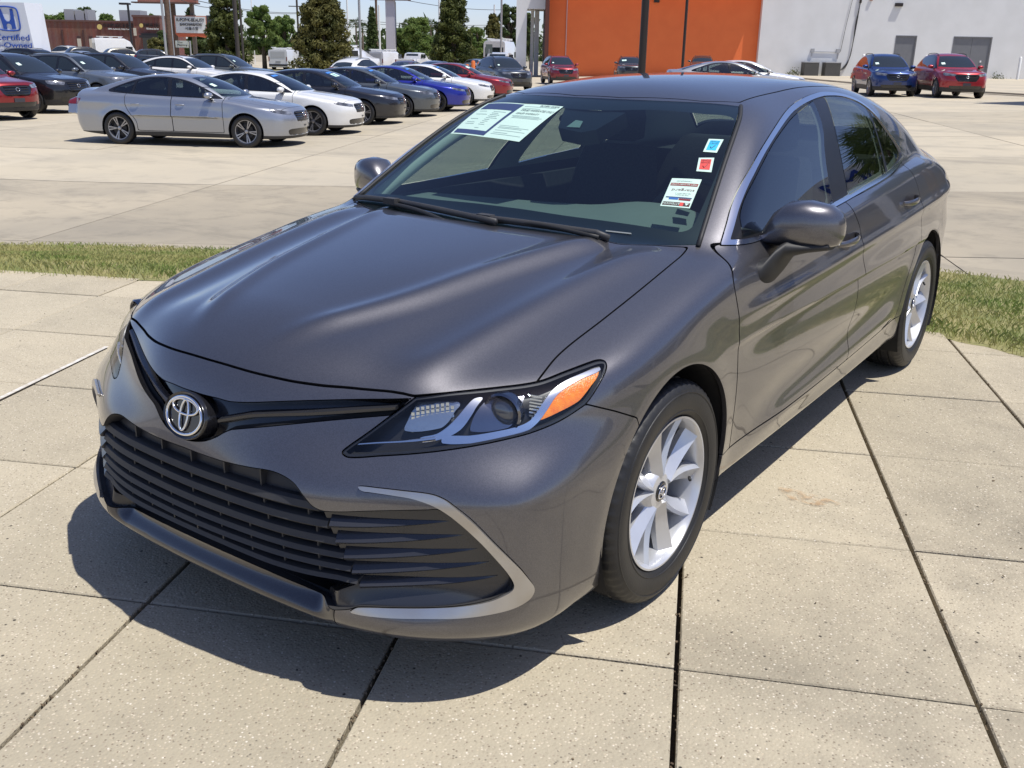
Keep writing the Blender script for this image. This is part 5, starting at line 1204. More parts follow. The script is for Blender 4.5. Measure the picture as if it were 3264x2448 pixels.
    idx = np.arange(M)[:, None]*4; T = np.concatenate([idx+np.array([0,1,2]), idx+np.array([0,2,3])])
    me = bpy.data.meshes.new('grass'); me.vertices.add(len(V4)); me.vertices.foreach_set('co', V4.ravel()); me.loops.add(len(T)*3); me.loops.foreach_set('vertex_index', T.ravel().astype(np.int32)); me.polygons.add(len(T)); me.polygons.foreach_set('loop_start', np.arange(len(T))*3); me.update(); me.validate()
    g = bpy.data.objects.new('grass', me); COL.objects.link(g); me.materials.append(leafmat('grass_blades', (.140,.250,.045), (.46,.43,.18), 1.3, .85, tr=.25)); tag(g, kind='stuff')
    # ---- the parking lot: near slabs one by one, the rest as a sheet
    C_ = 4.6; ux = Vector((math.cos(math.radians(35.6-8)), math.sin(math.radians(35.6-8)))); uy = Vector((-ux.y, ux.x)); lot = obj('parking_lot', *lot_sheet(-.03), M_LOTD); tag(lot, kind='structure')
    inner = np.array([tuple(p[:2]) for p in Fq]+[(14,-14),(-30,-14)])
    rest = MB(); cnt = 0
    for i in range(-14, 40):
        for j in range(-30, 24):
            ctr = Vector((-3.0, 8.2))+uy*(i*C_)+ux*(j*C_); rel = ctr-CP.xy; d = rel.dot(FW.xy); a = rel.dot(RT.xy)
            if d < 2 or d > 150 or abs(a) > d*.62+9: continue
            P = []
            for sx, sy in ((-1,-1),(0,-1),(1,-1),(1,0),(1,1),(0,1),(-1,1),(-1,0)):
                q = ctr+ux*(sx*(C_/2-.009))+uy*(sy*(C_/2-.009)); P.append((q.x, q.y))
            s_ = sdf_poly(inner, np.array(P)); inside = sdf_poly(inner, np.array([tuple(ctr)]))[0] < 0
            if (s_ < 0).all(): continue
            z = [float(lotz(x, y)) for x, y in P]; z0 = random.uniform(-.003, .003)
            if d < 62:
                n = 8; V = [(x, y, zz+z0) for (x, y), zz in zip(P, z)]+[(ctr.x, ctr.y, float(lotz(*ctr))+z0)]+[(x, y, zz-.05) for (x, y), zz in zip(P, z)]
                dark = d < 14.5
                obj('slab', V, [[k, (k+1) % n, n] for k in range(n)]+[[k, n+1+k, n+1+(k+1) % n, (k+1) % n] for k in range(n)], M_LOTD if dark else M_LOT, lot); cnt += 1
            else: rest.add([(x, y, zz) for (x, y), zz in zip(P, z)], [list(range(8))])
    tag(rest.build('far_slabs', M_LOT, lot), kind='stuff')
    # wide earth below everything
    r = obj('ground', [(-900,-400,-1.6),(900,-400,-1.6),(900,1500,-1.6),(-900,1500,-1.6)], [[0,1,2,3]], mat('far_ground', (.13,.13,.075), .95, noise=((.20,.18,.11), .8), nscale=.05)); tag(r, kind='structure')
def sst(t): return t*t*(3-2*t)
def lot_sheet(dz):
    A = np.linspace(-150, 150, 61); D_ = np.concatenate([np.linspace(-25, 60, 40), np.linspace(65, 260, 24)]); V = []
    for d in D_:
        for a in A: x, y = wp(a, d); V.append((x, y, float(lotz(x, y))+dz-(.25 if (d < 7.2 and abs(a) < 14) else 0)))
    n = len(A); F = [[i*n+k, i*n+k+1, (i+1)*n+k+1, (i+1)*n+k] for i in range(len(D_)-1) for k in range(n-1)]
    return V, F
def rust_mat():
    m = bpy.data.materials.new('rust_stain'); m.use_nodes = True; nt = m.node_tree; b = nt.nodes['Principled BSDF']; L = nt.links.new; b.inputs['Base Color'].default_value = (.42,.23,.09,1); b.inputs['Roughness'].default_value = .85
    tc = nt.nodes.new('ShaderNodeTexCoord'); n = nt.nodes.new('ShaderNodeTexNoise'); n.inputs['Scale'].default_value = 30; n.inputs['Detail'].default_value = 6; L(tc.outputs['Object'], n.inputs['Vector']); r = nt.nodes.new('ShaderNodeMapRange'); r.inputs['From Min'].default_value = .42; r.inputs['From Max'].default_value = .7; r.inputs['To Max'].default_value = .5; L(n.outputs['Fac'], r.inputs['Value']); L(r.outputs['Result'], b.inputs['Alpha']); return m
def leafmat(name, c1, c2, sc, amt, tr=.3):
    if name in MATS: return MATS[name]
    m = bpy.data.materials.new(name); m.use_nodes = True; nt = m.node_tree; b = nt.nodes['Principled BSDF']; L = nt.links.new
    g = nt.nodes.new('ShaderNodeNewGeometry'); n = nt.nodes.new('ShaderNodeTexNoise'); n.inputs['Scale'].default_value = sc; n.inputs['Detail'].default_value = 5; L(g.outputs['Position'], n.inputs['Vector'])
    r = nt.nodes.new('ShaderNodeMapRange'); r.inputs['From Min'].default_value = .34; r.inputs['From Max'].default_value = .60; L(n.outputs['Fac'], r.inputs['Value'])
    ri = nt.nodes.new('ShaderNodeMath'); ri.operation = 'MULTIPLY_ADD'; L(g.outputs['Random Per Island'], ri.inputs[0]); ri.inputs[1].default_value = .5; L(r.outputs['Result'], ri.inputs[2])
    s = nt.nodes.new('ShaderNodeMath'); s.operation = 'MULTIPLY'; s.use_clamp = True; L(ri.outputs[0], s.inputs[0]); s.inputs[1].default_value = amt
    mx = nt.nodes.new('ShaderNodeMix'); mx.data_type = 'RGBA'; mx.inputs['A'].default_value = (*c1, 1); mx.inputs['B'].default_value = (*c2, 1); L(s.outputs[0], mx.inputs['Factor']); L(mx.outputs['Result'], b.inputs['Base Color'])
    b.inputs['Roughness'].default_value = .6; b.inputs['Specular IOR Level'].default_value = .25
    t = nt.nodes.new('ShaderNodeBsdfTranslucent'); L(mx.outputs['Result'], t.inputs[0]); ms = nt.nodes.new('ShaderNodeMixShader'); ms.inputs[0].default_value = tr; L(b.outputs[0], ms.inputs[1]); L(t.outputs[0], ms.inputs[2]); L(ms.outputs[0], nt.nodes['Material Output'].inputs[0])
    MATS[name] = m; return m

# ---------------------------------------------------------------- trees
def quads(name, P, Nn, size, m, parent, asp=1.6):
    """leaf-sized faces at points P facing roughly Nn"""
    M = len(P); R_ = RNG; r = R_.normal(size=(M, 3)); a = np.cross(Nn, r); a /= np.linalg.norm(a, axis=1, keepdims=True)+1e-9; b = np.cross(Nn, a); b /= np.linalg.norm(b, axis=1, keepdims=True)+1e-9
    s = np.asarray(size)[:, None]; V = np.stack([P-a*s*.5, P+b*s*.28*1, P+a*s*.5*asp, P-b*s*.28], 1).reshape(-1, 3); T = (np.arange(M)[:, None]*4+np.array([[0,1,2,3]]))
    me = bpy.data.meshes.new(name); me.vertices.add(len(V)); me.vertices.foreach_set('co', V.ravel()); me.loops.add(M*4); me.loops.foreach_set('vertex_index', T.ravel().astype(np.int32)); me.polygons.add(M); me.polygons.foreach_set('loop_start', np.arange(M)*4); me.update(); me.validate()
    o = bpy.data.objects.new(name, me); COL.objects.link(o); me.materials.append(m); o.parent = parent; return o
M_BARK = mat('bark', (.10,.075,.05), .9, noise=((.18,.14,.10), .8), nscale=6, bump=.8, bscale=20)
def tree(name, label, pos, h, w, kind, m, group=None, n=9000, leaf=.22):
    root = thing(name, label, 'tree', pos, random.uniform(0, 6), group); R_ = RNG
    if kind == 'cone': nc = 200
    elif kind == 'loose': nc = 40
    else: nc = 46
    cl = []
    for i in range(nc):
        if kind == 'cone':
            t = R_.random()**.8; zz = .06*h+t*h*.94; rad = w/2*(1-t*.93)**.72*(.25+.78*R_.random()**.6); cr = w*.135*(1-.5*t)
        else:
            t = R_.random(); zz = h*(.28+.68*t); rad = w/2*math.sqrt(max(.03, 1-((t-.42)/.62)**2))*(.35+.6*R_.random()); cr = w*(.13 if kind == 'round' else .115)
        a = R_.random()*6.283; cl.append((rad*math.cos(a), rad*math.sin(a), zz, cr*(.7+.6*R_.random())))
    cl = np.array(cl); per = n//nc; P = []; Nn = []
    for x, y, z, r in cl:
        d = R_.normal(size=(per, 3)); d /= np.linalg.norm(d, axis=1, keepdims=True); rr = r*(.55+.5*R_.random(per))[:, None]; s = d*rr*np.array([1, 1, .8]); P.append(np.array([x, y, z])+s); Nn.append(d+R_.normal(size=(per, 3))*.5)
    P = np.concatenate(P); Nn = np.concatenate(Nn)
    if kind == 'cone': P[:, 2] -= .12*np.hypot(P[:, 0], P[:, 1])
    quads('crown', P, Nn, leaf*(.6+.8*R_.random(len(P))), m, root)
    mb = MB(); tw = w*.035+.06; mb.tube([(0,0,-.3),(0,0,h*.3),(.02*h,.01*h,h*.62),(0,0,h*.93)], [tw*1.3, tw, tw*.5, .03], 8); mb.build('trunk', M_BARK, root, True)
    mb = MB()
    for x, y, z, r in cl[:14 if kind != 'cone' else 8]: mb.tube([(0, 0, max(.2*h, z-.25*h)), (x*.5, y*.5, z-.08*h), (x, y, z)], [tw*.4, tw*.25, .02], 5)
    tag(mb.build('limbs', M_BARK, root, True), kind='stuff'); return root
def palm(name, label, pos, h, m, crown=1.8, group=None, fronds=34):
    root = thing(name, label, 'palm tree', pos, random.uniform(0, 6), group); mb = MB(); mb.tube([(0,0,0),(.1,0,h*.5),(.15,.05,h)], [.22,.17,.15], 8); mb.build('trunk', M_BARK, root, True); mb = MB()
    for i in range(fronds):
        a = random.random()*6.28; e = random.uniform(-.7, 1.3); L_ = crown*random.uniform(.8, 1.1); c = Vector((math.cos(a), math.sin(a), 0)); side = Vector((-c.y, c.x, 0))
        base = Vector((.15, .05, h)); tip0 = base+c*L_*.45*math.cos(e)+Vector((0,0,L_*.45*math.sin(e)))
        for k in range(13):
            f = (k-6)/6*1.25; d = (c*math.cos(e)+Vector((0,0,math.sin(e))))*math.cos(f)+side*math.sin(f); end = tip0+d*L_*.55+Vector((0,0,-.18*abs(f)-.12)); w_ = side.cross(d).normalized()*.001+Vector((0,0,.03))
            mb.add([tip0-w_*.3, tip0+d*L_*.28-w_, end, tip0+d*L_*.28+w_], [[0,1,2,3]])
        mb.tube([base, tip0], .018, 4, False)
    mb.build('crown', m, root); return root

# ---------------------------------------------------------------- buildings, signs, poles
M_WHITEW = mat('white_render_wall', (.74,.74,.725), .85, noise=((.67,.67,.65), .7), nscale=.7, bump=.5, bscale=30)
M_ORANGE = mat('orange_render_wall', (.86,.20,.055), .8, noise=((.80,.175,.048), .7), nscale=.9, bump=.5, bscale=30)
M_GREYD = mat('grey_door_paint', (.16,.165,.175), .5, noise=((.19,.19,.20), .5), nscale=3)
M_WHITEP = mat('white_paint_metal', (.75,.75,.73), .4); M_POLEB = mat('brown_pole_steel', (.030,.022,.018), .45, metal=.2); M_GALV = mat('galvanised_steel', (.42,.42,.42), .5, metal=.5)
M_WOODP = mat('utility_pole_wood', (.10,.060,.040), .9, noise=((.15,.10,.07), .8), nscale=5)
M_BRICK = None
def wall_frame(u0, u1, d, zb=None):
    """origin and axes of a wall parallel to the picture, from photo column u0 to u1 at depth d"""
    A = gat(u0, d); B = gat(u1, d); A.z = B.z = zb if zb is not None else min(A.z, B.z); ex = (B-A).normalized(); return A, ex, Vector((-ex.y, ex.x, 0)), (B-A).length
class WB:
    """boxes in the coordinates of a wall: s along it, t behind its face (+ away from the camera), z up"""
    def __init__(s, A, ex, en): s.A, s.ex, s.en = A, ex, en; s.mb = MB()
    def box(s, s0, s1, t0, t1, z0, z1):
        V = [s.A+s.ex*a+s.en*b+Vector((0,0,c)) for c in (z0, z1) for a, b in ((s0,t0),(s1,t0),(s1,t1),(s0,t1))]
        s.mb.add(V, [[3,2,1,0],[4,5,6,7],[0,1,5,4],[1,2,6,5],[2,3,7,6],[3,0,4,7]]); return s
    def pt(s, a, b, c): return s.A+s.ex*a+s.en*b+Vector((0,0,c))
    def build(s, name, m, parent=None, **k):
        r = s.mb.build(name, m, parent, **k); s.mb = MB(); return r
    def M(s, a, b, c): return frame(s.pt(a, b, c), s.ex, (0,0,1))
def shop():
    D_ = 79.0; k = D_/FPX/.946*.946
    A, ex, en, Lw = wall_frame(2410, 4200, D_, .13); W = WB(A, ex, en)
    S = lambda u: (u-2410)/(4200-2410)*Lw
    px = D_/FPX
    root = thing('white_building', 'long white rendered commercial building with orange wall section and grey doors', 'building')
    H = 9.0; doors = [(2840, 2902, 3.25), (3022, 3139, 3.25)]
    segs = [0]; e = .0
    # wall with openings left for the doors
    xs = [0]+[v for u0, u1, _ in doors for v in (S(u0), S(u1))]+[Lw]
    for i in range(0, len(xs), 2): W.box(xs[i], xs[i+1], 0, 6, -.3, H)
    for (u0, u1, hd) in doors: W.box(S(u0), S(u1), 0, 6, hd, H)
    W.build('white_wall', M_WHITEW, root)
    for n_, (u0, u1, hd) in enumerate(doors):
        W.box(S(u0)-.06, S(u0)+.0, -.03, .02, 0, hd+.06).box(S(u1), S(u1)+.06, -.03, .02, 0, hd+.06).box(S(u0)-.06, S(u1)+.06, -.034, .02, hd, hd+.07); fr = W.build('door_frame', M_GREYD, root)
        if n_ == 0: W.box(S(u0)+.01, S(u1)-.01, .06, .12, .02, hd-.01); W.build('door_leaf', M_GREYD, fr); W.box(S(u0)+.12, S(u0)+.18, .01, .06, 1.0, 1.2); W.build('door_handle', M_GALV, fr)
        else:
            m_ = (S(u0)+S(u1))/2
            for a, b in ((S(u0)+.01, m_-.01), (m_+.01, S(u1)-.01)): W.box(a, b, .06, .12, .02, hd-.01); W.build('door_leaf', M_GREYD, fr)
            W.box(S(3116)-.06, S(3116)+.06, .02, .06, 1.35, 1.5); W.build('door_sign', M_WHITEP, fr)
    # orange section, set back a little, under a deep eave
    o0, o1 = S(1745), 0; W.box(o0, o1-.003, .55, 6, -.6, H); W.build('orange_wall', M_ORANGE, root)
    W.box(o0-.3, o1+.0, -1.0, .55, 6.75, 9.0); W.build('orange_eave', M_ORANGE, root)
    W.box(o0-.30, o0, -1.0, 6, -.6, 6.75); W.build('corner_post', mat('dark_corner_trim', (.10,.03,.02), .6), root)
    # white portal to the left
    p0 = S(1643); W.box(p0, S(1676), .3, 1.3, -.7, 4.85).box(p0, o0-.31, .3, 1.3, 4.85, 9).box(S(1690), S(1700), 2.4, 3.2, -.7, 4.85).box(S(1704), S(1718), 4.0, 5.5, -.7, 4.85).box(p0, o0-.31, 1.3, 6, 4.9, 9); W.build('portal', M_WHITEW, root)
    # fittings
    W.box(S(1802)-.035, S(1802)+.035, .45, .55, .5, 5.9); W.box(S(1802)-.16, S(1802)+.16, .35, .55, 5.85, 6.2); W.build('riser_pipe', mat('pipe_pale_red', (.62,.42,.38), .5), root)
    W.box(S(2073), S(2090), .35, .55, 5.5, 5.75); W.build('wall_light', M_POLEB, root)
    W.box(S(2741), S(2749), -.12, 0, 5.9, 6.2); W.build('alarm_box', mat('rust_box', (.35,.14,.09), .6), root); W.box(S(2821), S(2844), -.18, 0, 5.5, 5.75); W.build('wall_light', M_POLEB, root)
    W.box(S(2579)-.03, S(2579)+.03, -.07, 0, 1.6, 2.05).box(S(2579), S(2662), -.07, -.02, 1.93, 1.98).box(S(2576)-.02, S(2584)+.05, -.10, 0, 1.9, 2.2).box(S(2655), S(2667), -.10, 0, 1.9, 2.2).box(S(2662)-.03, S(2662)+.03, -.07, 0, 1.45, 2.05); W.build('conduit', M_GALV, root)
    mb = MB(); q = lambda u, z, t=-.08: W.pt(S(u), t, z)
    mb.tube([q(2668, 2.0), q(2676, 4.0), q(2688, 6.3)], .018, 5)
    for o_ in (0, .06, .11): mb.tube(crv([tuple(q(2712+o_*20, 6.1)), tuple(q(2709-o_*30, 4.3)), tuple(q(2704, 2.6)), tuple(q(2698, 1.4)), tuple(q(2688-o_*60, .75)), tuple(q(2661, .45, -.4))], 5), .03, 5)
    mb.tube([q(2712, 5.7), q(2713, 6.6)], .09, 8); tag(mb.build('cable_run', mat('black_cable', (.03,.03,.03), .6), root, True), kind='stuff')
    # window-less roof edge
    W.box(-.0, Lw, -.12, 6.1, H, H+.25); W.build('roof_edge', M_WHITEW, root)
    for n_, (u0, u1) in enumerate(((2546, 2592), (2612, 2660))):
        t = thing('air_conditioner', ['grey air conditioning unit standing left at the foot of the white wall', 'grey air conditioning unit by the hanging cables on the white wall'][n_], 'air conditioner', (0,0,0), 0, 'air conditioning units by the white wall')
        a, b = S(u0), S(u1); W.box(a, b, -1.3, -.35, .04, 1.12); W.build('casing', mat('dark_grille_metal', (.07,.068,.06), .6), t)
        W.box(a-.02, b+.02, -1.33, -.32, 1.12, 1.18); W.build('lid', M_GALV, t)
        for z in np.linspace(.12, 1.04, 12): W.box(a+.03, b-.03, -1.315, -1.30, z, z+.03)
        tag(W.build('fins', mat('light_fin_metal', (.16,.155,.14), .5), t), kind='stuff'); W.box(a-.05, b+.05, -1.4, -.25, -.1, .04); W.build('base_pad', M_LOT, t)
    for n_, (u, lab) in enumerate(((2718, 'white bollard beside the hanging cables'), (2912, 'white bollard behind the blue suv'), (3203, 'white bollard at the right of the double doors'))):
        t = thing('bollard', lab, 'bollard', W.pt(S(u), -2.0, 0), 0, 'white bollards in front of the white building'); mb = MB(); mb.lathe([(.0,1.85),(.06,1.83),(.105,1.76),(.105,-.2)], 14, 'z'); mb.build('post', M_WHITEP, t, True, auto=40)
    for u, s_ in ((2528, .5), (2730, .35), (3170, .45)):
        t = thing('weed', {2528: 'green weed clump left of the air conditioners', 2730: 'small weed at the foot of the first white bollard', 3170: 'weed clump between the red suv and the last bollard'}[u], 'weed', W.pt(S(u), -.5, 0)); P = RNG.normal(size=(160, 3))*np.array([.3,.15,.22])*s_*2+np.array([0,0,.3*s_*1.5]); quads('leaves', P, RNG.normal(size=(160, 3)), np.full(160, .12), M_LEAF1, t)
    # raised walk in front of the building
    q = []
    for (u, d) in ((4200, 44), (3300, 41.5), (2990, 47), (2760, 56), (2540, 70), (2405, 76)): g = gat(u, d); q.append((g.x, g.y))
    A2 = W.pt(-.2, -.003, 0); B2 = W.pt(Lw, -.003, 0); poly = q+[(A2.x, A2.y), (B2.x, B2.y)]
    mb = MB(); n = len(poly); zt = .245; mb.add([(x, y, zt) for x, y in poly]+[(x, y, -.1) for x, y in poly], [list(range(n)), ]+[[k+n, (k+1) % n+n, (k+1) % n, k] for k in range(n)]); pw = mb.build('raised_walk', M_LOT); tag(pw, kind='structure')
    # curb: a darker lower step in front of it
    mb = MB(); q3 = []
    for (u, d) in ((4200, 43.2), (3300, 40.7), (2990, 46.1), (2760, 55.0)): g = gat(u, d); q3.append((g.x, g.y))
    poly = q3+[q[3], q[2], q[1], q[0]]; n = len(poly); mb.add([(x, y, .175) for x, y in poly]+[(x, y, -.1) for x, y in poly], [list(range(n))[::-1]]+[[k, (k+1) % n, (k+1) % n+n, k+n] for k in range(n)]); tag(mb.build('curb', M_LOTD), kind='structure')
def brick_mat():
    m = bpy.data.materials.new('far_brick'); m.use_nodes = True; nt = m.node_tree; b = nt.nodes['Principled BSDF']; L = nt.links.new
    tc = nt.nodes.new('ShaderNodeNewGeometry'); mp = nt.nodes.new('ShaderNodeMapping'); mp.inputs['Rotation'].default_value = (math.pi/2, 0, -math.atan2(RT.y, RT.x)); L(tc.outputs['Position'], mp.inputs['Vector'])
    br = nt.nodes.new('ShaderNodeTexBrick'); br.inputs['Color1'].default_value = (.25,.085,.055,1); br.inputs['Color2'].default_value = (.19,.065,.045,1); br.inputs['Mortar'].default_value = (.28,.20,.17,1); br.inputs['Scale'].default_value = 2.2; br.inputs['Mortar Size'].default_value = .02; L(tc.outputs['Position'], br.inputs['Vector'])
    n = nt.nodes.new('ShaderNodeTexNoise'); n.inputs['Scale'].default_value = .4; L(tc.outputs['Position'], n.inputs['Vector']); mx = nt.nodes.new('ShaderNodeMix'); mx.data_type = 'RGBA'; mx.inputs['Factor'].default_value = .25; L(br.outputs['Color'], mx.inputs['A']); L(n.outputs['Fac'], mx.inputs['B'])
    mm = nt.nodes.new('ShaderNodeMix'); mm.data_type = 'RGBA'; mm.blend_type = 'MULTIPLY'; mm.inputs['Factor'].default_value = .5; L(br.outputs['Color'], mm.inputs['A']); L(n.outputs['Color'], mm.inputs['B']); L(mm.outputs['Result'], b.inputs['Base Color']); b.inputs['Roughness'].default_value = .9; return m
def far_left():
    D_ = 150.; A, ex, en, Lw = wall_frame(120, 448, D_, .3); W = WB(A, ex, en); px = D_/FPX; S = lambda u: (u-120)*px
    Z = lambda v, u=300: at(u, v, D_).z-A.z
    mb_ = brick_mat(); root = thing('brick_building', 'long low red brick building with pale doors and dumpling shop lettering', 'building')
    zt = Z(71); W.box(0, S(447), 0, 14, -1, zt); W.build('brick_wall', mb_, root); W.box(-.1, S(447)+.1, -.15, 14, zt, zt+.25); W.build('parapet', mat('brown_coping', (.12,.06,.05), .7), root)
    for u in (258, 296, 320, 344): W.box(S(u-6), S(u+6), -.06, .0, -.5, Z(124)); d = W.build('door', mat('cream_door', (.55,.50,.40), .6), root); W.box(S(u-6), S(u+6), -.05, .0, Z(124), Z(116)); W.build('door_transom', mat('dark_brown_panel', (.06,.03,.025), .6), root)
    for u in (207, 274): W.box(S(u)-.12, S(u)+.12, -.12, 0, -.5, Z(97)); W.build('downpipe', mat('brown_pipe', (.07,.03,.025), .6), root)
    for u0, u1 in ((191, 226), (226, 258), (258, 271), (368, 401), (401, 440)): W.box(S(u0)+.1, S(u1)-.1, 3, 6, zt+.25, zt+1.9 if u0 != 226 else zt+1.7); W.build('rooftop_unit', M_GALV, root)
    tx = mat('sign_ink', (.02,.015,.015), .6); wt = mat('sign_white', (.75,.75,.72), .5); gold = mat('gold_logo', (.65,.50,.16), .4)
    def lets(txt, u0, u1, v, hpx, m, W_=W, t=-.12, par=root):
        tm = text_mesh(txt, 1, 'sign_letters', m, par, Matrix.Identity(4), extrude=.04); bb = np.array([x.co[:] for x in tm.data.vertices]); w0 = np.ptp(bb[:, 0]); h0 = np.ptp(bb[:, 1]); tm.data.transform(W_.M(S((u0+u1)/2), t, Z(v)) @ Matrix.Diagonal(((u1-u0)*px/w0, hpx*px/h0, 1, 1))); return tm
    lets('DUMPLING & BAO', 341, 436, 82, 11, tx); lets('100% Authentic Asian Food', 355, 425, 92, 5, wt)
    mb = MB(); mb.lathe([(0,.05),(1.0*px*8,.05),(8*px,0)], 20, 'z'); mb.V = [tuple(W.M(S(329), -.1, Z(86)) @ Vector(v)) for v in mb.V]; mb.build('round_logo', gold, root)
    # the taller corner shop
    sh = thing('brick_shop', 'taller brick shop front with dark awning and dumpling sign', 'building'); z2 = Z(54); W.box(S(447)+.02, S(531), -1.5, 10, -1, z2); W.build('shop_wall', mb_, sh); W.box(S(446), S(532), -1.7, 10, z2, z2+.3); W.build('parapet', mat('brown_coping'), sh)
    W.box(S(470), S(531), -2.6, -1.5, Z(118), Z(110)).box(S(474), S(531), -2.2, -1.5, Z(110), Z(104)); W.build('awning', mat('black_awning', (.02,.02,.022), .7), sh); W.box(S(472), S(529), -1.56, -1.5, -.5, Z(118)); W.build('shop_window', M_DG, sh)
    lets('DUMPLING & BAO', 480, 531, 80, 12, tx, t=-1.62, par=sh); lets('100% Authentic Asian Food', 488, 526, 90, 6, wt, t=-1.62, par=sh); mb = MB(); mb.lathe([(0,.05),(6*px,.05),(6*px,0)], 20, 'z'); mb.V = [tuple(W.M(S(473), -1.6, Z(80)) @ Vector(v)) for v in mb.V]; mb.build('round_logo', gold, sh)
    W.box(S(446), S(455), -1.56, -1.5, Z(112), Z(88)); W.build('wall_sign', mat('cream_door'), sh)
def honda_sign():
    D_ = 62.; A, ex, en, Lw = wall_frame(-25, 128, D_); px = D_/FPX; W = WB(A, ex, en); S = lambda u: (u+25)*px; Z = lambda v, u=60: at(u, v, D_).z-A.z
    t = thing('monument_sign', 'tall white certified dealer sign with blue letters at the left edge', 'sign'); z0, z1 = Z(166), Z(11)
    mb = MB(); q = [W.pt(0,0,0), W.pt(S(131),0,0), W.pt(S(152),1.2,0), W.pt(0,1.2,0)]; tp = [W.pt(.1,.05,z1), W.pt(S(107),.05,z1), W.pt(S(137),1.2,z1), W.pt(.1,1.2,z1)]; mb.add(q+tp, [[3,2,1,0],[4,5,6,7],[0,1,5,4],[1,2,6,5],[2,3,7,6],[3,0,4,7]]); mb.build('sign_body', mat('sign_panel', (.62,.65,.70), .5), t)
    W.box(-.1, S(156), -.05, 1.3, -.3, z0); W.build('blue_base', mat('blue_base', (.02,.05,.22), .5), t); wf = W; blue = mat('sign_blue', (.015,.065,.34), .5)
    lean = lambda z: (z-z0)/(z1-z0)*.05
    def F_(u, v, b=-.03): return W.pt(S(u), lean(Z(v))+b, Z(v))
    # rounded frame and the letter
    fr = crv([(12,37),(14,30),(22,26),(45,24),(68,26),(80,30),(84,40),(86,62),(87,84),(84,95),(76,98),(55,99),(30,97),(20,92),(16,80),(12,55)], 5, True)
    mb = MB(); pts = [F_(u, v) for u, v in fr]; pts.append(pts[0]); mb.tube(pts, .045, 6, False); mb.build('emblem_frame', blue, t)
    hp = [(23,31),(32,31),(36,62),(42,71),(54,71),(59,62),(62,31),(70,31),(73,93),(62,94),(60,82),(56,78),(44,78),(42,82),(44,94),(35,94)]
    hp = [(23,31),(32,31),(41,63),(47,70),(55,70),(60,63),(61,31),(69,31),(73,93),(61,94),(60,82),(56,77),(48,77),(44,82),(45,94),(35,94)]
    mb = MB(); V = [F_(u, v, -.04) for u, v in hp]+[F_(u, v, .02) for u, v in hp]; n = len(hp); mb.add(V, [list(range(n))]+[[k, (k+1) % n, n+(k+1) % n, n+k] for k in range(n)]); mb.build('emblem_letter', blue, t)
    for txt, u0, u1, v, hh in (('Certified', 3, 112, 121, 18), ('Pre-Owned', -22, 116, 145, 15)):
        tm = text_mesh(txt, 1, 'sign_letters', blue, t, Matrix.Identity(4), extrude=.02); bb = np.array([x.co[:] for x in tm.data.vertices]); tm.data.transform(frame(F_((u0+u1)/2, v, -.04), ex, (0,0,1)) @ Matrix.Diagonal(((u1-u0)*px/np.ptp(bb[:, 0]), hh*px/np.ptp(bb[:, 1]), 1, 1)))
def pole(name, label, u, d, r, v_top, m, cat='pole', v_bot=None, lean=0, group=None, taper=1.):
    g = gat(u, d); top = at(u, v_top, d).z; t = thing(name, label, cat, g, 0, group); mb = MB(); mb.tube([(0,0,-.5),(0,0,top-g.z)], [r, r*taper], 10); mb.build('shaft', m, t, True, auto=50); return t, top-g.z
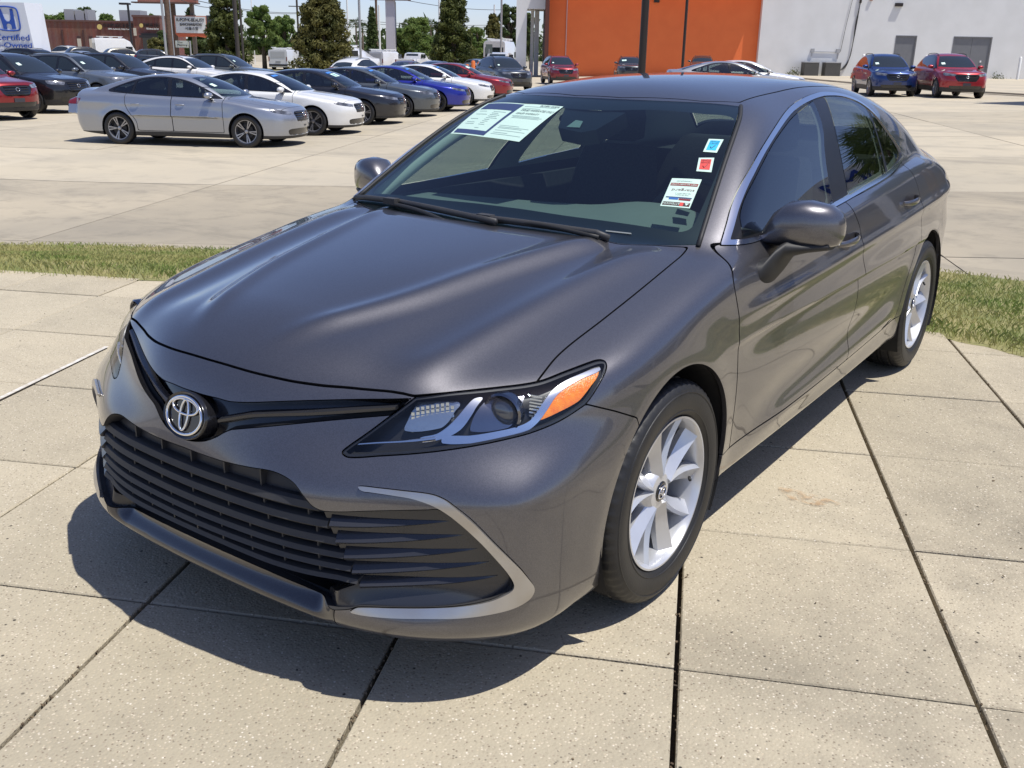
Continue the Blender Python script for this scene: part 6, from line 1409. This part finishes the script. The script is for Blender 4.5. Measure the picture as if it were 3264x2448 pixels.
def signs():
    # post sign with shop names
    D_ = 105.; A, ex, en, Lw = wall_frame(568, 680, D_); px = D_/FPX; W = WB(A, ex, en); S = lambda u: (u-568)*px; Z = lambda v: at(620, v, D_).z-A.z
    t = thing('pylon_sign', 'white shop sign panel with orange arrow trim on a tall post', 'sign'); W.box(S(570), S(672), -.2, .2, Z(108), Z(52)); W.build('sign_box', mat('faded_orange_frame', (.50,.20,.12), .6), t)
    W.box(S(574), S(669), -.26, -.2, Z(106), Z(55)); pn = W.build('sign_panel', mat('white_sign_panel', (.72,.72,.68), .5), t)
    W.box(S(672), S(684), -.2, .2, Z(112), Z(50)); W.build('sign_side', mat('dark_sign_side', (.05,.05,.055), .6), t)
    mb = MB(); V = [W.pt(S(570), -.22, Z(108)), W.pt(S(676), -.22, Z(108)), W.pt(S(674), -.22, Z(122)), W.pt(S(640), -.22, Z(116)), W.pt(S(580), -.22, Z(108)-.35)]; V2 = [v+en*.3 for v in V]; mb.add(V+V2, [[4,3,2,1,0],[5,6,7,8,9]]+[[k, (k+1) % 5, 5+(k+1) % 5, 5+k] for k in range(5)]); mb.build('arrow_trim', mat('orange_red_trim', (.62,.13,.05), .6), t)
    W.box(S(618), S(628), .2, .7, -.5, Z(-40)); W.build('post', mat('grey_brown_post', (.16,.13,.10), .7), t)
    ink = mat('sign_ink')
    for txt, u0, u1, v, hh in (('K-POP\u2022K-BEAUTY', 578, 665, 66, 10), ('BANCHAN&MORE', 588, 657, 80, 8), ('\uc11c\uc6b8\uc2a4\ud0d1', 603, 645, 93, 9)):
        tm = text_mesh(txt, 1, 'sign_letters', ink, t, Matrix.Identity(4), extrude=.02); bb = np.array([x.co[:] for x in tm.data.vertices])
        if len(bb): tm.data.transform(W.M(S((u0+u1)/2), -.29, Z(v)) @ Matrix.Diagonal(((u1-u0)*px/max(.01, np.ptp(bb[:, 0])), hh*px/max(.01, np.ptp(bb[:, 1])), 1, 1)))
    # billboard whose lower edge shows
    t = thing('billboard', 'weathered red brown billboard high above the shop sign', 'billboard'); W.box(S(462), S(646), -.3, .4, Z(12), Z(-90)); W.build('board', mat('red_brown_board', (.33,.11,.07), .8, noise=((.45,.24,.17), .8), nscale=.5), t); W.box(S(447), S(650), -.8, .5, Z(16), Z(12)); W.build('catwalk', mat('brown_pole_dark', (.09,.05,.04), .7), t)
    W.box(S(553), S(567), .2, .9, -.5, Z(12)); W.build('post', M_WOODP, t)
    D2 = 100.; A, ex, en, Lw = wall_frame(568, 680, D2); px = D2/FPX; W = WB(A, ex, en); S = lambda u: (u-568)*px; Z = lambda v: at(590, v, D2).z-A.z
    t = thing('shop_sign', 'small cream sign reading The Plumbing behind the cars', 'sign'); W.box(S(567), S(607), -.1, .1, Z(152), Z(130)); W.build('sign_panel', mat('cream_panel', (.55,.58,.50), .6), t); W.box(S(611), S(614), -.1, .1, -.5, Z(130)); W.build('post', M_GALV, t)
    for txt, u0, u1, v, hh in (('The', 574, 590, 136, 5), ('Plumbing', 573, 604, 144, 6)):
        tm = text_mesh(txt, 1, 'sign_letters', ink, t, Matrix.Identity(4), extrude=.01); bb = np.array([x.co[:] for x in tm.data.vertices]); tm.data.transform(W.M(S((u0+u1)/2), -.14, Z(v)) @ Matrix.Diagonal(((u1-u0)*px/np.ptp(bb[:, 0]), hh*px/np.ptp(bb[:, 1]), 1, 1)))
    # blank sign tower
    D3 = 118.; A, ex, en, Lw = wall_frame(1180, 1310, D3); px = D3/FPX; W = WB(A, ex, en); S = lambda u: (u-1180)*px; Z = lambda v: at(1240, v, D3).z-A.z
    t = thing('sign_tower', 'pale grey sign tower on a broad column under a dark board', 'sign'); W.box(S(1233), S(1261), 0, 1.2, -.5, Z(4)); W.build('column', mat('pale_grey_column', (.50,.48,.52), .7), t); W.box(S(1181), S(1309), -.3, 1.5, Z(3), Z(-60)); W.build('board', mat('plum_board', (.10,.05,.07), .7), t)
    pole('light_pole', 'thick dark brown pole in front of the orange wall', 2036, 27, .105, -320, M_POLEB, 'pole'); pole('flag_pole', 'slim dark brown pole on the orange wall', 2172, 62, .09, -200, M_POLEB, 'pole')
    pole('utility_pole', 'dark wooden utility pole in front of the leftmost dark tree', 765, 62, .13, -250, mat('dark_pole', (.05,.042,.036), .8), 'pole'); pole('utility_pole', 'thinner dark pole just right of the wooden utility pole', 781, 64, .07, -250, mat('dark_pole'), 'pole')
    pole('utility_pole', 'brown wooden pole left of the shop name sign', 549, 92, .22, -200, M_WOODP, 'pole'); pole('steel_pole', 'white steel pole left of the brown wooden pole', 535, 90, .11, -200, M_GALV, 'pole'); pole('steel_pole', 'thin pale conduit pole right of the brown wooden pole', 560, 90, .05, -200, M_GALV, 'pole')
    t, hh = pole('street_lamp', 'black street lamp with square head above the brick building', 426, 120, .13, 15, mat('black_lamp_metal', (.015,.015,.018), .6), 'street lamp'); mb = MB(); o = RT*(-.35); mb.box((o.x, o.y, hh), (1.1, 1.0, .22), Euler((0,0,math.atan2(RT.y, RT.x))).to_matrix()); mb.build('lamp_head', mat('black_lamp_metal'), t)
    G = 'thin poles along the far street'
    for u, d, r, vt, m, lab in ((1114, 90, .07, -80, M_WHITEP, 'thin white pole just right of the broad brown-green tree'), (1152, 80, .10, -120, M_GALV, 'grey steel pole above the white vans'), (1204, 130, .16, -60, M_WOODP, 'brown wooden pole left of the grey sign column'), (1213, 110, .11, 20, M_WHITEP, 'white pole left of the grey sign column'), (1263, 120, .13, 10, mat('dark_pole'), 'black pole leaning against the grey sign column'), (1401, 95, .08, -120, M_WHITEP, 'white pole at the left of the tall cypress'), (814, 120, .05, -60, M_WHITEP, 'thin white pole above the pale green tree'), (956, 140, .14, 2, mat('dark_pole'), 'dark pole with crossarm left of the broad tree'), (1574, 115, .10, 18, M_WHITEP, 'white pole left of the white portal'), (1596, 95, .10, -60, M_GALV, 'tall grey pole between cypress and white portal'), (1616, 125, .07, 32, mat('dark_pole'), 'thin dark pole right of the tall grey pole')):
        t, hh = pole('street_pole', lab, u, d, r, vt, m, 'pole', group=G)
        if u in (956,): mb = MB(); mb.box((0,0,hh-.9), (2.4,.12,.12), Euler((0,0,math.atan2(RT.y, RT.x))).to_matrix()); mb.build('crossarm', mat('dark_pole'), t)
    for u, d, hgt, lab in ((1474, 76, 1.05, 'orange bollard first from the left by the cypress'), (1489, 76, 1.05, 'orange bollard second from the left by the cypress'), (1508, 70, 1.35, 'tall orange bollard under the right side of the cypress'), (1526, 72, 1.2, 'orange bollard left of the grey parking sign'), (1548, 64, 1.25, 'nearest orange bollard beside the dark grey suv'), (1570, 76, .9, 'orange bollard behind the windshield corner of the dark suv'), (1581, 74, 1.1, 'orange bollard right beside the dark suv roof')):
        t = thing('orange_bollard', lab, 'bollard', gat(u, d), 0, 'orange bollards by the driveway'); mb = MB(); mb.lathe([(0,hgt+.05),(.10,hgt+.03),(.15,hgt-.06),(.15,-.3)], 12, 'z'); mb.build('post', mat('orange_post_paint', (.62,.15,.03), .6), t, True, auto=40)
    t, hh = pole('parking_sign', 'small dark parking sign on a post behind the white sedan', 1558, 66, .035, 156, M_GALV, 'sign'); mb = MB(); mb.box((0,0,hh), (.45,.04,.6), Euler((0,0,math.atan2(RT.y, RT.x))).to_matrix()); mb.build('sign_plate', mat('dark_sign_plate', (.10,.12,.11), .6), t)
    # overhead wires
    mb = MB()
    for (u0, v0, u1, v1, d0, d1) in ((560, -8, 700, 20, 90, 140), (700, 20, 980, 42, 140, 150), (600, -4, 960, 40, 95, 150), (1090, 60, 1640, 78, 150, 160), (1100, 68, 1640, 84, 150, 160), (1300, 2, 1640, 30, 130, 150)):
        A = at(u0, v0, d0); B = at(u1, v1, d1); mb.tube([tuple(A.lerp(B, t)+Vector((0,0,-1.5*4*t*(1-t)*.3))) for t in np.linspace(0, 1, 9)], .035, 4)
    t = thing('overhead_wires', 'thin dark overhead wires crossing the sky above the trees', 'wires'); tag(mb.build('wires', mat('black_cable'), t), kind='stuff')
M_LEAF1 = leafmat('dark_cypress_leaf', (.030,.052,.014), (.105,.120,.030), .9, .9); M_LEAF2 = leafmat('bronze_cypress_leaf', (.050,.060,.016), (.150,.140,.042), .9, .9)
M_LEAF3 = leafmat('fresh_green_leaf', (.075,.135,.030), (.17,.23,.060), .7, .8, .4); M_LEAF4 = leafmat('deep_green_leaf', (.040,.065,.022), (.09,.125,.040), .7, .8)
def trees():
    def T(name, lab, u, d, vtop, wpx, kind, m, group=None, n=9000, leaf=.22):
        g = gat(u, d); h = at(u, vtop, d).z-g.z; return tree(name, lab, g, h, wpx*d/FPX, kind, m, group, n, leaf)
    T('cypress_tree', 'tall dark green cypress left behind the wooden pole', 732, 78, -70, 150, 'cone', M_LEAF1, n=26000, leaf=.20)
    T('cypress_tree', 'broad bronze green cypress between the vans and pale trees', 1036, 72, -70, 205, 'cone', M_LEAF2, n=34000, leaf=.20)
    T('cypress_tree', 'tall green cypress left of the white portal', 1446, 88, -50, 155, 'cone', M_LEAF1, n=26000, leaf=.21)
    T('street_tree', 'pale green loose tree between the two left cypresses', 845, 96, 22, 125, 'loose', M_LEAF3, n=11000, leaf=.28)
    T('street_tree', 'small pale green tree left of the broad bronze cypress', 915, 100, 52, 90, 'round', M_LEAF3, n=8000, leaf=.28)
    T('street_tree', 'slim green tree left of the grey sign column', 1190, 112, 28, 48, 'cone', M_LEAF4, n=7000, leaf=.28)
    T('street_tree', 'bright green round tree right of the grey sign column', 1335, 118, 62, 105, 'round', M_LEAF3, n=9000, leaf=.32)
    T('street_tree', 'low green tree in front of the grey sign column base', 1285, 122, 92, 70, 'round', M_LEAF3, n=6000, leaf=.32)
    T('street_tree', 'yellow green tree between cypress and white pole', 1520, 104, 88, 90, 'round', M_LEAF3, n=9000, leaf=.30)
    T('street_tree', 'olive conical tree behind the white pickup', 1570, 112, 48, 80, 'cone', M_LEAF2, n=10000, leaf=.28)
    T('street_tree', 'dark tree rising beside the white portal', 1622, 120, 18, 80, 'round', M_LEAF4, n=10000, leaf=.32)
    T('street_tree', 'dark bushy tree behind the shop name sign', 625, 118, 22, 44, 'round', M_LEAF4, n=5000, leaf=.3)
    T('street_tree', 'dark low tree under the orange arrow trim', 640, 112, 112, 90, 'round', M_LEAF4, n=6000, leaf=.3)
    T('street_tree', 'dark tree behind the utility poles', 530, 116, 100, 60, 'round', M_LEAF4, n=5000, leaf=.3)
    T('street_tree', 'olive bush in front of the brick shop', 500, 112, 124, 62, 'round', M_LEAF2, n=6000, leaf=.26)
    T('street_tree', 'dark leafy tree seen through the white portal', 1690, 120, 40, 60, 'round', M_LEAF4, n=6000, leaf=.3)
    for u, v, w, lab in ((165, 48, 80, 'leftmost tree above the brick roof'), (222, 36, 80, 'tree above the left rooftop unit of the brick building'), (284, 25, 74, 'tallest round tree above the brick roof'), (345, 46, 66, 'tree left of the black street lamp above the brick roof'), (492, 46, 44, 'tree tip above the taller brick shop')):
        T('distant_tree', lab, u, 190, v, w, 'round', M_LEAF4 if u in (284,) else M_LEAF3, 'trees behind the brick building', 4500, .55)
    for u, v, lab in ((1138, 62, 'far palm left of the grey steel pole'), (1158, 78, 'small far palm right of the grey steel pole'), (1308, 66, 'far palm right of the sign column'), (1375, 66, 'far palm left of the tall cypress'), (1389, 74, 'lower far palm beside the tall cypress')):
        g = gat(u, 170); h = at(u, v, 170).z-g.z-.8; palm('palm_tree', lab, g, h, M_LEAF4, 1.5, 'far palms', 26)
    # a mass of far greenery closing the horizon
    P = []; 
    for u in np.linspace(-300, 3700, 1600): 
        d = 230+RNG.random()*60; q = at(u, 128+RNG.random()*60+(22*math.sin(u*.013)+10*math.sin(u*.041)), d); P.append(q[:])
    P = np.array(P); P = np.repeat(P, 9, 0)+RNG.normal(size=(len(P)*9, 3))*1.6
    o = quads('far_wood', P, RNG.normal(size=P.shape), np.full(len(P), 1.6), M_LEAF4, None); tag(o, kind='stuff')
    g = gat(900, 88); mb = MB(); q = [gat(700, 74), gat(1130, 70), gat(1110, 100), gat(690, 100)]; tag(obj('verge', [(p.x, p.y, p.z+.06) for p in q], [[0,1,2,3]], mat('dry_verge', (.22,.19,.09), .95, noise=((.12,.13,.04), .9), nscale=.8)), kind='structure')
def boxcar(name, lab, cat, u, d, yaw, kind, color, sc=1.):
    """van or pickup built from lofted sections, nose along -y"""
    t = thing(name, lab, cat, gat(u, d), math.radians(yaw)+math.pi/2); p = paint('paint_%.3f_%.3f_%.3f' % color, color, .1, .4, .03)
    def sec(x, y, z0, z1, r=.12): return [(-x, y, z0), (x, y, z0), (x, y, z1-r*2), (x-r*.6, y, z1-r*.4), (x-r*2, y, z1), (-x+r*2, y, z1), (-x+r*.6, y, z1-r*.4), (-x, y, z1-r*2)]
    mb = MB()
    if kind in ('van', 'hivan'):
        H = 2.0 if kind == 'van' else 2.65
        mb.loft([sec(.80,-.95,.35,.95,.05), sec(.95,-.85,.3,1.15,.05), sec(.98,-.2,.3,1.3,.05), sec(.97,.3,.3,H-.35,.08), sec(.97,.9,.3,H-.02,.10), sec(.97,3.6,.3,H,.10), sec(.95,4.1,.35,H-.05,.10)]); mb.build('body', p, t, True, auto=35)
        mb = MB(); mb.add([(-.80,-.16,1.33),(.80,-.16,1.33),(.74,.32,H-.40),(-.74,.32,H-.40)], [[0,1,2,3]]); mb.build('windshield', M_DG, t)
        mb = MB(); mb.bbox((-.72,4.07,1.25),(.72,4.12,1.80)) if kind == 'van' else mb.bbox((-.80,4.07,1.35),(.80,4.12,2.1)); mb.build('rear_window', M_DG if kind == 'hivan' else mat('white_panel_seam', (.5,.5,.5), .3), t)
        mb = MB(); mb.bbox((-.92,4.07,.45),(.92,4.16,.62)); mb.build('rear_bumper', M_PLAS, t)
        for s in (1, -1):
            mb = MB(); mb.bbox((s*.97-.01,.1,1.3),(s*.97+.01,.85,1.75)); mb.build('side_window', M_DG, t); mb = MB(); mb.bbox((s*.90-.05,4.06,.9),(s*.90+.05,4.13,1.3)); mb.build('tail_light', M_TL, t)
        mb = MB()
        for y in (1.2, 2.2, 3.2): mb.bbox((-.85,y-.04,H+.02),(.85,y+.04,H+.14))
        for x in (-.8, .8): mb.bbox((x-.03,1.0,H+.14),(x+.03,3.6,H+.19))
        mb.build('roof_rack', M_WHITEP, t); wb = 3.0
        mb = MB(); mb.bbox((-.26,4.12,.72),(.26,4.14,.92)); mb.build('number_plate', M_GALV, t)
    else:
        mb.loft([sec(.86,-.95,.45,1.05,.05), sec(.97,-.8,.4,1.22,.05), sec(1.0,.4,.4,1.30,.05), sec(1.0,2.5,.4,1.32,.04), sec(1.0,4.7,.45,1.32,.04), sec(.98,4.78,.5,1.30,.04)]); mb.build('body', p, t, True, auto=35)
        mb = MB(); mb.loft([sec(.90,.45,1.28,1.34,.02), sec(.80,1.15,1.28,1.90,.08), sec(.80,2.2,1.28,1.93,.08), sec(.84,2.62,1.28,1.85,.08), sec(.90,2.75,1.28,1.34,.02)]); mb.build('cab', p, t, True, auto=35)
        mb = MB(); mb.add([(-.66,2.70,1.46),(.66,2.70,1.46),(.62,2.66,1.80),(-.62,2.66,1.80)], [[3,2,1,0]]); mb.build('rear_window', M_DG, t)
        mb = MB(); mb.add([(-.76,.56,1.36),(.76,.56,1.36),(.68,1.10,1.84),(-.68,1.10,1.84)], [[0,1,2,3]]); mb.build('windshield', M_DG, t)
        for s in (1, -1):
            mb = MB(); mb.bbox((s*.865-.01,1.15,1.42),(s*.865+.01,1.75,1.78)); mb.bbox((s*.865-.01,1.85,1.42),(s*.865+.01,2.4,1.78)); mb.build('side_window', M_DG, t); mb = MB(); mb.bbox((s*.93-.07,4.7,.95),(s*.93+.07,4.80,1.25)); mb.build('tail_light', M_TL, t)
        mb = MB(); mb.bbox((-.98,4.76,.45),(.98,4.92,.72)); mb.build('rear_bumper', M_PLAS, t); mb = MB(); mb.bbox((-.80,4.775,.80),(.80,4.80,1.24)); mb.build('tailgate', mat('tailgate_paint', (.60,.58,.54), .5), t); wb = 3.6
    for x, y in ((.86,0),(-.86,0),(.86,wb),(-.86,wb)): small_wheel(t, .37, 'five', (x, y, .37), x < 0)
    t.scale = (sc, sc, sc); return t
def cars():
    h0 = HEAD
    blue_tag = mat('blue_window_tag', (.05,.22,.70), .5); wtag = mat('white_window_tag', (.62,.80,.72), .5)
    b_ = lambda: [(-.45,-.15,1.18,1.10,blue_tag)]
    def G(u, d): return gat(u, d)
    ROW = 'sedans parked in a row on the lot'
    def row(i): return gat(*((793,20.3),(1003,23.3),(1160,26.6),(1285,29.7),(1393,32.3),(1481,36.0),(1552,41.0))[i])
    park('sedan', (.36,.38,.42), off(row(0), h0-8), h0-8, 'silver sedan in profile, nearest of the parked row', 'five', [(-.50,-.36,.90,.76,wtag)], .75, ROW)
    park('sedan', (.72,.72,.70), off(row(1), h0-8), h0-8, 'white sedan directly behind the silver sedan', 'five', b_(), .1, ROW)
    park('sedan', (.012,.012,.016), off(row(2), h0-8), h0-8, 'black sedan with a pale green windshield paper, between white and grey sedans', 'five', b_()+[(-.42,-.05,1.06,.86,wtag)], .3, ROW)
    park('sedan', (.085,.098,.110), off(row(3), h0-8), h0-8, 'slate grey sedan between the black and the blue sedans', 'five', b_(), .5, ROW)
    park('sedan', (.012,.020,.28), off(row(4), h0-8), h0-8, 'bright blue sedan with sporty black and silver wheels', 'sport', b_(), .5, ROW)
    park('sedan', (.74,.74,.72), off(row(5), h0-8), h0-8, 'white sedan behind the bright blue sedan', 'five', b_(), .1, ROW)
    park('sedan', (.25,.012,.018), off(row(6), h0-10), h0-10, 'red sedan at the far end of the row', 'five', [(-.5,-.2,1.02,.84,wtag)], .5, ROW)
    SG = 'suvs parked at the left of the lot'
    park('hatch', (.24,.010,.014), G(4, 27.0), h0-30, 'dark red crossover with chrome framed grille cut off by the left edge', 'ten', None, .5, SG)
    park('suv', (.010,.010,.012), G(186, 30.2), h0-20, 'black suv right behind the red crossover', 'sport', [(-.5,-.38,.95,.80,wtag)], .3, SG)
    park('suv', (.16,.18,.20), G(372, 34.5), h0-16, 'blue grey suv with silver mirror behind the silver sedan', 'five', [(-.5,-.38,.95,.80,wtag)], .6, SG)
    park('suv', (.022,.024,.030), G(495, 40.0), h0-14, 'near black suv between the blue grey suv and the white hatchback', 'five', None, .3, SG)
    park('hatch', (.74,.73,.70), G(700, 42), h0-12, 'white hatchback crossover above the silver sedan roof', 'ten', None, .1, SG)
    park('suv', (.10,.11,.105), G(820, 47), h0-12, 'grey green suv with roof rails behind the white hatchback', 'ten', [(-.5,-.40,.95,.82,wtag)], .5, SG)
    park('suv', (.008,.008,.010), G(-10, 56), h0+165, 'black suv roof in front of the white dealer sign', 'five', None, .3, SG)
    park('hatch', (.035,.012,.22), G(545, 56), h0-170, 'violet blue hatchback tail peeking over the parked suvs', 'five', None, .4, SG)
    park('hatch', (.74,.73,.70), G(1190, 57), h0+68, 'white crossover seen from behind, beside the white vans', 'five', None, .1)
    park('sedan', (.09,.035,.035), G(1330, 64), h0+75, 'maroon brown sedan seen from behind left of the blue grey sedan', 'five', None, .4)
    park('sedan', (.09,.10,.13), G(1428, 62), h0+70, 'blue grey sedan seen from behind under the cypress', 'five', None, .5)
    park('sedan', (.15,.17,.19), G(1530, 84), h0+80, 'grey sedan beside the white pickup behind the bollards', 'five', None, .5)
    park('suv', (.05,.056,.062), G(1635, 50), h0-68, 'dark grey suv facing the camera at an angle beside the white portal', 'ten', [(-.6,-.5,.72,.60,wtag)], .5)
    park('suv', (.22,.012,.022), G(1795, 60), h0-82, 'dark red suv facing the camera in front of the orange wall', 'ten', [(-.6,-.5,.72,.60,wtag)], .5)
    park('hatch', (.05,.058,.066), G(2008, 66), h0-92, 'dark grey car behind the thick brown pole', 'ten', [(-.55,-.25,.9,.7,wtag)], .5)
    park('hatch', (.07,.07,.072), G(2235, 72), h0-100, 'dark car at the right end of the orange wall', 'ten', None, .4)
    park('sedan', (.40,.41,.43), off(G(2462, 36), h0-2), h0-2, 'silver sedan roof showing just above the foreground roof', 'five', None, .7)
    park('sedan', (.70,.70,.70), off(G(2500, 39), h0-2), h0-2, 'white sedan behind the silver roof', 'five', None, .1)
    park('suv', (.010,.035,.155), G(2836, 40.2), h0-84-12, 'bright blue suv facing the camera by the single grey door', 'ten', [(-.58,-.44,.78,.62,wtag)], .5)
    park('suv', (.33,.012,.020), G(3050, 38.6), h0-84-12, 'bright red suv facing the camera by the grey double doors', 'ten', [(-.58,-.44,.78,.62,wtag)], .4)
    grow(['black suv right behind', 'blue grey suv with silver', 'near black suv', 'grey green suv', 'black suv roof', 'dark red crossover', 'white hatchback crossover'], 1.03); grow(['black suv roof'], 1.08)
    boxcar('camper_van', 'high white camper van with roof rack in front of the brick building', 'van', 425, 112, h0+32, 'hivan', (.72,.72,.70))
    t = [o for o in COL.objects if o.name.startswith('camper_van')][0]
    V = text_mesh('VERSA', .42, 'van_lettering', mat('sign_ink'), t, frame((.985, 2.2, 1.95), (0,-1,0), (0,0,1)), .004)
    park('suv', (.42,.40,.32), G(455, 98), h0+38, 'beige suv beside the camper van', 'five', None, .3)
    park('sedan', (.38,.40,.43), G(220, 88), h0+150, 'small silver sedan in front of the brick wall', 'five', None, .6)
    park('suv', (.02,.03,.05), G(560, 96), h0+20, 'dark blue suv under the plumbing sign', 'five', None, .3)
    park('suv', (.60,.58,.52), G(178, 104), h0+150, 'cream suv behind the dealer sign', 'five', None, .1)
    park('suv', (.03,.03,.03), G(335, 100), h0+40, 'black suv in front of the cream doors', 'five', None, .1)
    boxcar('van', 'white van half hidden by the broad bronze cypress', 'van', 935, 98, h0+82, 'van', (.70,.70,.70))
    boxcar('van', 'white panel van behind the grey steel pole', 'van', 1165, 92, h0-20, 'van', (.70,.70,.70), 1.15)
    boxcar('van', 'white van with ladder rack and open tailgate side', 'van', 1255, 98, h0+70, 'van', (.70,.70,.70))
    boxcar('pickup_truck', 'white pickup truck behind the maroon sedan', 'pickup', 1345, 100, h0+74, 'pickup', (.70,.70,.70))
    boxcar('pickup_truck', 'white pickup truck with a box body behind it', 'pickup', 1612, 78, h0+76, 'pickup', (.70,.70,.70))
    t = boxcar('box_truck', 'white box truck roof behind the white pickup', 'truck', 1612, 100, h0+76, 'hivan', (.70,.70,.70), 1.15)
def grow(names, k):
    for o in list(COL.objects):
        if o.parent is None and any(n in o.get('label', '') for n in names): o.scale = (k, k, k)
def off(g, yaw):
    """move from the near front wheel's contact point to the middle of the front axle"""
    a = math.radians(yaw+90); return g+Vector((math.cos(a), math.sin(a), 0))*.82
def dealership():
    """the showroom to the right of the picture, seen in the foreground car's windows"""
    t = thing('showroom', 'white showroom with blue lettering mirrored in the side windows of the foreground sedan', 'building'); o = Vector((13, 31, 0)); ex = Vector((.93,-.37,0)); en = Vector((.37,.93,0)); W = WB(o, ex, en)
    W.box(-16.5, 30, 0, 12, -.6, 4.6); W.build('wall', M_WHITEW, t); W.box(-16.9, 30.4, -.5, 12, 4.6, 7.0); W.build('fascia', mat('fascia_white', (.70,.72,.74), .5), t); W.box(-16.9, 30.4, -.56, -.5, 4.6, 5.2); W.build('blue_band', mat('fascia_blue', (.05,.16,.42), .5), t)
    for i in range(12): W.box(-15+i*3.7, -12+i*3.7, -.06, 0, .3, 3.6); W.build('show_window', M_DG, t)
    bl = mat('letter_blue', (.010,.035,.26), .4)
    for txt, s in (('TEAM', -5.5), ('CARS', 2.2)): text_mesh(txt, 1.55, 'sign_letters', bl, t, W.M(s, -.62, 6.05), .05, sx=1.15)
    palm('palm_tree', 'shaggy fan palm mirrored in the rear side window', Vector((3.1, 17.5, -.3)), 3.8, M_LEAF4, 2.2, None, 60)
    palm('palm_tree', 'taller fan palm farther from the foreground sedan', Vector((4.6, 24.0, -.3)), 5.4, M_LEAF4, 2.0, None, 50)

build_ground()
build_hero()
shop(); far_left(); honda_sign(); signs(); trees(); dealership()
cars()
